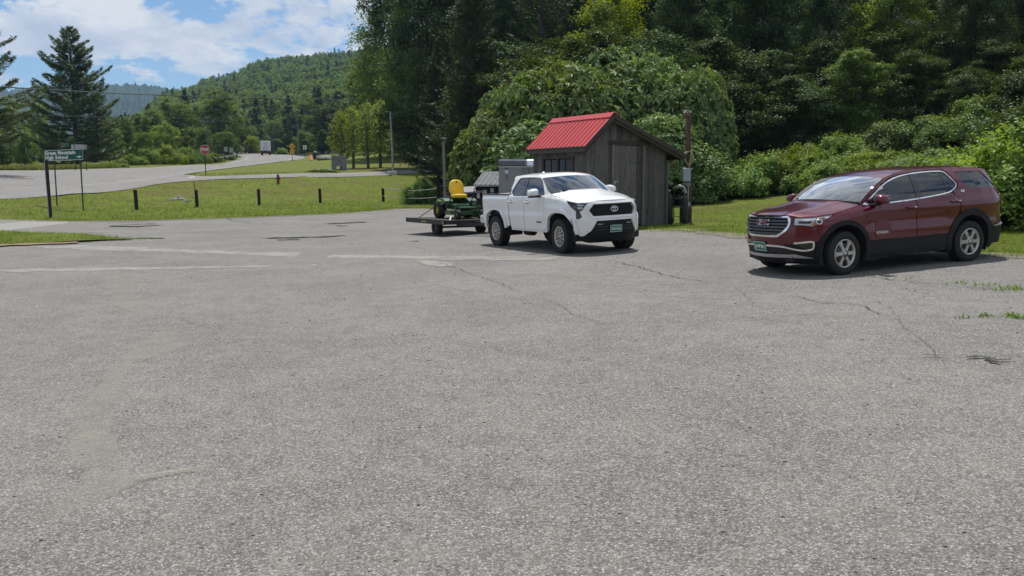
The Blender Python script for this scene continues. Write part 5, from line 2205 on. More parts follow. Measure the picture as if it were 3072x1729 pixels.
def bush_proto(seed, rx, ry, h, nleaf, leaf, lumps=14, low=True):
    g = np.random.default_rng(seed)
    C, Nn = [], []
    per = nleaf // lumps
    for i in range(lumps):
        a = g.uniform(0, 6.28)
        q = sqrt(g.uniform(0, 1))
        lr = g.uniform(.30, .50) * min(rx, ry, h)
        c = np.array([rx * .78 * q * cos(a), ry * .78 * q * sin(a), max(lr * .5, h * (1 - .65 * q * q) * g.uniform(.45, .95) - lr * .6)])
        m = 14
        sub = g.normal(size=(m, 3))
        sub[:, 2] += .3
        sub /= np.linalg.norm(sub, axis=1, keepdims=True)
        pick = g.integers(0, m, per)
        p = sub[pick] * g.uniform(.75, 1.05, m)[pick][:, None] + g.normal(0, .20, (per, 3))
        C.append(c + p * lr)
        Nn.append(p * .9 + np.array([0, 0, .7]) + g.normal(0, .5, (per, 3)))
    C, Nn = np.concatenate(C), np.concatenate(Nn)
    k = C[:, 2] > .02
    st = MB()
    for i in range(9):
        a = g.uniform(0, 6.28)
        e = (rx * .6 * cos(a), ry * .6 * sin(a), h * g.uniform(.4, .8))
        st.tube([(e[0] * .15, e[1] * .15, -.2), (e[0] * .5, e[1] * .5, e[2] * .6), e], [.04, .028, .01], 5, False)
    return st.mesh('stem'), leaf_mesh('foliage', C[k], Nn[k], leaf, .68, .15, seed)


PROTO = {
    'oakA': broad_proto(1, 20, 5.2, .04, 19, 46000, .25),
    'oakB': broad_proto(2, 21, 4.7, .03, 21, 46000, .245),
    'oakC': broad_proto(3, 18, 5.4, .05, 17, 44000, .26),
    'midA': broad_proto(4, 13, 4.4, .06, 13, 15000, .30),
    'midB': broad_proto(5, 14, 3.9, .05, 14, 15000, .30),
    'midC': broad_proto(6, 11, 4.6, .05, 12, 15000, .30),
    'farA': broad_proto(7, 12, 4.6, .05, 9, 2400, .66),
    'farB': broad_proto(8, 13, 4.2, .05, 10, 2400, .64),
    'birch': broad_proto(9, 7, 1.8, .27, 12, 2600, .19),
    'pineA': conifer_proto(21, 17.5, 6.9, .03, .55, .46, 430, .10, .02, .05, .22),
    'pineB': conifer_proto(22, 20, 6.0, .16, .70, .45, 330, .08, .05, .12, .28),
    'spruceA': conifer_proto(23, 25, 5.4, .03, .50, .36, 300, -.02, 0, .02, .18, 1.15, (5, 8)),
    'pineTall': conifer_proto(24, 28, 4.6, .34, 1.05, .50, 160, .05, .05, .18, .3),
    'farPine': conifer_proto(25, 15, 3.2, .08, 1.0, .95, 34, .05, 0, .05, .2),
}


def tree(name, proto, x, y, scale, rz, leaf, barkm, label, cat='tree', group=None, z=None, sz=None):
    tm, cm = PROTO[proto]
    root = empty(name, (x, y, (terr(x, y) if z is None else z)), rz, label, cat, group)
    root.scale = (scale, scale, scale * (sz or 1))
    for me, nm, mt in ((tm, 'trunk', barkm), (cm, 'crown', leaf)):
        o = bpy.data.objects.new(nm, me)
        COL.objects.link(o)
        if len(me.materials) == 0:
            me.materials.append(mt)
        o.material_slots[0].link = 'OBJECT'
        o.material_slots[0].material = mt
        o.parent = root
    return root


UN = 'understorey of the wood behind the vine bank'
MARKS = [(-150, 'ground outside the left frame edge'), (0, 'left frame edge'), (110, 'marker post'), (205, 'lone pine'), (290, 'first roadside grass'), (350, 'leftmost fence post'), (460, 'ditch stones'), (524, 'stop sign'), (587, 'white car'), (620, 'black SUV'), (678, 'box truck'), (741, 'yellow sign'), (788, 'striped barrel'), (822, 'boulder'), (857, 'granite sign'), (930, 'young birches'), (991, 'white pole'), (1060, 'small leafy bush'), (1120, 'lamp post'), (1165, 'yellow mower seat'), (1225, 'notice shelter'), (1290, 'cargo trailer'), (1362, 'bare pine trunk'), (1400, 'shed window'), (1460, 'red roof'), (1525, 'shed gable'), (1580, 'shed door'), (1640, 'right roof slope'), (1690, 'shed eave'), (1735, 'utility post'), (1800, 'lawn by the post'), (1880, 'SUV grille'), (1940, 'SUV headlamp'), (2010, 'SUV bonnet'), (2090, 'SUV windscreen'), (2160, 'SUV roof front'), (2215, 'SUV wing mirror'), (2280, 'SUV front door'), (2350, 'SUV rear door'), (2420, 'SUV rear glass'), (2480, 'SUV tail lamp'), (2530, 'round shrub'), (2620, 'right frame edge'), (2800, 'ground outside the right frame edge'), (2950, 'ground far outside the right frame edge')]
USED = set()


def place_label(base, px, y):
    """name a tree by the thing it stands above"""
    for m, nm in sorted(MARKS, key=lambda q: abs(q[0] - px)):
        for pre in (('above', 'high above') if abs(px - m) < 30 else (('just left of', 'farther left of') if px < m else ('just right of', 'farther right of'))):
            l = base + ' ' + pre + ' the ' + nm
            if l not in USED:
                USED.add(l)
                return l
    return base


def tp(nm, proto, px, y, top_v, rz, leaf, barkm, label, group=None, cat='tree', wide=1.0):
    """tree standing in direction px at distance y whose tip reaches row top_v"""
    x = P(px, y)
    z = terr(x, y) - (1.5 if group == UN else 0)
    H = zv(top_v, y) - z
    nat = {'oakA': 20, 'oakB': 21, 'oakC': 18, 'midA': 13, 'midB': 14, 'midC': 11, 'farA': 12, 'farB': 13, 'birch': 7, 'pineA': 17.5, 'pineB': 20, 'spruceA': 25, 'pineTall': 28, 'farPine': 15}[proto]
    s = H / nat * wide
    return tree(nm, proto, x, y, s, rz, leaf, barkm, label, cat, group, z, 1 / wide)


# the pine on the left beyond the road, and its neighbour at the frame edge
tp('pine_tree', 'pineA', 205, 108, 76, .6, L_PINE, BARK_P, 'tall shaggy pine alone against the sky behind the green road sign')
tp('pine_tree', 'pineB', -40, 70, -40, 2.2, L_PINE, BARK_P, 'pine at the left frame edge with only its branch tips showing')
# edge of the wood right of the valley
tp('broadleaf_tree', 'oakA', 1022, 122, -120, 1.0, L_MID, BARK_D, 'tall leafy tree whose left boughs stand against the sky')
tp('broadleaf_tree', 'oakC', 955, 150, 132, 2.0, L_MID, BARK_D, 'rounded tree at the foot of the hill left of the tall dark conifer')
tp('conifer_tree', 'spruceA', 1195, 62, -70, .3, L_SPRUCE, BARK_P, 'broad dark conifer at the corner of the lawn, boughs to the ground')
tp('conifer_tree', 'spruceA', 1105, 74, 105, 2.3, L_SPRUCE, BARK_P, 'smaller dark conifer left of the broad one', wide=.9)
tp('pine_tree', 'pineTall', 1362, 72, -190, .9, L_SPRUCE, BARK_D, 'high pine with a long bare trunk rising above the sumac')
tp('broadleaf_tree', 'oakB', 1290, 92, -60, 2.6, L_DARK, BARK_D, 'dark tree filling the gap between the conifers')
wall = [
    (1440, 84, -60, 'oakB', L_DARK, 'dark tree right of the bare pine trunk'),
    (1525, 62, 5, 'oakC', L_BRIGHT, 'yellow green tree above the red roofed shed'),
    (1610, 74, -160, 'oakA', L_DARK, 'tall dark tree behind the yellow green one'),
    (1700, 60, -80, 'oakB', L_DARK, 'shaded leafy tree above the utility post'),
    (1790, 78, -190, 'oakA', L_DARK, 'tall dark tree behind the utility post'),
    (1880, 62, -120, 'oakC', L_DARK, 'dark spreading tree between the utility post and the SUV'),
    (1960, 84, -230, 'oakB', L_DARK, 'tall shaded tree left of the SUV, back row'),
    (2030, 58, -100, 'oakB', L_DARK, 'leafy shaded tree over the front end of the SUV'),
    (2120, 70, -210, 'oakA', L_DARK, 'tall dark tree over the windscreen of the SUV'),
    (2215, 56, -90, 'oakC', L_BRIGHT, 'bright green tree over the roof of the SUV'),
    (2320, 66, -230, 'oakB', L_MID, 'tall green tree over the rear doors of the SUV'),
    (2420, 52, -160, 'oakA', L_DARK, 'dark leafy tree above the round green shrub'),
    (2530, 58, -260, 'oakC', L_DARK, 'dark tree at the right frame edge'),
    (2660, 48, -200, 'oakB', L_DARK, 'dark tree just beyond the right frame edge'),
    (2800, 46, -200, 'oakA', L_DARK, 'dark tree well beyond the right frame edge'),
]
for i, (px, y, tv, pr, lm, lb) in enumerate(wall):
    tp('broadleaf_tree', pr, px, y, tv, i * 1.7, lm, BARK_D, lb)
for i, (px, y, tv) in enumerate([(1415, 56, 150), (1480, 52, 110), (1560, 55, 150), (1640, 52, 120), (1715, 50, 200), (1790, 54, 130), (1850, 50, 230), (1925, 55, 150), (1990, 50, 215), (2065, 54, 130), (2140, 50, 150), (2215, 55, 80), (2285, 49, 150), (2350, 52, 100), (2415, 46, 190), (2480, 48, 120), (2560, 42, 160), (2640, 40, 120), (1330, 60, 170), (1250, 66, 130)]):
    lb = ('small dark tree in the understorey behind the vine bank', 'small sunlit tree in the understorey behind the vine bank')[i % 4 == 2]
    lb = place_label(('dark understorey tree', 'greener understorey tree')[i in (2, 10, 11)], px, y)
    tp('broadleaf_tree', ('oakA', 'oakB', 'oakC')[i % 3], px, y, tv, i * 1.9, L_MID if i in (2, 10, 11) else L_DARK, BARK_D, lb, UN, wide=1.7)  # crowns standing in sun get the lighter leaf colour, the rest the shaded one
BK = 'back row of dark trees closing off the wood'
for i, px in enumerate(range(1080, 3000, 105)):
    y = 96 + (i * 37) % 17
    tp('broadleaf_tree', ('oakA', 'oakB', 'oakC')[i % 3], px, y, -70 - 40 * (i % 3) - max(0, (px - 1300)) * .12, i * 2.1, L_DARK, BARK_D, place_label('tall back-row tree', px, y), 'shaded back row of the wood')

# trees in and beside the valley
mid = [
    (560, 205, 243, 'midA', L_MID), (500, 225, 268, 'midB', L_MID), (450, 215, 262, 'midC', L_MID), (400, 200, 285, 'midA', L_MID), (620, 235, 300, 'midC', L_MID), (655, 262, 322, 'midB', L_DARK),
    (700, 250, 310, 'midA', L_MID), (745, 255, 292, 'midB', L_DARK), (790, 235, 300, 'midA', L_MID), (835, 215, 270, 'midC', L_DARK), (885, 200, 255, 'midB', L_MID), (930, 185, 235, 'midA', L_DARK),
    (360, 190, 292, 'midB', L_MID), (430, 170, 318, 'midC', L_BRIGHT), (520, 175, 330, 'midA', L_MID), (575, 185, 335, 'midC', L_MID), (640, 215, 345, 'midC', L_BRIGHT), (770, 200, 335, 'midC', L_MID),
    (820, 175, 330, 'midB', L_DARK), (480, 150, 345, 'midB', L_MID), (990, 165, 200, 'midA', L_DARK), (690, 330, 300, 'midB', L_DARK), (600, 320, 290, 'midA', L_DARK), (530, 300, 265, 'midC', L_MID), (860, 300, 240, 'midB', L_DARK), (780, 320, 262, 'midA', L_MID)]
mlab = {0: 'broad round tree topping the woods above the stop sign', 3: 'round tree at the left end of the valley woods', 11: 'tall tree at the right end of the valley woods', 13: 'light green tree above the roadside bushes', 16: 'light green tree left of the box truck', 8: 'rounded tree above the yellow road sign', 20: 'dark tree behind the thin birches'}
for i, (px, y, tv, pr, lm) in enumerate(mid):
    tp('broadleaf_tree', pr, px, y, tv, i * 1.3, lm, BARK_D, mlab.get(i) or place_label('valley tree', px, y), None if i in mlab else 'trees of the valley woods', wide=1.3)
for i, (px, y, tv, pr, lm) in enumerate([(655, 275, 190 + 60, 'farPine', L_SPRUCE), (810, 270, 225, 'farPine', L_SPRUCE), (905, 240, 190, 'farPine', L_SPRUCE), (735, 300, 245, 'farPine', L_SPRUCE), (480, 280, 232, 'farPine', L_SPRUCE)]):
    tp('conifer_tree', pr, px, y, tv, i, lm, BARK_P, place_label('pointed valley conifer', px, y), 'conifers among the valley woods')
left = [(40, 128, 262, 'midA', L_BRIGHT), (115, 135, 268, 'midB', L_BRIGHT), (-20, 120, 300, 'midC', L_MID), (75, 118, 335, 'midC', L_MID), (150, 122, 330, 'midA', L_MID), (285, 132, 300, 'midC', L_MID), (330, 140, 305, 'midA', L_MID), (20, 105, 365, 'midC', L_DARK), (250, 125, 335, 'midB', L_DARK), (370, 135, 335, 'midC', L_MID), (-90, 115, 280, 'midB', L_MID), (-200, 110, 280, 'midA', L_MID)]
llab = {0: 'yellow green tree left of the lone pine', 1: 'yellow green tree just left of the lone pine trunk', 6: 'green tree right of the lone pine', 9: 'small green tree behind the roadside bushes'}
for i, (px, y, tv, pr, lm) in enumerate(left):
    tp('broadleaf_tree', pr, px, y, tv, i * 2.3, lm, BARK_D, llab.get(i) or place_label('low roadside tree', px, y), None if i in llab else 'low trees round the lone pine')
tp('broadleaf_tree', 'oakB', 1056, 112, 225, 2.2, L_MID, BARK_D, 'low leafy tree right of the white pole', wide=1.2)
for i, (px, y, tv) in enumerate([(862, 97, 288), (893, 99, 276), (930, 98, 268), (960, 100, 262)]):
    tp('birch_tree', 'birch', px, y, tv, i * 1.9, L_BIRCH, BARK_G, ('young birch nearest the granite sign', 'young birch second from the granite sign', 'young forked birch on the grass bank', 'young birch beside the flagpole')[i], 'young birches by the granite sign')

# bushes: sumac, vines, shrubs
SUM = [sumac_proto(31, 6.4, 4.0, 26, 980, .47), sumac_proto(32, 5.4, 3.4, 22, 780, .46)]
for i, (px, y, tv, pr, sc_, lb) in enumerate([
        (1232, 46, 300, 1, .62, 'lowest sumac at the left end of the thicket'),
        (1275, 48, 236, 0, .58, 'slim sumac above the notice shelter'),
        (1335, 47, 208, 1, .68, 'sumac above the grey cargo trailer'),
        (1400, 49, 176, 0, .62, 'tall sumac left of the red roof'),
        (1462, 47, 196, 1, .70, 'sumac just behind the left roof slope'),
        (1515, 50, 146, 0, .60, 'highest sumac above the roof ridge'),
        (1580, 48, 184, 1, .68, 'sumac above the shed door'),
        (1632, 49, 160, 0, .58, 'sumac rising over the right roof slope'),
        (1690, 47, 208, 1, .64, 'sumac between the shed and the utility post'),
        (1752, 46, 190, 0, .48, 'thin sumac leaning past the utility post'),
        (1765, 45, 285, 1, .45, 'low sumac right of the utility post'),
        (1335, 44, 322, 1, .72, 'low sumac in front, left of the shed'),
        (1660, 44, 300, 0, .60, 'low sumac behind the right wall of the shed')]):
    x = P(px, y)
    z = terr(x, y)
    s = (zv(tv, y) - z) / (6.4, 5.4)[pr]
    root = empty('sumac', (x, y, z), i * 1.1, lb, 'shrub', 'sumac thicket behind the shed')
    root.scale = (max(s, 1) * sc_, max(s, 1) * sc_, s)
    for me, nm, mt in zip(SUM[pr], ('stem', 'foliage', 'fruit_cones'), (BARK_G, L_SUMAC, plain('sumac_red', (.16, .03, .02), .8))):
        o = link(nm, me, mt, root)
        if nm == 'fruit_cones':
            o['kind'] = 'stuff'
BUSH = [bush_proto(41, 3.6, 2.6, 3.0, 20000, .155, 16), bush_proto(42, 3.0, 2.4, 3.6, 20000, .15, 15), bush_proto(43, 2.2, 2.0, 2.7, 26000, .105, 18)]


def bush(px, y, tv, pr, rz, lm, lb, group=None, wide=1.0, name='shrub'):
    x = P(px, y)
    z = terr(x, y)
    s = (zv(tv, y) - z) / (3.0, 3.6, 2.7)[pr]
    root = empty(name, (x, y, z - .05), rz, lb, 'shrub', group)
    root.scale = (wide * max(s, .6), wide * max(s, .6), s)
    for me, nm, mt in zip(BUSH[pr], ('stem', 'foliage'), (BARK_D, lm)):
        o = bpy.data.objects.new(nm, me)
        COL.objects.link(o)
        if len(me.materials) == 0:
            me.materials.append(mt)
        o.material_slots[0].link = 'OBJECT'
        o.material_slots[0].material = mt
        o.parent = root
    return root


vb = [(1745, 44, 338, 1, L_SUMAC, 'leafy bush right behind the utility post'), (1800, 45, 392, 0, L_VINE, 'low vine covered bush right of the utility post'), (1880, 44, 385, 0, L_VINE, 'vine covered bush in the gap between post and SUV'),
      (1960, 45, 372, 0, L_VINE, 'sunlit vine bush behind the bonnet of the SUV'), (2040, 44, 352, 1, L_VINE, 'sunlit vine bush behind the windscreen of the SUV'), (2120, 43, 335, 0, L_VINE, 'vine bush behind the front doors of the SUV'),
      (2200, 44, 300, 1, L_SUMAC, 'bluish green bush over the middle of the SUV roof'), (2290, 42, 285, 1, L_SUMAC, 'tall bush over the rear of the SUV roof'), (2370, 42, 310, 0, L_VINE, 'bush left of the round green shrub'),
      (2150, 50, 250, 1, L_VINE, 'climbing vines high above the SUV windscreen'), (2230, 52, 205, 1, L_VINE, 'vine hung sapling above the SUV roof'), (1690, 46, 370, 0, L_DARK, 'shaded bush between the shed and the utility post'),
      (2440, 45, 300, 1, L_DARK, 'dark bush behind the round green shrub'), (1830, 52, 330, 1, L_DARK, 'shaded bush behind the vine bank'), (1950, 54, 300, 1, L_DARK, 'dark bush on the slope behind the vine bank'), (2060, 53, 290, 0, L_DARK, 'dark bush on the slope over the SUV windscreen'), (2510, 36, 262, 1, L_DARK, 'dark bush above the round green shrub'), (2590, 33, 235, 1, L_DARK, 'dark bush at the frame edge above the round shrub'), (2470, 40, 240, 0, L_MID, 'tall bush in the shade left of the frame edge'), (2560, 40, 180, 1, L_DARK, 'highest shaded bush at the right frame edge'), (2400, 47, 235, 0, L_DARK, 'dark bush on the slope over the SUV tail'), (2115, 40, 388, 0, L_VINE, 'low vine bush peeping over the SUV bonnet'), (2185, 39.5, 382, 0, L_VINE, 'low vine bush over the SUV windscreen'), (2255, 39, 376, 0, L_VINE, 'low vine bush over the SUV front door'), (2330, 37, 372, 0, L_SUMAC, 'low bush over the SUV rear door'), (2395, 34, 366, 0, L_VINE, 'low bush over the SUV tail beside the round shrub')]
for i, (px, y, tv, pr, lm, lb) in enumerate(vb):
    bush(px, y, tv, pr, i * 1.37, lm, lb, 'undergrowth along the edge of the lawn', 1.05)
bush(2525, 22.5, 297, 2, .4, L_BRIGHT, 'round bright green shrub at the right frame edge behind the SUV', None, 1.15)
bush(2640, 24, 280, 2, 2.0, L_BRIGHT, 'round green shrub just beyond the right frame edge', None, 1.1)
bush(1060, 61, 440, 2, 1.0, L_MID, 'small leafy bush at the foot of the dark conifer', None, 1.0)
for i, (px, y, tv, lm) in enumerate([(345, 108, 388, L_VINE), (385, 110, 372, L_VINE), (425, 113, 365, L_BRIGHT), (465, 117, 368, L_VINE), (505, 122, 376, L_MID), (545, 128, 384, L_VINE), (290, 101, 408, L_BRIGHT), (575, 140, 388, L_MID)]):
    bush(px, y, tv, i % 2, i * 1.1, lm, place_label('low roadside bush', px, y), 'roadside bushes left of the stop sign', 1.0)
for i, (px, y, tv) in enumerate([(720, 215, 372), (760, 205, 376), (800, 190, 384), (815, 165, 392)]):
    bush(px, y, tv, 1, i, L_BRIGHT, place_label('pale roadside bush', px, y), 'pale bushes behind the yellow road sign', 1.2)

# hills: ground sheets, and the far wood as one mass
hill_cols = [(150, [(300, 8), (650, 12)]), (340, [(300, 13), (560, 30), (760, 47)]), (450, [(300, 14), (520, 42), (800, 73)]), (560, [(300, 15), (500, 40), (820, 88)]), (700, [(300, 16), (500, 44), (840, 108)]), (860, [(300, 20), (500, 52), (850, 115)]), (1000, [(300, 26), (500, 60), (850, 118)]), (1200, [(300, 45), (500, 85), (850, 130)]), (1500, [(300, 80), (500, 110), (850, 150)])]


def hill_z(u, y):
    cs = [((p - 1288) * K, t) for p, t in hill_cols]
    if u <= cs[0][0]:
        return interp(cs[0][1], y)
    for (u0, t0), (u1, t1) in zip(cs, cs[1:]):
        if u <= u1:
            return lerp(interp(t0, y), interp(t1, y), sstep((u - u0) / (u1 - u0)))
    return interp(cs[-1][1], y)


M_FLOOR = plain('forest_floor', (.018, .026, .010), .95, var=.3, scale=.05)
us = np.linspace((60 - 1288) * K, (1500 - 1288) * K, 60)
ys = np.linspace(290, 1150, 44)
V = []
for y in ys:
    for u in us:
        z = hill_z(u, min(y, 850)) - max(0, y - 850) * .25
        V.append((u * y, y, z))
F = [(j * 60 + i, j * 60 + i + 1, (j + 1) * 60 + i + 1, (j + 1) * 60 + i) for j in range(43) for i in range(59)]
me = bpy.data.meshes.new('hill')
me.from_pydata(V, [], F)
me.polygons.foreach_set('use_smooth', [True] * len(F))
tag(link('hill', me, M_FLOOR), 'wooded hill rising behind the valley road', kind='structure')


def scatter(name, pts, sizes, picks, crowns, label, mats):
    """a wood too far off to count: crowns set on the points of one object"""
    me = bpy.data.meshes.new(name)
    me.from_pydata(pts, [], [])
    a = me.attributes.new('size', 'FLOAT', 'POINT')
    a.data.foreach_set('value', sizes)
    b = me.attributes.new('pick', 'INT', 'POINT')
    b.data.foreach_set('value', picks)
    o = link(name, me, None)
    ng = bpy.data.node_groups.new(name, 'GeometryNodeTree')
    ng.interface.new_socket('Geometry', in_out='INPUT', socket_type='NodeSocketGeometry')
    ng.interface.new_socket('Geometry', in_out='OUTPUT', socket_type='NodeSocketGeometry')
    n, l = ng.nodes, ng.links
    gi, go = n.new('NodeGroupInput'), n.new('NodeGroupOutput')
    jn = n.new('GeometryNodeJoinGeometry')
    sa = n.new('GeometryNodeInputNamedAttribute')
    sa.data_type = 'FLOAT'
    sa.inputs['Name'].default_value = 'size'
    pa = n.new('GeometryNodeInputNamedAttribute')
    pa.data_type = 'INT'
    pa.inputs['Name'].default_value = 'pick'
    rv = n.new('FunctionNodeRandomValue')
    rv.data_type = 'FLOAT_VECTOR'
    rv.inputs['Max'].default_value = (0, 0, 6.28)
    for k, cr in enumerate(crowns):
        oi = n.new('GeometryNodeObjectInfo')
        oi.inputs['Object'].default_value = cr
        oi.inputs['As Instance'].default_value = True
        ip = n.new('GeometryNodeInstanceOnPoints')
        cm = n.new('FunctionNodeCompare')
        cm.data_type = 'INT'
        cm.operation = 'EQUAL'
        ia = [s for s in cm.inputs if s.type == 'INT']
        l.new(pa.outputs['Attribute'], ia[0])
        ia[1].default_value = k
        l.new(gi.outputs[0], ip.inputs['Points'])
        l.new(cm.outputs[0], ip.inputs['Selection'])
        l.new(oi.outputs['Geometry'], ip.inputs['Instance'])
        l.new(rv.outputs['Value'], ip.inputs['Rotation'])
        l.new(sa.outputs['Attribute'], ip.inputs['Scale'])
        l.new(ip.outputs[0], jn.inputs[0])
    l.new(jn.outputs[0], go.inputs[0])
    m = o.modifiers.new('scatter', 'NODES')
    m.node_group = ng
    return tag(o, label, kind='stuff')


# four real trees of the valley lend their crowns to the far wood
src = [tp('broadleaf_tree', 'farA', 662, 300, 318, 0, L_FAR, BARK_D, 'leafy tree at the foot of the hill, valley end', 'trees at the foot of the hill'),
       tp('broadleaf_tree', 'farB', 722, 310, 300, 1, L_FAR, BARK_D, 'second leafy tree at the foot of the hill, middle', 'trees at the foot of the hill'),
       tp('conifer_tree', 'farPine', 768, 305, 275, 2, L_SPRUCE, BARK_P, 'dark pointed conifer at the foot of the hill', 'trees at the foot of the hill')]
crs = [[c for c in s.children if c.name.startswith('crown')][0] for s in src]
pts, sz, pk = [], [], []
g = np.random.default_rng(77)
while len(pts) < 3300:
    y = sqrt(g.uniform(310 ** 2, 880 ** 2))
    px = g.uniform(240, 1380)
    u = (px - 1288) * K
    z = hill_z(u, min(y, 850)) - max(0, y - 850) * .25
    if z < 10:
        continue
    pts.append((u * y, y, z - 1))
    k = int(g.choice([0, 1, 2], p=[.58, .32, .10]))
    sz.append(g.uniform(.62, 1.12) * (.95 if k == 2 else .92))
    pk.append(k)
scatter('hill_forest', pts, sz, pk, crs, 'unbroken forest covering the hill behind the road', None)


def far_hill(name, y, prof, depth, mat, label, seed, bump):
    g = np.random.default_rng(seed)
    xs = np.linspace(prof[0][0], prof[-1][0], 320)
    V = []
    n = len(xs)
    rows = 14
    for j in range(rows):
        k = j / (rows - 1)
        yy = y - depth * (1 - k)
        for px in xs:
            zt = zv(interp(prof, px), y)
            z = lerp(5, zt, k ** .8) + g.normal(0, bump) * (1 if j < rows - 1 else .8)
            V.append(((px - 1288) * K * yy, yy, z))
    F = [(j * n + i, j * n + i + 1, (j + 1) * n + i + 1, (j + 1) * n + i) for j in range(rows - 1) for i in range(n - 1)]
    b = len(V)
    for px in xs:
        V.append(((px - 1288) * K * (y + depth), y + depth, 5))
    F += [((rows - 1) * n + i, (rows - 1) * n + i + 1, b + i + 1, b + i) for i in range(n - 1)]
    me = bpy.data.meshes.new(name)
    me.from_pydata(V, [], F)
    return tag(link(name, me, mat), label, kind='structure')


tf = NT('far_forest')
c = tf.coord('Object')
n1 = tf.voro(c, .10, 'Distance')
n2 = tf.noise(c, .012, 5, .6)
M_FAR = tf.done(tf.principled(tf.mix(tf.math('ADD', tf.math('MULTIPLY', n1, .6), tf.math('MULTIPLY', n2, .5), clamp=True), (.045, .075, .022), (.018, .032, .014)), .95, 0, tf.bump(n1, 1.0, 6.0), 0, .1))
far_hill('far_hill', 2300, [(-900, 235), (-300, 232), (0, 241), (70, 232), (140, 228), (250, 224), (330, 220), (400, 222), (470, 236), (560, 262), (700, 300)], 900, M_FAR, 'blue wooded ridge on the horizon', 3, 4.0)
far_hill('far_hill', 3100, [(-900, 240), (-200, 244), (0, 236), (100, 228), (200, 222), (300, 219), (420, 226), (500, 240), (700, 280)], 900, M_FAR, 'farthest blue ridge behind the left pine', 5, 5.0)
# ------------------------------------------------------------------ things round the lot
def hit(px, v, y0=14.0, y1=330.0):
    """distance at which the sight line through (px, v) meets the terrain"""
    y = y0
    pv = None
    while y < y1:
        d = zv(v, y) - terr((px - 1288) * K * y, y)
        if pv is not None and d <= 0:
            return y
        pv = d
        y += .05 if y < 60 else .25
    return y1


def spot(px, v):
    y = hit(px, v)
    x = (px - 1288) * K * y
    return x, y, terr(x, y)


OLDW = wood('weathered_board', (.030, .027, .025), (.175, .162, .148))
OLDT = wood('weathered_trim', (.030, .024, .020), (.105, .085, .070), 0)
DARKW = wood('dark_shed_board', (.018, .015, .013), (.055, .045, .038))
POSTW = wood('dark_post_wood', (.010, .009, .008), (.032, .028, .025))
POLEW = wood('brown_post_wood', (.026, .020, .018), (.085, .066, .058))
GREYP = wood('grey_post_wood', (.10, .092, .08), (.22, .205, .18))
M_RED = plain('red_roof_metal', (.52, .062, .055), .38, .15, .25, var=.10, scale=1.2)
M_GALV = plain('galvanised_steel', (.36, .38, .40), .42, .7, var=.10)
M_STEELD = plain('dark_painted_steel', (.016, .016, .018), .45, .2, var=.3)
M_CONCR = plain('cast_concrete', (.42, .42, .41), .85, bump=.3, bscale=40)

# ---- shed
PH = R(32)
SHX, SHY, SHZ = 2.24, 27.2, .40
shed = empty('shed', (SHX, SHY, SHZ), PH, 'weathered board shed with a red metal roof behind the pickup', 'shed')
SW, SD = 3.35, 2.85
PKX, PKZ = .90, 3.62
LEX, LEZ = -.19, 2.62
REX, REZ = 3.92, 2.43


def under(x):
    """underside of the roof over gable position x"""
    if x < PKX:
        return lerp(LEZ, PKZ, (x - LEX) / (PKX - LEX)) - .07
    return lerp(PKZ, REZ, (x - PKX) / (REX - PKX)) - .07


rs = random.Random(4)


def board(x0, x1, z0, ztop0, ztop1, y, th, mat, nm='board', parent=None):
    mb = MB()
    mb.prism([(x0, z0), (x1, z0), (x1, ztop1), (x0, ztop0)], y, y + th, 'Y')
    return mb.obj(nm, mat, parent or shed)


wallf = MB()
wallf.prism([(.02, .12), (SW - .02, .12), (SW - .02, under(SW) - .03), (PKX, under(PKX) - .04), (.02, under(0) - .03)], .03, .05, 'Y')
front = wallf.obj('front_wall', DARKW, shed)
x = 0.0
DX0, DX1 = 1.18, 2.28
while x < SW - .02:
    w = min(rs.choice([.17, .20, .23, .25]), SW - x)
    x1 = x + w
    g_ = rs.choice([.008, .012, .018])
    yo = rs.uniform(-.010, .004)
    if DX0 - .02 < (x + x1) / 2 < DX1 + .02:
        z0 = 2.78
    else:
        z0 = .10 + rs.uniform(-.04, .03)
    tops = [(x + g_ / 2, x1 - g_ / 2)]
    if x < PKX < x1:
        tops = [(x + g_ / 2, PKX), (PKX, x1 - g_ / 2)]
    for a, b in tops:
        board(a, b, z0, under(a), under(b), yo, .028, OLDW, parent=front)
    x = x1
# door
dl = MB()
dl.box(((DX0 + DX1) / 2, .012, 1.40), (DX1 - DX0, .02, 2.52))
door = dl.obj('door', DARKW, shed)
x = DX0
for w in (.20, .24, .17, .25, .22):
    b = MB()
    b.box((x + w / 2, -.018 + rs.uniform(-.004, .004), 1.40), (w - .007, .026, 2.50))
    b.obj('plank', OLDW, door)
    x += w
for z in (2.12, .62):
    h = MB()
    h.prism([(DX1 + .04, z - .05), (DX1 + .04, z + .05), (DX1 - .10, z + .03), (DX1 - .36, z + .004), (DX1 - .36, z - .004), (DX1 - .10, z - .03)], -.042, -.034, 'Y')
    h.obj('strap_hinge', M_STEELD, door)
h = MB()
h.box((DX0 + .02, -.045, 1.52), (.16, .012, .05))
h.box((DX0 - .03, -.055, 1.46), (.07, .03, .09), bev=.012)
h.obj('padlock', M_GALV, door)
t_ = MB()
t_.box(((DX0 + DX1) / 2 - .03, -.035, 2.73), (DX1 - DX0 + .42, .035, .13))
t_.obj('lintel', OLDT, shed)
for xx in (DX0 - .075, DX1 + .075):
    t_ = MB()
    t_.box((xx, -.028, 1.41), (.13, .03, 2.62))
    t_.obj('door_jamb', OLDW, shed)
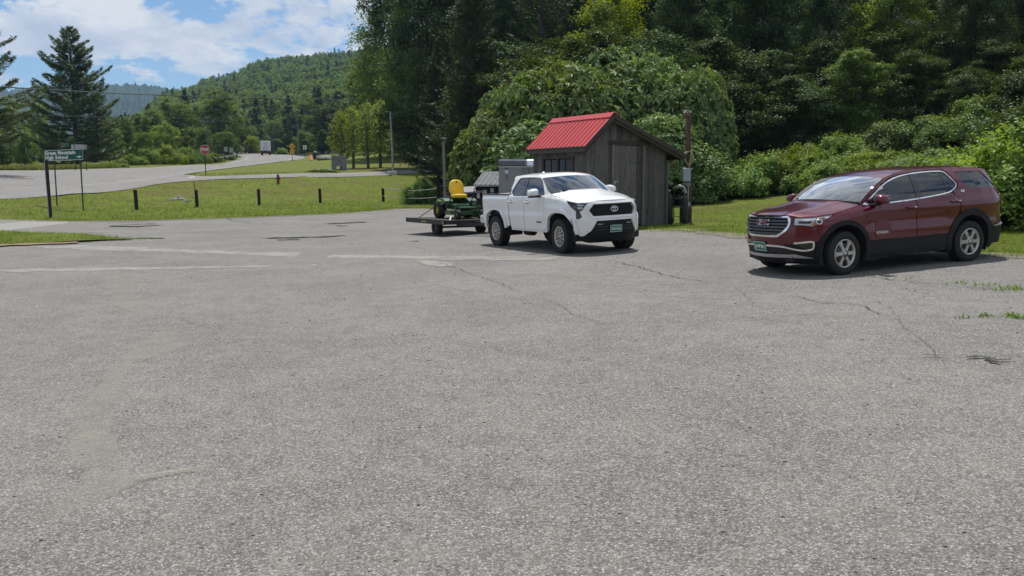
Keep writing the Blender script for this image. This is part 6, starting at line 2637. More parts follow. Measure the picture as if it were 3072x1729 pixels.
# left side wall with a window
sd = MB()
sd.box((.03, SD / 2, 1.33), (.02, SD - .04, 2.42))
side = sd.obj('side_wall', DARKW, shed)
WY0, WY1, WZ0, WZ1 = .62, 2.22, 1.62, 2.22
y = 0.03
while y < SD - .02:
    w = min(rs.choice([.18, .21, .24]), SD - y)
    yo = rs.uniform(-.008, .004)
    mid_ = y + w / 2
    segs = [(.10, 2.54)] if not (WY0 - .06 < mid_ < WY1 + .06) else [(.10, WZ0 - .04), (WZ1 + .06, 2.54)]
    for z0, z1 in segs:
        b = MB()
        b.box((-.004 + yo, y + w / 2, (z0 + z1) / 2), (.028, w - .008, z1 - z0))
        b.obj('board', OLDW, side)
    y += w
wn_ = MB()
for yy in (WY0 - .03, (WY0 + WY1) / 2, WY1 + .03):
    wn_.box((-.022, yy, (WZ0 + WZ1) / 2), (.05, .07, WZ1 - WZ0 + .1))
wn_.box((-.022, (WY0 + WY1) / 2, WZ1 + .07), (.05, WY1 - WY0 + .2, .08))
for k in (.25, .75):
    wn_.box((-.012, lerp(WY0, WY1, k), (WZ0 + WZ1) / 2), (.03, .03, WZ1 - WZ0))
wdw = wn_.obj('window', OLDT, shed)
wn_ = MB()
wn_.box((-.05, (WY0 + WY1) / 2, WZ0 - .03), (.12, WY1 - WY0 + .16, .035))
wn_.obj('sill', GREYP, wdw)
for k in (0, 1, 2, 3):
    pn = MB()
    pn.box((.0, lerp(WY0, WY1, (k + .5) / 4), (WZ0 + WZ1) / 2), (.006, (WY1 - WY0) / 4 - .03, WZ1 - WZ0 - .02))
    pn.obj('pane', glass_mat('old_window_glass', (.06, .065, .065), gain=.55) if k == 0 else bpy.data.materials['old_window_glass'], wdw)
# far walls, floor, corner trim, skids
fw = MB()
fw.box((SW - .03, SD / 2, 1.18), (.05, SD - .04, 2.13))
fw.obj('far_side_wall', OLDW, shed)
fw = MB()
fw.prism([(.02, .12), (SW - .02, .12), (SW - .02, under(SW) - .03), (PKX, under(PKX) - .04), (.02, under(0) - .03)], SD - .05, SD, 'Y')
fw.obj('back_wall', OLDW, shed)
fw = MB()
fw.box((SW / 2, SD / 2, .08), (SW - .1, SD - .1, .10))
fw.obj('floor_frame', DARKW, shed)
for yy in (.25, SD - .25):
    for xx in (.2, SW / 2, SW - .2):
        fw = MB()
        fw.box((xx, yy, -.05), (.35, .3, .20))
        fw.obj('footing_block', M_CONCR, shed)
for xx, yy in ((-.022, -.016), (SW + .01, -.016)):
    t_ = MB()
    t_.box((xx, yy, 1.15 if xx > 1 else 1.28), (.04, .10, 2.10 if xx > 1 else 2.36))
    t_.obj('corner_board', OLDW, shed)
# roof: deck boards seen from below, rake trim, ribbed red sheets, ridge cap
Y0, Y1 = -.28, SD + .18


def slope_mesh(xa, za, xb, zb, y0, y1, th, rib=0.0, n=0):
    """sheet between eave (xa, za) and ridge (xb, zb)"""
    mb = MB()
    d = Vector((xb - xa, 0, zb - za)).normalized()
    nrm = Vector((-d.z, 0, d.x))
    if nrm.z < 0:
        nrm = -nrm
    if n == 0:
        prof = [(y0, 0), (y1, 0)]
    else:
        prof = []
        st = (y1 - y0) / n
        for k in range(n):
            a = y0 + k * st
            prof += [(a + st * .02, 0), (a + st * .76, 0), (a + st * .82, rib), (a + st * .92, rib)]
        prof.append((y1, 0))
    top, bot = [], []
    for (px_, pz_) in ((xa, za), (xb, zb)):
        for yy, h in prof:
            top.append(Vector((px_, yy, pz_)) + nrm * (th + h))
    m = len(prof)
    vs = [tuple(p) for p in top]
    for (px_, pz_) in ((xa, za), (xb, zb)):
        for yy in (y0, y1):
            vs.append((px_, yy, pz_))
    fs = [(i, m + i, m + i + 1, i + 1) for i in range(m - 1)]
    b = 2 * m
    fs += [(b, b + 1, b + 3, b + 2), (0, b, b + 2, m), (m - 1, 2 * m - 1, b + 3, b + 1)]
    fs.append(tuple(range(m)) + (b + 1, b))
    fs.append(tuple(range(m, 2 * m))[::-1] + (b + 2, b + 3))
    mb.add(vs, fs)
    bm = bmesh.new()
    me = mb.mesh('sheet')
    bm.from_mesh(me)
    bmesh.ops.recalc_face_normals(bm, faces=bm.faces)
    bm.to_mesh(me)
    bm.free()
    return me


deck_t = .035
for (xa, za) in ((LEX, LEZ), (REX, REZ)):
    link('roof_deck', slope_mesh(xa, za - .07, PKX, PKZ - .07, Y0 + .03, Y1 - .03, deck_t), OLDT, shed)
    for k in range(3):
        ya, yb = lerp(Y0, Y1, k / 3), lerp(Y0, Y1, (k + 1) / 3)
        link('roof_sheet', slope_mesh(xa, za - .025, PKX, PKZ - .025, ya + .001, yb - .001, .004, .024, 5), M_RED, shed)
cap = MB()
dl_ = Vector((LEX - PKX, 0, LEZ - PKZ)).normalized()
dr_ = Vector((REX - PKX, 0, REZ - PKZ)).normalized()
zt = PKZ + .018
a_ = Vector((PKX, 0, zt)) + dl_ * .22
b_ = Vector((PKX, 0, zt)) + dr_ * .22
cap.prism([(a_.x, a_.z), (PKX, zt), (b_.x, b_.z), (b_.x, b_.z + .012), (PKX, zt + .016), (a_.x, a_.z + .012)], Y0 - .01, Y1 + .01, 'Y')
cap.obj('ridge_cap', M_RED, shed)
for yy in (Y0 - .015, Y1 - .01):
    for (xa, za) in ((LEX, LEZ), (REX, REZ)):
        for o_, hgt, drop in ((0, .13, .095), (.05, .10, .20)):
            rk = MB()
            d = Vector((PKX - xa, 0, PKZ - za)).normalized()
            sh = o_ if yy < 0 else -o_
            p0 = Vector((xa, yy + sh, za - drop)) + d * (0 if o_ == 0 else .04)
            p1 = Vector((PKX, yy + sh, PKZ - drop))
            rk.bar(p0, p1, .028, hgt, up=(0, 0, 1))
            rk.obj('rake_board', OLDT, shed)
fs_ = MB()
fs_.box((LEX + .03, (Y0 + Y1) / 2, LEZ - .13), (.03, Y1 - Y0 - .08, .13))
fs_.obj('eave_board', OLDT, shed)
fs_ = MB()
fs_.box((REX - .03, (Y0 + Y1) / 2, REZ - .13), (.03, Y1 - Y0 - .08, .13))
fs_.obj('eave_board', OLDT, shed)
for k in range(5):
    rf = MB()
    yy = lerp(.15, SD - .15, k / 4)
    rf.bar((LEX + .06, yy, LEZ - .11), (.06, yy, under(.06) - .07), .05, .09)
    rf.obj('rafter_tail', OLDT, shed)

# ---- utility post by the shed with meter box
px_, py_, pz_ = 6.02, 29.8, lot_z(6.02, 29.8)
up_ = empty('utility_post', (px_, py_, pz_), 0, 'brown wooden post with a grey electric box right of the shed', 'post')
mb = MB()
lean = -.10
mb.tube([(0, 0, -.3), (lean * .3, 0, 1.1), (lean * .7, 0, 2.5), (lean, 0, 3.62)], [.095, .09, .082, .076], 10)
mb.obj('pole', POLEW, up_)
mb = MB()
mb.box((-.02, -.02, .22), (.20, .20, .62), bev=.03)
mb.obj('post_foot', POLEW, up_)
mb = MB()
mb.box((-.15, -.15, 1.60), (.27, .14, .45), bev=.012)
bx = mb.obj('meter_box', plain('box_grey', (.36, .42, .46), .5, .2), up_)
mb = MB()
mb.box((-.15, -.226, 1.60), (.22, .012, .40), bev=.004)
mb.obj('door', plain('box_grey', (.36, .42, .46), .5, .2), bx)
mb = MB()
mb.box((-.08, -.13, 1.27), (.15, .11, .13), bev=.02)
mb.box((-.22, -.15, 1.30), (.09, .10, .08), bev=.02)
mb.tube([(-.22, -.15, 1.26), (-.25, -.16, 1.14), (-.20, -.16, 1.06), (-.14, -.15, 1.12)], .016, 8)
mb.obj('socket_outlet', plain('outlet_grey', (.24, .24, .25), .5), up_)
mb = MB()
mb.tube([(-.07, -.12, 1.22), (-.07, -.12, .60), (-.09, -.11, .05)], .026, 8)
mb.obj('conduit', M_GALV, up_)
mb = MB()
mb.box((-.07, -.14, .60), (.14, .08, .15), bev=.015)
mb.obj('junction_box', M_GALV, up_)
for dx, r_ in ((-.12, .075), (.02, .06)):
    mb = MB()
    m = Matrix.Translation((lean + dx, -.10, 3.66)) @ Matrix.Rotation(R(50), 4, 'X') @ Matrix.Rotation(R(-25 if dx < 0 else 25), 4, 'Y')
    mb.lathe([(.03, -.10), (.05, -.08), (r_, .05), (r_ * .92, .055), (0, .03)], 14, 'Z', mtx=m)
    mb.obj('flood_lamp', plain('lamp_weathered', (.13, .125, .135), .7), up_)
mb = MB()
mb.box((lean - .05, -.06, 3.62), (.2, .12, .12), bev=.02)
mb.obj('lamp_base', plain('lamp_weathered', (.13, .125, .135), .7), up_)
# hose hung on the post, run to the shed
sh_c = Matrix.Translation((SHX, SHY, SHZ)) @ Matrix.Rotation(PH, 4, 'Z') @ Vector((SW + .02, .3, 2.02))
hz = pz_
loop_c = Vector((px_ - .07, py_ - .14, pz_ + 2.16))
pts = [sh_c, sh_c.lerp(loop_c, .3) + Vector((0, -.04, -.05)), sh_c.lerp(loop_c, .65) + Vector((0, -.05, .10)), loop_c + Vector((-.10, -.03, .20))]
for i in range(15):
    a = R(110) - i * R(29)
    pts.append(loop_c + Vector((.14 * cos(a), -.02 - .003 * i, .22 * sin(a))))
pts.append(loop_c + Vector((-.03, -.02, -.55)))
mb = MB()
mb.tube(pts, .018, 8)
o = mb.obj('garden_hose', plain('straw_hose', (.36, .31, .17), .55))
tag(o, 'straw coloured hose looped on the post and run to the shed', 'hose')

# ---- gas cylinders and hand truck by the shed corner
gx_, gy_ = 5.22, 29.15
for i, (dx, dy, h_, r_, lb) in enumerate(((.0, 0, 1.02, .13, 'dark gas cylinder nearest the shed corner'), (.52, .12, .95, .14, 'dark gas cylinder on the hand truck near the post'))):
    gc = empty('gas_cylinder', (gx_ + dx, gy_ + dy, lot_z(gx_ + dx, gy_ + dy)), 0, lb, 'gas cylinder', 'gas cylinders by the shed')
    mb = MB()
    mb.lathe([(0, 0), (r_ * .9, 0), (r_, .03), (r_, h_ * .82), (r_ * .8, h_ * .92), (.035, h_), (.03, h_ + .05), (0, h_ + .05)], 18, 'Z')
    mb.obj('bottle', plain('cylinder_black', (.014, .015, .018), .45), gc)
    mb = MB()
    mb.tube([(0, 0, h_ + .02), (0, 0, h_ + .12)], .02, 8)
    mb.tube([(-.05, 0, h_ + .10), (.05, 0, h_ + .10)], .025, 8)
    mb.obj('valve', M_GALV, gc)
ht = empty('hand_truck', (gx_ + .30, gy_ - .12, lot_z(gx_ + .3, gy_)), R(12), 'black hand truck standing between the gas cylinders', 'hand truck')
mb = MB()
for sx_ in (-.17, .17):
    mb.tube([(sx_, 0, .06), (sx_, .02, 1.05), (sx_ * .9, -.02, 1.18), (sx_ * .5, -.10, 1.22)], .018, 8)
for z in (.25, .55, .85):
    mb.tube([(-.17, .01, z), (.17, .01, z)], .014, 6)
mb.obj('frame', M_STEELD, ht)
mb = MB()
mb.box((0, -.12, .03), (.38, .24, .015))
mb.obj('toe_plate', M_STEELD, ht)
for sx_ in (-.22, .22):
    mb = MB()
    mb.lathe([(.05, -.03), (.12, -.03), (.125, 0), (.12, .03), (.05, .03)], 18, 'X', (sx_, .06, .125))
    mb.obj('wheel', rubber(), ht)
mb = MB()
mb.tube([(-.12, .02, 1.18), (.0, -.02, 1.26), (.14, -.04, 1.20), (.22, -.03, 1.02)], .05, 10)
mb.obj('pipe_elbow', M_GALV, ht)

# ---- grey enclosed trailer behind the shed
ct = empty('cargo_trailer', (-.52, 35.0, lot_z(0, 35.0) + .10), R(-8), 'grey enclosed cargo trailer with a dark rounded nose behind the pickup', 'trailer')
GT = plain('trailer_grey', (.235, .25, .262), .42, .3, .2, var=.06)
GT2 = plain('trailer_grey_side', (.20, .205, .21), .42, .3, .2, var=.06)
ct.scale = (.87, .87, .93)
mb = MB()
mb.box((.52, .0, 1.30), (1.04, .05, 1.82))
mb.obj('nose_panel', GT, ct)
mb = MB()
m = Matrix.Translation((1.04, 0, 0)) @ Matrix.Rotation(R(32), 4, 'Z')
mb.box((.17, .0, 1.30), (.34, .05, 1.82), mtx=m)
mb.obj('nose_panel', GT, ct)
mb = MB()
mb.box((1.335 + .6, .20 + 0, 1.28), (1.2, .05, 1.80))
mb.obj('side_panel', GT2, ct)
mb = MB()
mb.box((.70, 1.7, 1.28), (1.30, 3.3, 1.78))
mb.obj('body', GT2, ct)
mb = MB()
prof = smooth_poly([(-.07, 2.22), (-.07, 2.22), (-.07, 2.30), (-.04, 2.42), (.06, 2.51), (.25, 2.55), (.6, 2.56), (.6, 2.56), (.6, 2.22), (.6, 2.22)], 2)
mb.prism(prof, -.02, 1.25, 'X')
mb.obj('nose_cap', plain('nose_black', (.012, .016, .024), .12, coat=1.0), ct)
mb = MB()
mb.box((.64, -.055, 2.215), (1.32, .04, .04))
mb.obj('edge_moulding', M_SATIN, ct)
mb = MB()
prof = smooth_poly([(.15, 2.2), (.15, 2.2), (.15, 2.32), (.19, 2.46), (.30, 2.54), (.6, 2.57), (.6, 2.57), (.6, 2.2), (.6, 2.2)], 2)
mb.prism(prof, 1.26, 2.6, 'X')
mb.obj('corner_cap', plain('polished_cap', (.55, .60, .66), .18, .9), ct)
mb = MB()
mb.box((.7, 1.8, .33), (1.3, 3.2, .14))
mb.obj('chassis', M_STEELD, ct)
for sy in (1.5, 2.3):
    for sx_ in (.02, 1.40):
        mb = MB()
        mb.lathe([(.12, -.09), (.30, -.09), (.32, 0), (.30, .09), (.12, .09)], 20, 'X', (sx_, sy, .32))
        mb.obj('wheel', rubber(), ct)
st = MB()
pc = [(-.09, .38), (.09, .38), (.12, .20), (.08, .10), (.09, -.10), (.14, -.34), (.05, -.40), (.0, -.16), (-.05, -.40), (-.14, -.34), (-.08, -.06), (-.08, .1), (-.12, .2)]
st.prism([(p[0] * .62 + .36, p[1] * .62 + 1.86) for p in pc], -.031, -.027, 'Y')
o = st.obj('sticker_figure', plain('sticker_drab', (.16, .16, .145), .6), ct)
o['label'] = 'standing figure sticker in drab tones with a white shirt'
st = MB()
st.prism([(.30, 2.09), (.42, 2.09), (.45, 1.98), (.41, 1.92), (.31, 1.92), (.27, 1.98)], -.036, -.032, 'Y')
st.obj('sticker_shirt', plain('sticker_white', (.6, .6, .62), .6), o)
st = MB()
st.prism([(.36 + .045 * cos(2 * pi * k / 10), 2.14 + .06 * sin(2 * pi * k / 10)) for k in range(10)], -.036, -.032, 'Y')
st.obj('sticker_head', plain('sticker_black', (.02, .02, .025), .6), o)

# ---- low notice shelters with metal roofs
ks = empty('notice_shelter', (-1.52, 36.9, lot_z(-1.4, 36.9) + .16), R(4), 'low dark shelter with a grey ribbed roof and papers left of the cargo trailer', 'shelter')
mb = MB()
mb.box((.52, .9, .66), (1.04, 1.6, 1.32))
mb.obj('wall', DARKW, ks)
me = slope_mesh(-.10, 0, 1.25, 0, -.1, .1, .01)
rb_ = MB()
n_ = 6
V = []
for k in range(n_ * 4 + 1):
    xx = lerp(-.12, 1.24, k / (n_ * 4))
    rr_ = .022 if k % 4 == 2 else 0
    zf_ = 1.40 + (0.02 * 0)
    V += [(xx, -.25, 1.40 + rr_), (xx + .55, 1.65, 2.0 + rr_)]
F = [(2 * k, 2 * k + 2, 2 * k + 3, 2 * k + 1) for k in range(n_ * 4)]
rb_.add(V, F)
rb_.obj('ribbed_roof', plain('zinc_roof', (.085, .088, .098), .75, 0, bump=.2, bscale=30), ks)
mb = MB()
mb.bar((-.12, -.25, 1.36), (1.24, -.25, 1.36), .03, .07)
mb.obj('eave_board', M_GALV, ks)
for dx, dz, w, h in ((.42, 1.04, .20, .26), (.78, 1.16, .15, .17), (.78, .95, .15, .17), (.12, .96, .13, .30)):
    mb = MB()
    mb.box((dx, .09, dz), (w, .008, h))
    mb.obj('notice', plain('paper_white', (.62, .64, .64), .7), ks)
bs_ = MB()
bs_.box((.5, 1.2, -.05), (1.2, 1.2, .2))
bs_.obj('footing', M_CONCR, ks)
ks.scale = (.88, .88, .95)
ks2 = empty('low_shed', (-2.16, 36.9, lot_z(-2.1, 36.9)), R(3), 'small dark lean-to with a stone grey roof behind the yellow seat', 'shed')
mb = MB()
mb.box((.42, .6, .58), (.84, 1.1, 1.16))
mb.obj('wall', DARKW, ks2)
mb = MB()
mb.add([(-.08, -.15, 1.14), (.95, -.15, 1.20), (1.0, 1.3, 1.42), (-.05, 1.3, 1.36), (-.08, -.15, 1.20), (.95, -.15, 1.26), (1.0, 1.3, 1.48), (-.05, 1.3, 1.42)],
       [(3, 2, 1, 0), (4, 5, 6, 7), (0, 1, 5, 4), (1, 2, 6, 5), (2, 3, 7, 6), (3, 0, 4, 7)])
mb.obj('roof', plain('slate_roof', (.20, .195, .19), .7, bump=.4, bscale=20), ks2)

# ---- flat utility trailer behind the pickup
ax = Vector((-.535, .845, 0)).normalized()
tr_yaw = atan2(ax.y, ax.x)
TOX, TOY = -1.30, 27.95
ut = empty('utility_trailer', (TOX, TOY, lot_z(TOX, TOY)), tr_yaw, 'black flat deck utility trailer hitched behind the pickup', 'trailer')
DL, DW, DZ = 2.75, 1.9, .47
for k in range(7):
    mb = MB()
    w = DW / 7
    mb.box((DL / 2, -DW / 2 + w * (k + .5), DZ), (DL - .06, w - .012, .038))
    mb.obj('plank', wood('trailer_plank', (.035, .030, .026), (.13, .11, .095), 0), ut)
for sg in (-1, 1):
    mb = MB()
    mb.box((DL / 2, sg * (DW / 2 + .02), DZ - .05), (DL, .04, .15))
    mb.obj('side_rail', M_STEELD, ut)
for xx in (.02, DL - .02):
    mb = MB()
    mb.box((xx, 0, DZ - .06), (.05, DW - .01, .12))
    mb.obj('end_rail', M_STEELD, ut)
nm_ = MB()
nm_.prism([(1.15, DZ - .085), (1.62, DZ - .085), (1.55, DZ - .03), (1.25, DZ - .03)], DW / 2 + .041, DW / 2 + .046, 'Y')
nm_.obj('maker_decal', plain('decal_ochre', (.25, .22, .06), .5), ut)
mb = MB()
for sg in (-1, 1):
    mb.bar((.1, sg * .45, DZ - .14), (-1.9, 0, DZ - .05), .07, .08)
mb.bar((-.2, 0, DZ - .06), (-2.35, 0, DZ - .04), .08, .08)
mb.obj('tongue', M_STEELD, ut)
mb = MB()
mb.tube([(.80, -DW / 2 + .1, .24), (.80, DW / 2 - .1, .24)], .035, 8)
mb.obj('axle', M_STEELD, ut)
for sg in (-1, 1):
    mb = MB()
    mb.lathe([(.11, -.085), (.21, -.10), (.232, -.07), (.235, 0), (.232, .07), (.21, .10), (.11, .085)], 28, 'Y', (0, 0, 0))
    wl2 = mb.obj('wheel', rubber(), ut, (.80, sg * (DW / 2 - .14), .235))
    mb = MB()
    mb.lathe([(0, -.02), (.05, -.02), (.09, -.05), (.118, -.07), (.118, .07), (.09, .05), (.05, .02), (0, .02)], 20, 'Y')
    mb.obj('rim', M_RIMD, wl2)
    mb = MB()
    mb.box((.80, sg * (DW / 2 - .14), DZ - .06), (.5, .22, .02))
    mb.obj('fender', M_STEELD, ut)
for sg in (-1, 1):
    mb = MB()
    mb.box((.06, sg * (DW / 2 + .045), DZ - .06), (.05, .012, .07))
    mb.obj('side_lamp', plain('amber_lens', (.85, .25, .02), .2, coat=.6), ut)

# ---- zero turn mower on the trailer
mw = empty('riding_mower', (0, 0, 0), 0, 'green riding mower with a yellow seat tied down on the trailer', 'mower')
mw.location = (-1.74, 29.05, lot_z(-1.74, 29.05) + DZ + .02)
mw.rotation_euler = (0, 0, atan2(-.88, .47))
GREEN = plain('mower_green', (.012, .075, .020), .32, coat=.5)
YEL = plain('mower_yellow', (.80, .52, .015), .38, coat=.3)
# x forward, y left
for sg in (-1, 1):
    mb = MB()
    mb.lathe([(.13, -.12), (.24, -.135), (.275, -.10), (.28, 0), (.275, .10), (.24, .135), (.13, .12)], 30, 'Y')
    w = mb.obj('rear_wheel', rubber(), mw, (-.48, sg * .50, .28))
    mb = MB()
    mb.lathe([(0, -.05), (.06, -.06), (.10, -.03), (.135, -.09), (.135, .09), (.10, .03), (.06, .06), (0, .05)], 24, 'Y')
    mb.obj('rim', YEL, w)
    mb = MB()
    mb.lathe([(.07, -.07), (.14, -.075), (.16, 0), (.14, .075), (.07, .07)], 24, 'Y')
    w = mb.obj('caster_wheel', rubber(), mw, (.78, sg * .42, .16))
    mb = MB()
    mb.lathe([(0, -.05), (.075, -.05), (.075, .05), (0, .05)], 18, 'Y')
    mb.obj('rim', YEL, w)
    mb = MB()
    mb.bar((.78, sg * .51, .16), (.72, sg * .51, .40), .03, .02)
    mb.bar((.78, sg * .33, .16), (.72, sg * .33, .40), .03, .02)
    mb.bar((.72, sg * .52, .40), (.72, sg * .32, .40), .06, .03)
    mb.bar((.72, sg * .42, .42), (.30, sg * .34, .44), .06, .06)
    mb.obj('caster_fork', GREEN, mw)
    mb = MB()
    pr = smooth_poly([(-.62, .50), (-.55, .66), (-.20, .70), (.10, .62), (.12, .52), (-.1, .46), (-.5, .44)], 1)
    mb.prism(pr, sg * .28, sg * .58, 'Y')
    mb.obj('fender', GREEN, mw)
    mb = MB()
    mb.box((-.30, sg * .588, .60), (.34, .012, .04), rz=0)
    mb.obj('stripe', plain('stripe_yellow', (.55, .62, .10), .4), mw)
    mb = MB()
    mb.tube([(.12, sg * .38, .55), (.20, sg * .42, .82), (.12, sg * .50, 1.0), (.05, sg * .66, 1.08)], .018, 8)
    mb.obj('steering_lever', M_STEELD, mw)
mb = MB()
mb.box((-.20, 0, .40), (1.0, .52, .20), bev=.04)
mb.box((.50, 0, .38), (.55, .52, .06), bev=.02)
mb.obj('frame', GREEN, mw)
mb = MB()
mb.box((-.62, 0, .60), (.42, .52, .36), bev=.08)
mb.lathe([(0, .78), (.17, .78), (.19, .80), (.18, .86), (.0, .88)], 20, 'Z', (-.60, 0, 0))
mb.obj('engine', M_BLACKP, mw)
mb = MB()
pr = smooth_poly([(-.34, -.52), (-.34, .52), (.30, .60), (.42, .40), (.42, -.40), (.30, -.60)], 1)
mb.prism(pr, .13, .26, 'Z')
mb.obj('cutting_deck', GREEN, mw, (.16, 0, .02))
mb = MB()
pr = [(-.02, .20), (.05, .20), (.12, .30), (.10, .80), (.06, .95), (.0, .98)]
seat = MB()
ring = smooth_poly([(-.25, .0), (.25, .0), (.27, .18), (.25, .40), (.15, .54), (-.15, .54), (-.25, .40), (-.27, .18)], 2)
n = len(ring)
vs = []
for dx, k in ((-.05, .80), (-.02, .96), (.03, 1.0), (.06, .97), (.075, .86)):
    vs += [(dx - .22 * (p[1]) * .55, p[0] * k, .27 + (p[1] - .27) * k) for p in ring]
fs = [(i * n + j, i * n + (j + 1) % n, (i + 1) * n + (j + 1) % n, (i + 1) * n + j) for i in range(4) for j in range(n)]
fs += [tuple(range(n))[::-1], tuple(range(4 * n, 5 * n))]
seat.add(vs, fs, True)
pad = smooth_poly([(-.24, -.25), (.24, -.25), (.26, .0), (.24, .25), (-.24, .25), (-.26, 0)], 2)
n = len(pad)
vs = []
for dz, k in ((-.06, .86), (-.04, .97), (.02, 1.0), (.055, .94), (.07, .80)):
    vs += [(p[0] * k + .20, p[1] * k, dz + .02 * (p[0] > 0) * p[0]) for p in pad]
fs = [(i * n + j, i * n + (j + 1) % n, (i + 1) * n + (j + 1) % n, (i + 1) * n + j) for i in range(4) for j in range(n)]
fs += [tuple(range(n))[::-1], tuple(range(4 * n, 5 * n))]
seat.add(vs, fs, True)
bm = bmesh.new()
me = seat.mesh('seat')
bm.from_mesh(me)
bmesh.ops.recalc_face_normals(bm, faces=bm.faces)
bm.to_mesh(me)
bm.free()
st_ = link('seat', me, YEL, mw, (-.24, 0, .74))
mb = MB()
mb.box((0, 0, 0), (.35, .40, .06), bev=.02)
mb.obj('seat_base', M_STEELD, st_, (.16, 0, -.09))
mb = MB()
mb.lathe([(0, 0), (.03, 0), (.03, .006), (0, .006)], 12, 'X', (.0, 0, .0))
mb.obj('seat_badge', plain('badge_dark', (.05, .05, .01), .5), st_, (.022, 0, .47))
# tie down straps
for a, b, lb, m_ in (((-2.62, 29.42, lot_z(-2.6, 29.4) + .88), (-3.25, 30.0, lot_z(-3.2, 30) + .50), 'dark tie-down strap at the rear of the trailer', M_STEELD),
                     ((-1.95, 28.05, lot_z(-1.9, 28) + .62), (-1.98, 27.56, lot_z(-2, 27.5) + .47), 'pale tie-down strap at the front corner of the trailer', plain('strap_pale', (.55, .62, .58), .7))):
    mb = MB()
    mb.bar(a, b, .035, .012)
    tag(mb.obj('tie_down_strap', m_), lb, 'strap', 'straps holding the mower')

# ---- lamp post and rope fence by the conifer
x, y = P(1122, 44), 44
lp = empty('lamp_post', (x, y, terr(x, y)), 0, 'thin grey post with a small lamp left of the cargo trailer', 'lamp post')
mb = MB()
mb.tube([(.0, 0, -.3), (-.04, 0, 1.5), (-.09, 0, zv(358, y) - terr(x, y))], [.085, .08, .07], 10)
mb.obj('pole', GREYP, lp)
mb = MB()
zt = zv(350, y) - terr(x, y)
mb.box((-.07, -.04, zt - .03), (.28, .20, .09), bev=.02)
mb.tube([(-.0, -.08, zt - .08), (.02, -.10, zt - .24)], .03, 8)
mb.obj('lamp_head', plain('lamp_weathered', (.13, .125, .135), .7), lp)

FP = [(347, 528, 479, 'black fence post nearest the green road sign'), (499, 522, 479, 'black fence post in front of the ditch stones'), (655, 516, 477, 'black fence post left of the hydrant'), (808, 510, 476, 'black fence post right of the hydrant'), (966, 508, 474, 'black fence post at the start of the ropes')]
fpos = []
for i, (px, vb_, vt, lb) in enumerate(FP):
    x, y, z = spot(px, vb_)
    h = (vb_ - vt) * y * K
    f = empty('fence_post', (x, y, z), 0, lb, 'fence post', 'black fence posts along the lawn')
    mb = MB()
    mb.tube([(0, 0, -.3), (-.01, 0, h * .5), (-.03, 0, h)], [.105, .10, .098], 10)
    mb.obj('post', POSTW, f)
    mb = MB()
    mb.lathe([(0, h + .05), (.10, h + .02), (.115, h - .03), (.105, h - .05)][::-1], 12, 'Z', (-.03, 0, 0))
    mb.obj('cap', POSTW, f)
    fpos.append((x, y, z, h))
    if i == 1:
        mb = MB()
        mb.tube([(-.08, .1, -.1), (-.12, .1, h + .1), (-.20, .12, h + .50)], .025, 8)
        mb.obj('thin_stake', POSTW, f)
x, y, z = P(1103, 56), 56.0, terr(P(1103, 56), 56)
f = empty('fence_post', (x, y, z), 0, 'shaded fence post under the dark conifer', 'fence post', 'black fence posts along the lawn')
mb = MB()
mb.tube([(0, 0, -.3), (0, 0, 1.35)], .11, 10)
mb.obj('post', POSTW, f)
a = Vector((fpos[-1][0], fpos[-1][1], fpos[-1][2]))
for h, sag, lb in ((1.0, .16, 'upper slack rope of the lawn fence'), (.45, .14, 'lower slack rope of the lawn fence')):
    p0, p1 = a + Vector((0, -.1, h)), Vector((x, y - .1, z + h + .15))
    pts = []
    for i in range(13):
        t = i / 12
        pts.append(p0.lerp(p1, t) - Vector((0, 0, sag * 4 * t * (1 - t))))
    mb = MB()
    mb.tube(pts, .03, 6)
    tag(mb.obj('fence_rope', plain('grey_rope', (.28, .27, .24), .8)), lb, 'rope', 'ropes of the lawn fence')

# ---- road signs
M_SGREEN = plain('sign_green', (.004, .085, .060), .6, var=.05, spec=.15)
M_SWHITE = plain('sign_white', (.66, .68, .68), .4, var=.04)
M_SYEL = plain('sign_yellow', (.78, .42, .02), .4, var=.05)
M_SRED = plain('sign_red', (.36, .02, .03), .4, var=.06)
M_POST = plain('sign_post_steel', (.045, .05, .05), .5, .6)
M_SBACK = plain('sign_back_aluminium', (.36, .36, .35), .45, .6)


def flat_text(body, size, parent, loc, mat, name='lettering', align='LEFT', bold=.003, sp=1.1, sx_=1.0, fit=None):
    tm = text_mesh(body, size, .002, align, bold, 0, sp)
    if fit:
        sx_ = fit / max(v.co.x for v in tm.vertices)
    for v in tm.vertices:
        v.co = Vector((v.co.x * sx_, -v.co.z, v.co.y))
    return link(name, tm, mat, parent, loc)


xa, ya, za = spot(147, 518)
xb, yb, zb = spot(212, 530)
d = Vector((xb - xa, yb - ya, 0))
yaw = atan2(d.y, d.x)
L = d.length
s0 = -(147 - 125) / 65 * L
s1 = L + (221 - 212) / 65 * L
ym = (ya + yb) / 2
zt0, zt1 = zv(405, ym), zv(378, ym)
gs_ = empty('road_sign', (xa, ya, za), yaw, 'green road sign reading Green Mountain High School with a white arrow', 'road sign')
for s_, zz in ((0, 0), (L, zb - za)):
    mb = MB()
    mb.bar((s_, .03, zz - .4), (s_, .03, zt1 - za - .05), .07, .045)
    mb.obj('post', M_POST, gs_)
bw, bh = s1 - s0, zt1 - zt0
cx, cz = (s0 + s1) / 2, (zt0 + zt1) / 2 - za
mb = MB()
pl = smooth_poly([(cx - bw / 2, cz - bh / 2), (cx + bw / 2, cz - bh / 2), (cx + bw / 2, cz + bh / 2), (cx - bw / 2, cz + bh / 2)], 0)
mb.prism(pl, -.02, -.006, 'Y')
pnl = mb.obj('panel', M_SGREEN, gs_)
mb = MB()
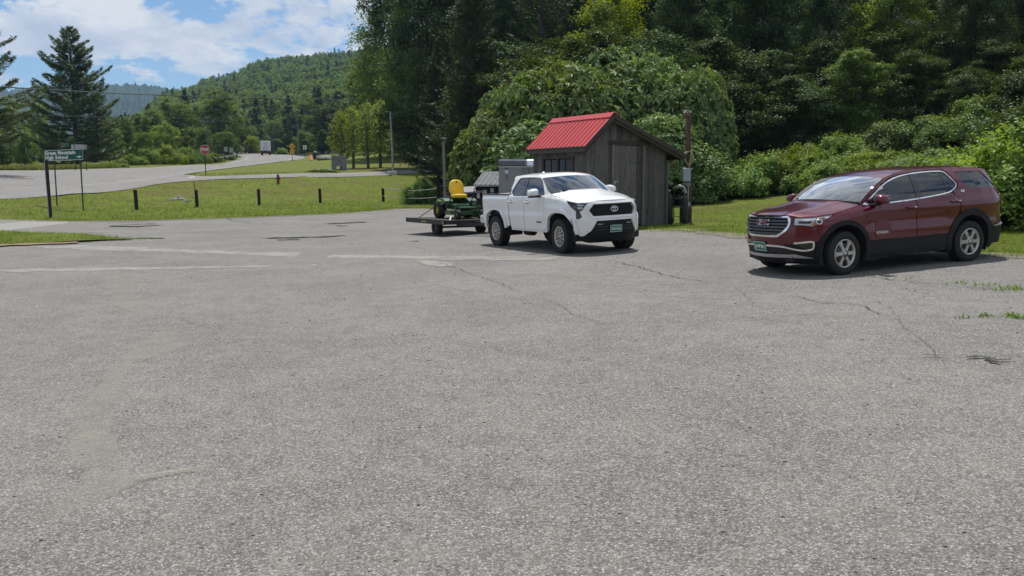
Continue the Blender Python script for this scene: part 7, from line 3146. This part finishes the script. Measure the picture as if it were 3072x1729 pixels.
for sx_ in (-1, 1):
    mb.box((cx + sx_ * (bw / 2 - .02), -.022, cz), (.022, .004, bh - .03))
    mb.box((cx, -.022, cz + sx_ * (bh / 2 - .02)), (bw - .06, .004, .022))
mb.obj('border', M_SWHITE, pnl)
ts = bh * .46
flat_text('Green Mountain', ts, pnl, (cx - bw / 2 + .05, -.022, cz + bh * .21), M_SWHITE, fit=bw * .80, bold=.012)
flat_text('High School', ts, pnl, (cx - bw / 2 + .05, -.022, cz - bh * .21), M_SWHITE, fit=bw * .61, bold=.012)
mb = MB()
ah = bh * .13
mb.prism([(cx + bw * .34, cz - bh * .21 - ah * .35), (cx + bw * .40, cz - bh * .21 - ah * .35), (cx + bw * .40, cz - bh * .21 - ah), (cx + bw * .465, cz - bh * .21), (cx + bw * .40, cz - bh * .21 + ah), (cx + bw * .40, cz - bh * .21 + ah * .35), (cx + bw * .34, cz - bh * .21 + ah * .35)], -.026, -.021, 'Y')
mb.obj('arrow', M_SWHITE, pnl)
x, y, z = spot(131, 548)
pt = empty('marker_post', (x, y, z), 0, 'thick dark post with a pale edge in front of the green sign', 'post')
h = (548 - 405) * y * K
mb = MB()
mb.bar((0, 0, -.3), (-.05, 0, h), .105, .10)
mb.obj('post', POSTW, pt)
mb = MB()
mb.bar((-.068, -.03, 0), (-.118, -.03, h), .028, .06)
mb.obj('pale_edge', M_GALV, pt)


def simple_sign(px, vb_, name, label, cat='road sign', group=None, yaw=0.0, y=None):
    if y is None:
        x, y, z = spot(px, vb_)
    else:
        x = P(px, y)
        z = terr(x, y)
    return empty(name, (x, y, z), yaw, label, cat, group), y, z


sg_, y, z = simple_sign(231, 415, 'road_sign', 'blank grey back of a wide sign beyond the road', y=88)
zt, zb_ = zv(366, y) - z, zv(378, y) - z
w_ = (231 - 192) * y * K
for dx in (-w_ * .8, -.15):
    mb = MB()
    mb.bar((dx, .03, -.3), (dx, .03, zt), .07, .05)
    mb.obj('post', M_POST, sg_)
mb = MB()
mb.box((-w_ / 2, 0, (zt + zb_) / 2), (w_, .02, zt - zb_), bev=.005)
mb.obj('panel', M_SBACK, sg_)
mb = MB()
for dx in (-w_ * .8, -.15):
    mb.bar((dx, -.02, zb_), (dx, -.02, zt), .05, .02)
mb.obj('clamp_bars', M_POST, sg_)

ss, y, z = simple_sign(524, 442, 'stop_sign', 'red octagonal STOP sign where the driveway meets the road', 'stop sign')
zc = zv(378.5, y) - z
r_ = (390 - 367) / 2 * y * K
mb = MB()
mb.bar((0, .02, -.3), (0, .02, zc + r_ * .9), .07, .05)
mb.obj('post', plain('post_green_steel', (.03, .06, .05), .5, .5), ss)
for rr, yy, mt, nm in ((r_, -.012, M_SWHITE, 'rim'), (r_ * .93, -.016, M_SRED, 'face')):
    mb = MB()
    mb.prism([(rr / cos(pi / 8) * cos(pi / 8 + k * pi / 4), zc + rr / cos(pi / 8) * sin(pi / 8 + k * pi / 4)) for k in range(8)], yy, yy + .008, 'Y')
    o = mb.obj(nm, mt, ss)
flat_text('STOP', r_ * .78, ss, (0, -.019, zc), M_SWHITE, align='CENTER', bold=.012, sp=1.0, sx_=.86)

ys, y, z = simple_sign(741, 407, 'warning_sign', 'yellow diamond warning sign with a square plate below, at the road bend', 'road sign')
zc = zv(370, y) - z
r_ = 8.4 * y * K
mb = MB()
mb.bar((0, .02, -.3), (0, .02, zc + r_ * .6), .08, .06)
mb.obj('post', plain('post_green_steel', (.03, .06, .05), .5, .5), ys)
mb = MB()
mb.prism([(r_, zc), (0, zc + r_), (-r_, zc), (0, zc - r_)], -.02, -.008, 'Y')
dm = mb.obj('diamond_plate', M_SYEL, ys)
mb = MB()
for dz in (-.18, .0, .18):
    mb.box((0, -.024, zc + dz * r_ * 1.6), (r_ * 1.0, .006, r_ * .12))
mb.obj('legend', plain('legend_black', (.02, .018, .012), .5), dm)
zq = zv(384, y) - z
mb = MB()
q = 6.6 * y * K
mb.box((0, -.014, zq), (q * 1.5, .012, q * 1.7), bev=.003)
sqp = mb.obj('square_plate', M_SYEL, ys)
mb = MB()
mb.box((-.1 * q, -.024, zq + .35 * q), (q * .8, .006, q * .14))
mb.box((-.25 * q, -.024, zq - .1 * q), (q * .14, .006, q * .8))
mb.box((.3 * q, -.024, zq - .1 * q), (q * .14, .006, q * .8))
mb.obj('legend', plain('legend_black', (.02, .018, .012), .5), sqp)
ws_, y, z = simple_sign(773, 396, 'road_sign', 'small white sign right of the yellow warning sign', y=158)
zc = zv(373, y) - z
mb = MB()
mb.bar((0, .02, -.3), (0, .02, zc + .4), .08, .06)
mb.obj('post', M_POST, ws_)
mb = MB()
mb.box((0, 0, zc), (.62, .015, .78), bev=.004)
o = mb.obj('panel', M_SWHITE, ws_)
mb = MB()
for dz in (.18, 0, -.18):
    mb.box((0, -.012, zc + dz), (.42, .004, .05))
mb.obj('legend', plain('legend_grey', (.12, .12, .13), .5), o)
ws2, y, z = simple_sign(579, 392, 'road_sign', 'grey signs seen from behind left of the white car', y=150)
for dx, dz in ((-.2, 1.7), (.75, 1.55)):
    mb = MB()
    mb.box((dx, 0, dz), (.62, .02, .8))
    mb.obj('panel', M_SBACK, ws2)
    mb = MB()
    mb.bar((dx, .03, -.3), (dx, .03, dz + .4), .08, .06)
    mb.obj('post', M_POST, ws2)

# ---- hydrant
x, y, z = spot(704, 463)
hy = empty('fire_hydrant', (x, y, z), R(10), 'dark red fire hydrant on the grass bank', 'fire hydrant')
s = (463 - 436.5) * y * K / .86
mb = MB()
mb.lathe([(r * s, h * s) for r, h in [(0, 0), (.15, 0), (.15, .05), (.105, .06), (.10, .48), (.135, .50), (.135, .55), (.105, .56), (.11, .62), (.09, .70), (.05, .75), (0, .76)]], 20, 'Z')
M_HYD = plain('hydrant_maroon', (.12, .013, .018), .5)
hb = mb.obj('barrel', M_HYD, hy)
mb = MB()
mb.lathe([(0, .76 * s), (.03 * s, .76 * s), (.03 * s, .86 * s), (0, .86 * s)], 6, 'Z')
mb.obj('operating_nut', M_HYD, hy)
for a, r_ in ((0, .05), (pi, .05), (-pi / 2, .07)):
    mb = MB()
    m = Matrix.Rotation(a, 4, 'Z')
    mb.lathe([(r_ * s, 0), (r_ * s, .16 * s), (r_ * 1.15 * s, .165 * s), (r_ * 1.15 * s, .20 * s), (0, .21 * s)], 12, 'X', (0, 0, .42 * s), mtx=m)
    mb.obj('nozzle_cap', M_HYD, hy)

# ---- granite sign, boulder, barrel, flagpole
x, y, z = spot(857, 430)
gr = empty('granite_sign', (x, y, z), R(6), 'grey granite sign with an arched opening below', 'stone sign')
w_, h_ = (875 - 838) * y * K, (430 - 393) * y * K
pl = [(-w_ / 2, 0), (-w_ * .22, 0), (-w_ * .22, h_ * .20), (-w_ * .14, h_ * .30), (w_ * .14, h_ * .30), (w_ * .22, h_ * .20), (w_ * .22, 0), (w_ / 2, 0), (w_ / 2, h_ * .97), (w_ * .3, h_), (-w_ * .3, h_), (-w_ / 2, h_ * .97)]
mb = MB()
mb.prism(pl, 0, .22, 'Y')
gb = mb.obj('slab', plain('granite_grey', (.20, .21, .225), .75, bump=.3, bscale=25), gr)
for i, (t_, dz) in enumerate((('GREEN MOUNTAIN', .80), ('HIGH', .66), ('SCHOOL', .54))):
    flat_text(t_, h_ * .105, gb, (0, -.004, h_ * dz), plain('engraved_dark', (.07, .075, .085), .8), align='CENTER', bold=.004)
for dx in (-1, 1):
    mb = MB()
    mb.box((dx * w_ * .36, -.01, h_ * .34), (w_ * .26, .02, .03))
    mb.obj('ledge', plain('engraved_dark', (.07, .075, .085), .8), gr)


def rock(seed, s, flat=.6, name='stone', mat=None):
    g = random.Random(seed)
    bm = bmesh.new()
    bmesh.ops.create_icosphere(bm, subdivisions=2, radius=1)
    off = [g.uniform(0, 6) for _ in range(6)]
    for v in bm.verts:
        c = v.co
        k = 1 + .16 * sin(c.x * 2.3 + off[0]) * cos(c.y * 2.1 + off[1]) + .12 * sin(c.z * 3 + off[2] + c.x * 2)
        k += g.uniform(-.05, .05)
        v.co = Vector((c.x * k * s, c.y * k * s * .8, c.z * k * s * flat))
    me = bpy.data.meshes.new(name)
    bm.to_mesh(me)
    bm.free()
    return me


M_STONE = plain('field_stone', (.17, .165, .152), .85, bump=.5, bscale=14, var=.25, scale=5)
x, y, z = spot(822, 404)
bo = link('boulder', rock(3, 20 * y * K, .55, 'boulder'), M_STONE, None, (x, y, z + .2))
tag(bo, 'large grey boulder behind the granite sign', 'boulder')
x, y, z = spot(788, 405)
br_ = empty('traffic_barrel', (x, y, z), 0, 'orange and white striped traffic barrel by the road', 'traffic barrel')
s = 13.5 * y * K
mb = MB()
mb.lathe([(0, 0), (s * .36, 0), (s * .36, s * .08), (s * .28, s * .10), (s * .22, s), (0, s)], 18, 'Z')
mb.obj('body', plain('barrel_orange', (.62, .13, .03), .5), br_)
for k in range(3):
    mb = MB()
    z0 = s * (.22 + k * .26)
    r0 = s * lerp(.285, .225, .22 + k * .26)
    mb.lathe([(r0, z0), (r0 - .01, z0 + s * .13)], 18, 'Z')
    mb.obj('white_band', M_SWHITE, br_)
x, y, z = spot(798, 403)
cv = link('covered_cart', rock(9, 9 * y * K, 1.5, 'covered_cart'), plain('black_cover', (.012, .014, .013), .6), None, (x, y + .5, z + .6))
tag(cv, 'dark covered heap beside the striped barrel', 'covered cart')
x, y, z = spot(991, 440)
fp = empty('flagpole', (x, y, z), 0, 'white pole on a square concrete base beside the driveway', 'pole')
h = (440 - 285) * y * K
mb = MB()
mb.tube([(0, 0, .3), (-.02, 0, h * .4), (-.16, 0, h)], [.11, .10, .06], 12)
mb.obj('mast', plain('pole_white', (.26, .27, .28), .4), fp)
mb = MB()
mb.box((.0, 0, .12), (.95, .95, .42), bev=.05)
mb.obj('base_block', M_CONCR, fp)

# bed of small plants and edging stones by the granite sign
g = random.Random(21)
for i in range(9):
    px = 802 + i * 4.6 + (g.random() - .5) * 3
    x, y, z = spot(px, 433 + g.uniform(-1.5, 1.5))
    if i % 3 == 1:
        o = link('stone', rock(50 + i, .28, .7), M_STONE, None, (x, y, z + .1))
        tag(o, 'small edging stone in the flower bed', 'stone', 'edging stones of the flower bed')
    else:
        b = bush(px, y, 426 + g.uniform(-2, 2), 2, i, L_VINE if i % 2 else L_MID, 'small plant in the flower bed by the granite sign', 'flower bed plants', 1.1, 'garden_plant')
# stones in the ditch
for i in range(11):
    px, v = 455 + g.gauss(0, 20), 503 + g.gauss(0, 5)
    x, y, z = spot(px, v)
    o = link('stone', rock(80 + i, g.uniform(.09, .24), .6), M_STONE, None, (x, y, z + .02))
    o.rotation_euler = (0, 0, g.uniform(0, 6))
    tag(o, 'pale stone lying in the grassy ditch', 'stone', 'stones in the ditch behind the fence posts')


# ---- vehicles on the road
def far_car(name, px, y, yaw, label, cat, body, roofm, L=4.7, W_=1.85, H=1.7):
    x = P(px, y)
    r = empty(name, (x, y, terr(x, y) + .045), yaw, label, cat)
    mb = MB()
    pr = smooth_poly([(-L / 2, .35), (-L / 2, .95), (-L / 2 + .1, 1.02), (L / 2 - 1.3, 1.02), (L / 2 - .25, .92), (L / 2, .75), (L / 2, .35)], 1)
    mb.prism(pr, -W_ / 2, W_ / 2, 'Y')
    mb.obj('body', body, r)
    mb = MB()
    a = [(-L / 2 + .12, 1.0), (L / 2 - 1.35, 1.0), (L / 2 - 2.05, H - .06), (-L / 2 + .45, H - .06)]
    V = [(p[0], sg * (W_ / 2 - .06 - (.16 if p[1] > 1.2 else 0)), p[1]) for sg in (-1, 1) for p in a]
    mb.add(V, [(0, 1, 2, 3), (7, 6, 5, 4), (1, 5, 6, 2), (0, 3, 7, 4), (3, 2, 6, 7)])
    mb.obj('glasshouse', M_GLOSSB, r)
    mb = MB()
    mb.box((-L / 2 + .45 + (L - 2.5) / 2, 0, H - .04), (L - 2.35, W_ - .42, .07), bev=.03)
    mb.obj('roof', roofm, r)
    for sx_ in (-1, 1):
        for sy in (-1, 1):
            mb = MB()
            mb.lathe([(0, -.11), (.30, -.11), (.34, -.06), (.34, .06), (.30, .11), (0, .11)], 16, 'Y', (sx_ * L * .30, sy * (W_ / 2 - .10), .34))
            mb.obj('wheel', rubber(), r)
    for sy in (-1, 1):
        mb = MB()
        mb.box((L / 2 - .02, sy * (W_ / 2 - .28), .80), (.08, .34, .14), bev=.02)
        mb.obj('headlight', M_SWHITE, r)
        mb = MB()
        mb.box((-L / 2 + .02, sy * (W_ / 2 - .16), .90), (.08, .20, .22), bev=.02)
        mb.obj('tail_lamp', M_SRED, r)
    mb = MB()
    mb.box((L / 2, 0, .62), (.06, 1.0, .22))
    mb.obj('grille', M_STEELD, r)
    return r


far_car('car', 620, 214, R(-88), 'black SUV driving toward the camera on the road', 'car', plain('paint_black', (.012, .012, .015), .25, coat=.8), M_SATIN, 4.6, 1.9, 1.75)
far_car('car', 586.5, 245, R(-70), 'white car half hidden behind the roadside bushes', 'car', plain('paint_car_white', (.75, .76, .76), .3, coat=.6), plain('paint_car_white', (.75, .76, .76), .3, coat=.6), 4.7, 1.9, 1.65)
y = 186
x = P(676, y)
bt = empty('box_truck', (x, y, terr(x, y) + .045), R(104.5), 'white box truck seen from behind on the bend', 'truck')
bt.scale = (.86, .86, .86)
mb = MB()
mb.box((-1.5, 0, 2.05), (6.4, 2.35, 2.35), bev=.04)
mb.obj('cargo_box', plain('box_white', (.50, .51, .52), .5), bt)
for sy in (-1, 1):
    mb = MB()
    mb.box((-4.72, sy * .58, 2.05), (.04, 1.06, 2.2), bev=.01)
    dr = mb.obj('rear_door', plain('door_white', (.62, .64, .66), .45), bt)
    mb = MB()
    mb.bar((-4.76, sy * .30, 1.0), (-4.76, sy * .30, 3.1), .04, .04)
    mb.box((-4.76, sy * .42, 1.5), (.04, .12, .2))
    mb.obj('latch_bar', M_STEELD, dr)
mb = MB()
mb.box((-1.2, 0, .72), (7.0, .9, .22))
mb.box((-4.65, 0, .55), (.15, 2.1, .28))
mb.obj('chassis', M_STEELD, bt)
mb = MB()
pr = smooth_poly([(1.75, .5), (1.75, 2.3), (2.6, 2.3), (3.2, 1.55), (4.1, 1.35), (4.2, .5)], 1)
mb.prism(pr, -1.05, 1.05, 'Y')
mb.obj('cab', plain('box_white', (.50, .51, .52), .5), bt)
for xx in (-3.2, 3.0):
    for sy in (-1, 1):
        mb = MB()
        mb.lathe([(0, -.2), (.42, -.2), (.48, -.12), (.48, .12), (.42, .2), (0, .2)], 18, 'Y', (xx, sy * .92, .48))
        mb.obj('wheel', rubber(), bt)
mb = MB()
for sy in (-1, 1):
    mb.box((-4.74, sy * .85, .58), (.04, .22, .12))
mb.obj('tail_lamps', M_SRED, bt)
# guard rail beyond the road
gp = [worldpts([(560, 126)])[0], worldpts([(585, 133)])[0], worldpts([(606, 145)])[0], worldpts([(612, 160)])[0], worldpts([(604, 182)])[0]]
gl_ = empty('guard_rail', (gp[0][0], gp[0][1], terr(*gp[0])), 0, 'steel guard rail at the left of the road bend', 'guard rail')
ox, oy, oz = gl_.location
mb = MB()
for a, b in zip(gp, gp[1:]):
    mb.bar((a[0] - ox - .8, a[1] - oy, terr(*a) - oz + .62), (b[0] - ox - .8, b[1] - oy, terr(*b) - oz + .62), .10, .30)
mb.obj('rail', M_GALV, gl_)
for a in gp:
    mb = MB()
    mb.bar((a[0] - ox - .7, a[1] - oy, terr(*a) - oz - .2), (a[0] - ox - .7, a[1] - oy, terr(*a) - oz + .75), .16, .16)
    mb.obj('post', POSTW, gl_)

# ---- utility poles and wires
def upole(px, y, tv, label):
    x = P(px, y)
    z = terr(x, y)
    h = zv(tv, y) - z
    r = empty('utility_pole', (x, y, z), 0, label, 'utility pole', 'utility poles along the road')
    mb = MB()
    mb.tube([(0, 0, -.5), (0, 0, h * .5), (0, 0, h)], [.16, .14, .11], 10)
    mb.obj('pole', GREYP, r)
    mb = MB()
    mb.bar((-1.1, 0, h - .6), (1.1, 0, h - .6), .10, .12)
    mb.obj('crossarm', GREYP, r)
    for dx in (-1, 0, 1):
        mb = MB()
        mb.lathe([(0, 0), (.05, 0), (.06, .06), (.03, .14), (0, .15)], 8, 'Z', (dx, 0, h - .54 if dx else h))
        mb.obj('insulator', M_SBACK, r)
    return x, y, z + h


p1 = upole(533, 136, 300, 'grey utility pole behind the stop sign')
p2 = upole(697, 232, 330, 'slim utility pole above the box truck')
p3 = upole(757, 186, 318, 'utility pole right of the yellow warning sign')
for i, (ends, lb) in enumerate((([(-330, 62, 210), (0, 68, 224), (300, 80, 241), (560, 96, 251), (960, 118, 258), (1150, 130, 258)], 'heavy overhead cable crossing the sky and hill'),
                                ([(-330, 76, 276), (0, 82, 289), (300, 98, 300), (533, 136, 302)], 'thin overhead wire in front of the lone pine'),
                                ([(533, 136, 302), (640, 160, 318), (757, 186, 320)], 'overhead wire between the roadside poles'),
                                ([(757, 186, 320), (730, 210, 326), (697, 232, 331)], 'overhead wire running up the valley'))):
    pts = []
    for (pa, ya, va), (pb, yb, vb2) in zip(ends, ends[1:]):
        for k in range(6):
            t = k / 6
            yy = lerp(ya, yb, t)
            pts.append((P(lerp(pa, pb, t), yy), yy, zv(lerp(va, vb2, t), yy)))
    pa, ya, va = ends[-1]
    pts.append((P(pa, ya), ya, zv(va, ya)))
    mb = MB()
    mb.tube(pts, (.045, .025, .025, .025)[i], 6)
    tag(mb.obj('overhead_wire', plain('wire_grey', (.06, .065, .07), .6)), lb, 'wire', 'overhead wires along the road')
# ---- the store behind the camera, seen only in the car windows and paint
bl = empty('store_building', (-2, -9, lot_z(-2, -9)), 0, 'long tan clapboard store facing the lot, reflected in the SUV', 'building')
CLAP = plain('tan_clapboard', (.30, .205, .105), .7, var=.15)
mb = MB()
mb.box((0, -5.0, 2.2), (34, 9.8, 4.4))
mb.obj('wall', CLAP, bl)
for k in range(20):
    mb = MB()
    mb.box((0, -.06, .3 + k * .2), (34, .05, .17))
    mb.obj('clapboard', CLAP, bl)
mb = MB()
mb.prism([(-.9 - 0, 4.3), (-5, 6.6), (-10.5, 4.3)], -17.6, 17.6, 'X')
mb.obj('roof', plain('dark_shingle', (.05, .045, .045), .85), bl)
# ------------------------------------------------------------------ grass blades and weeds
def blades(name, pts, h, w, mat, label, seed, lean=.5):
    g = np.random.default_rng(seed)
    n = len(pts)
    p = np.array(pts)
    a = g.uniform(0, 6.28, n)
    hh = h * g.uniform(.45, 1.25, n)
    ww = w * g.uniform(.6, 1.3, n)
    lx, ly = g.normal(0, lean, n) * hh, g.normal(0, lean, n) * hh
    v = np.empty((n, 3, 3))
    v[:, 0] = p + np.stack([np.cos(a) * ww, np.sin(a) * ww, np.zeros(n) - .01], 1)
    v[:, 1] = p - np.stack([np.cos(a) * ww, np.sin(a) * ww, np.zeros(n) + .01], 1)
    v[:, 2] = p + np.stack([lx, ly, hh], 1)
    me = bpy.data.meshes.new(name)
    me.vertices.add(n * 3)
    me.vertices.foreach_set('co', v.reshape(-1))
    me.loops.add(n * 3)
    me.loops.foreach_set('vertex_index', np.arange(n * 3, dtype=np.int32))
    me.polygons.add(n)
    me.polygons.foreach_set('loop_start', (np.arange(n) * 3).astype(np.int32))
    me.polygons.foreach_set('loop_total', np.full(n, 3, np.int32))
    me.update(calc_edges=True)
    return tag(link(name, me, mat), label, kind='stuff')


L_GRASS = leafmat('grass_blade', (.040, .080, .010), (.095, .130, .016), .45, .0)
L_HAY = leafmat('dry_grass', (.050, .075, .014), (.105, .115, .032), .45, .0)
g = np.random.default_rng(9)
pts = []
# right lawn between the lot and the vine bank
while len(pts) < 90000:
    y = g.uniform(12, 42)
    x = g.uniform(4, 26)
    if g.random() > (22 / max(15, y)) ** 2 or x / y > .80 or x / y < .12 or in_lot(x, y):
        continue
    pts.append((x, y, ground_z(x, y)))
blades('lawn_grass', pts, .055, .008, L_GRASS, 'short mown grass right of the lot', 1)
# ragged grass at the far edge of the lot and on the tongue of grass
pts = []
edge = [(Vector(LOT_R[i]), Vector(LOT_R[(i + 1) % len(LOT_R)])) for i in range(len(LOT_R))]
edge = [(a, b) for a, b in edge if 8 < a.y < 56 and -50 < a.x < 14]
while len(pts) < 26000:
    a, b = edge[g.integers(0, len(edge))]
    p = a.lerp(b, g.random())
    d = abs(g.normal(0, .35))
    q = (p.x + g.normal(0, .3), p.y + g.normal(0, .3))
    if in_lot(*q) and g.random() < .72:
        continue
    pts.append((q[0], q[1], max(ground_z(*q), lot_z(*q) if in_lot(*q) else -99)))
blades('edge_grass', pts, .10, .010, L_GRASS, 'ragged grass growing along the edge of the lot', 2)
pts = []
while len(pts) < 30000:
    x, y = g.uniform(-34, -12), g.uniform(22, 38)
    if pip(x, y, ISL):
        pts.append((x, y, lot_z(x, y) + .05))
blades('island_grass', pts, .09, .010, L_GRASS, 'uneven grass on the tongue of turf at the left', 3)
# lawn beyond the lot, coarse
pts = []
while len(pts) < 34000:
    y = g.uniform(39, 84)
    u = g.uniform(-.62, .02)
    x = u * y
    if in_lot(x, y) or pip(x, y, ROAD):
        continue
    pts.append((x, y, ground_z(x, y)))
blades('bank_grass', pts, .10, .022, L_GRASS, 'mown grass on the bank between the lot and the road', 4)
# tall grass along the far side of the road
pts = []
FE = worldpts([(-120, 83), (-60, 85), (0, 84), (100, 87), (200, 92), (310, 98.5)])
while len(pts) < 20000:
    i = g.integers(0, len(FE) - 1)
    t = g.random()
    x, y = lerp(FE[i][0], FE[i + 1][0], t), lerp(FE[i][1], FE[i + 1][1], t)
    o = abs(g.normal(0, 2.6)) + .4
    x -= o * .35
    y += o
    pts.append((x, y, terr(x, y)))
blades('tall_grass', pts, .42, .05, L_HAY, 'tall seeding grass along the far side of the road', 5, .25)
# weeds in the cracks
pts = []
for (u2, v2, n, sp) in [(2540, 730, 60, .16), (2570, 733, 40, .12), (2480, 722, 30, .12), (2420, 715, 22, .14), (2490, 802, 26, .04), (2560, 801, 45, .05), (2576, 806, 40, .05), (2440, 806, 14, .05), (1690, 580, 260, .35), (1750, 583, 260, .4), (2385, 630, 200, .3), (2330, 632, 100, .2), (330, 603, 200, .4), (270, 602, 250, .5), (2170, 700, 16, .2), (2260, 706, 16, .2)]:
    x0, y0 = G(u2, v2)
    for _ in range(n):
        x, y = x0 + g.normal(0, sp), y0 + g.normal(0, sp * .6)
        pts.append((x, y, lot_z(x, y) + .03))
blades('crack_weeds', pts, .042, .010, L_GRASS, 'weeds growing in the cracks of the lot', 6, .7)
# loose grit and pebbles
g2 = random.Random(3)
bm = bmesh.new()
for _ in range(700):
    y = 2.6 + 22 * g2.random() ** 2
    x = g2.uniform(-.6, .6) * y
    s = g2.uniform(.004, .010) * (1 + y * .04)
    bmesh.ops.create_icosphere(bm, subdivisions=1, radius=s, matrix=Matrix.Translation((x, y, lot_z(x, y) + .012 + s * .35)) @ Matrix.Diagonal((1.2, .9, .6, 1)))
me = bpy.data.meshes.new('grit')
bm.to_mesh(me)
bm.free()
tag(link('grit', me, plain('grit_stone', (.20, .19, .18), .9, var=.5, scale=9)), 'loose grit scattered on the asphalt', kind='stuff')

# ------------------------------------------------------------------ air
mb = MB()
mb.box((0, 1750, 140), (5200, 4100, 460))
hz_ = NT('summer_haze')
pv = hz_.new('ShaderNodeVolumePrincipled')
pv.inputs['Color'].default_value = (.42, .66, 1.0, 1)
pv.inputs['Density'].default_value = .00013
pv.inputs['Anisotropy'].default_value = .2
hz_.l.new(pv.outputs[0], hz_.out.inputs['Volume'])
tag(mb.obj('haze', hz_.m), 'thin summer haze over the valley', kind='stuff')
SC.cycles.volume_bounces = 0
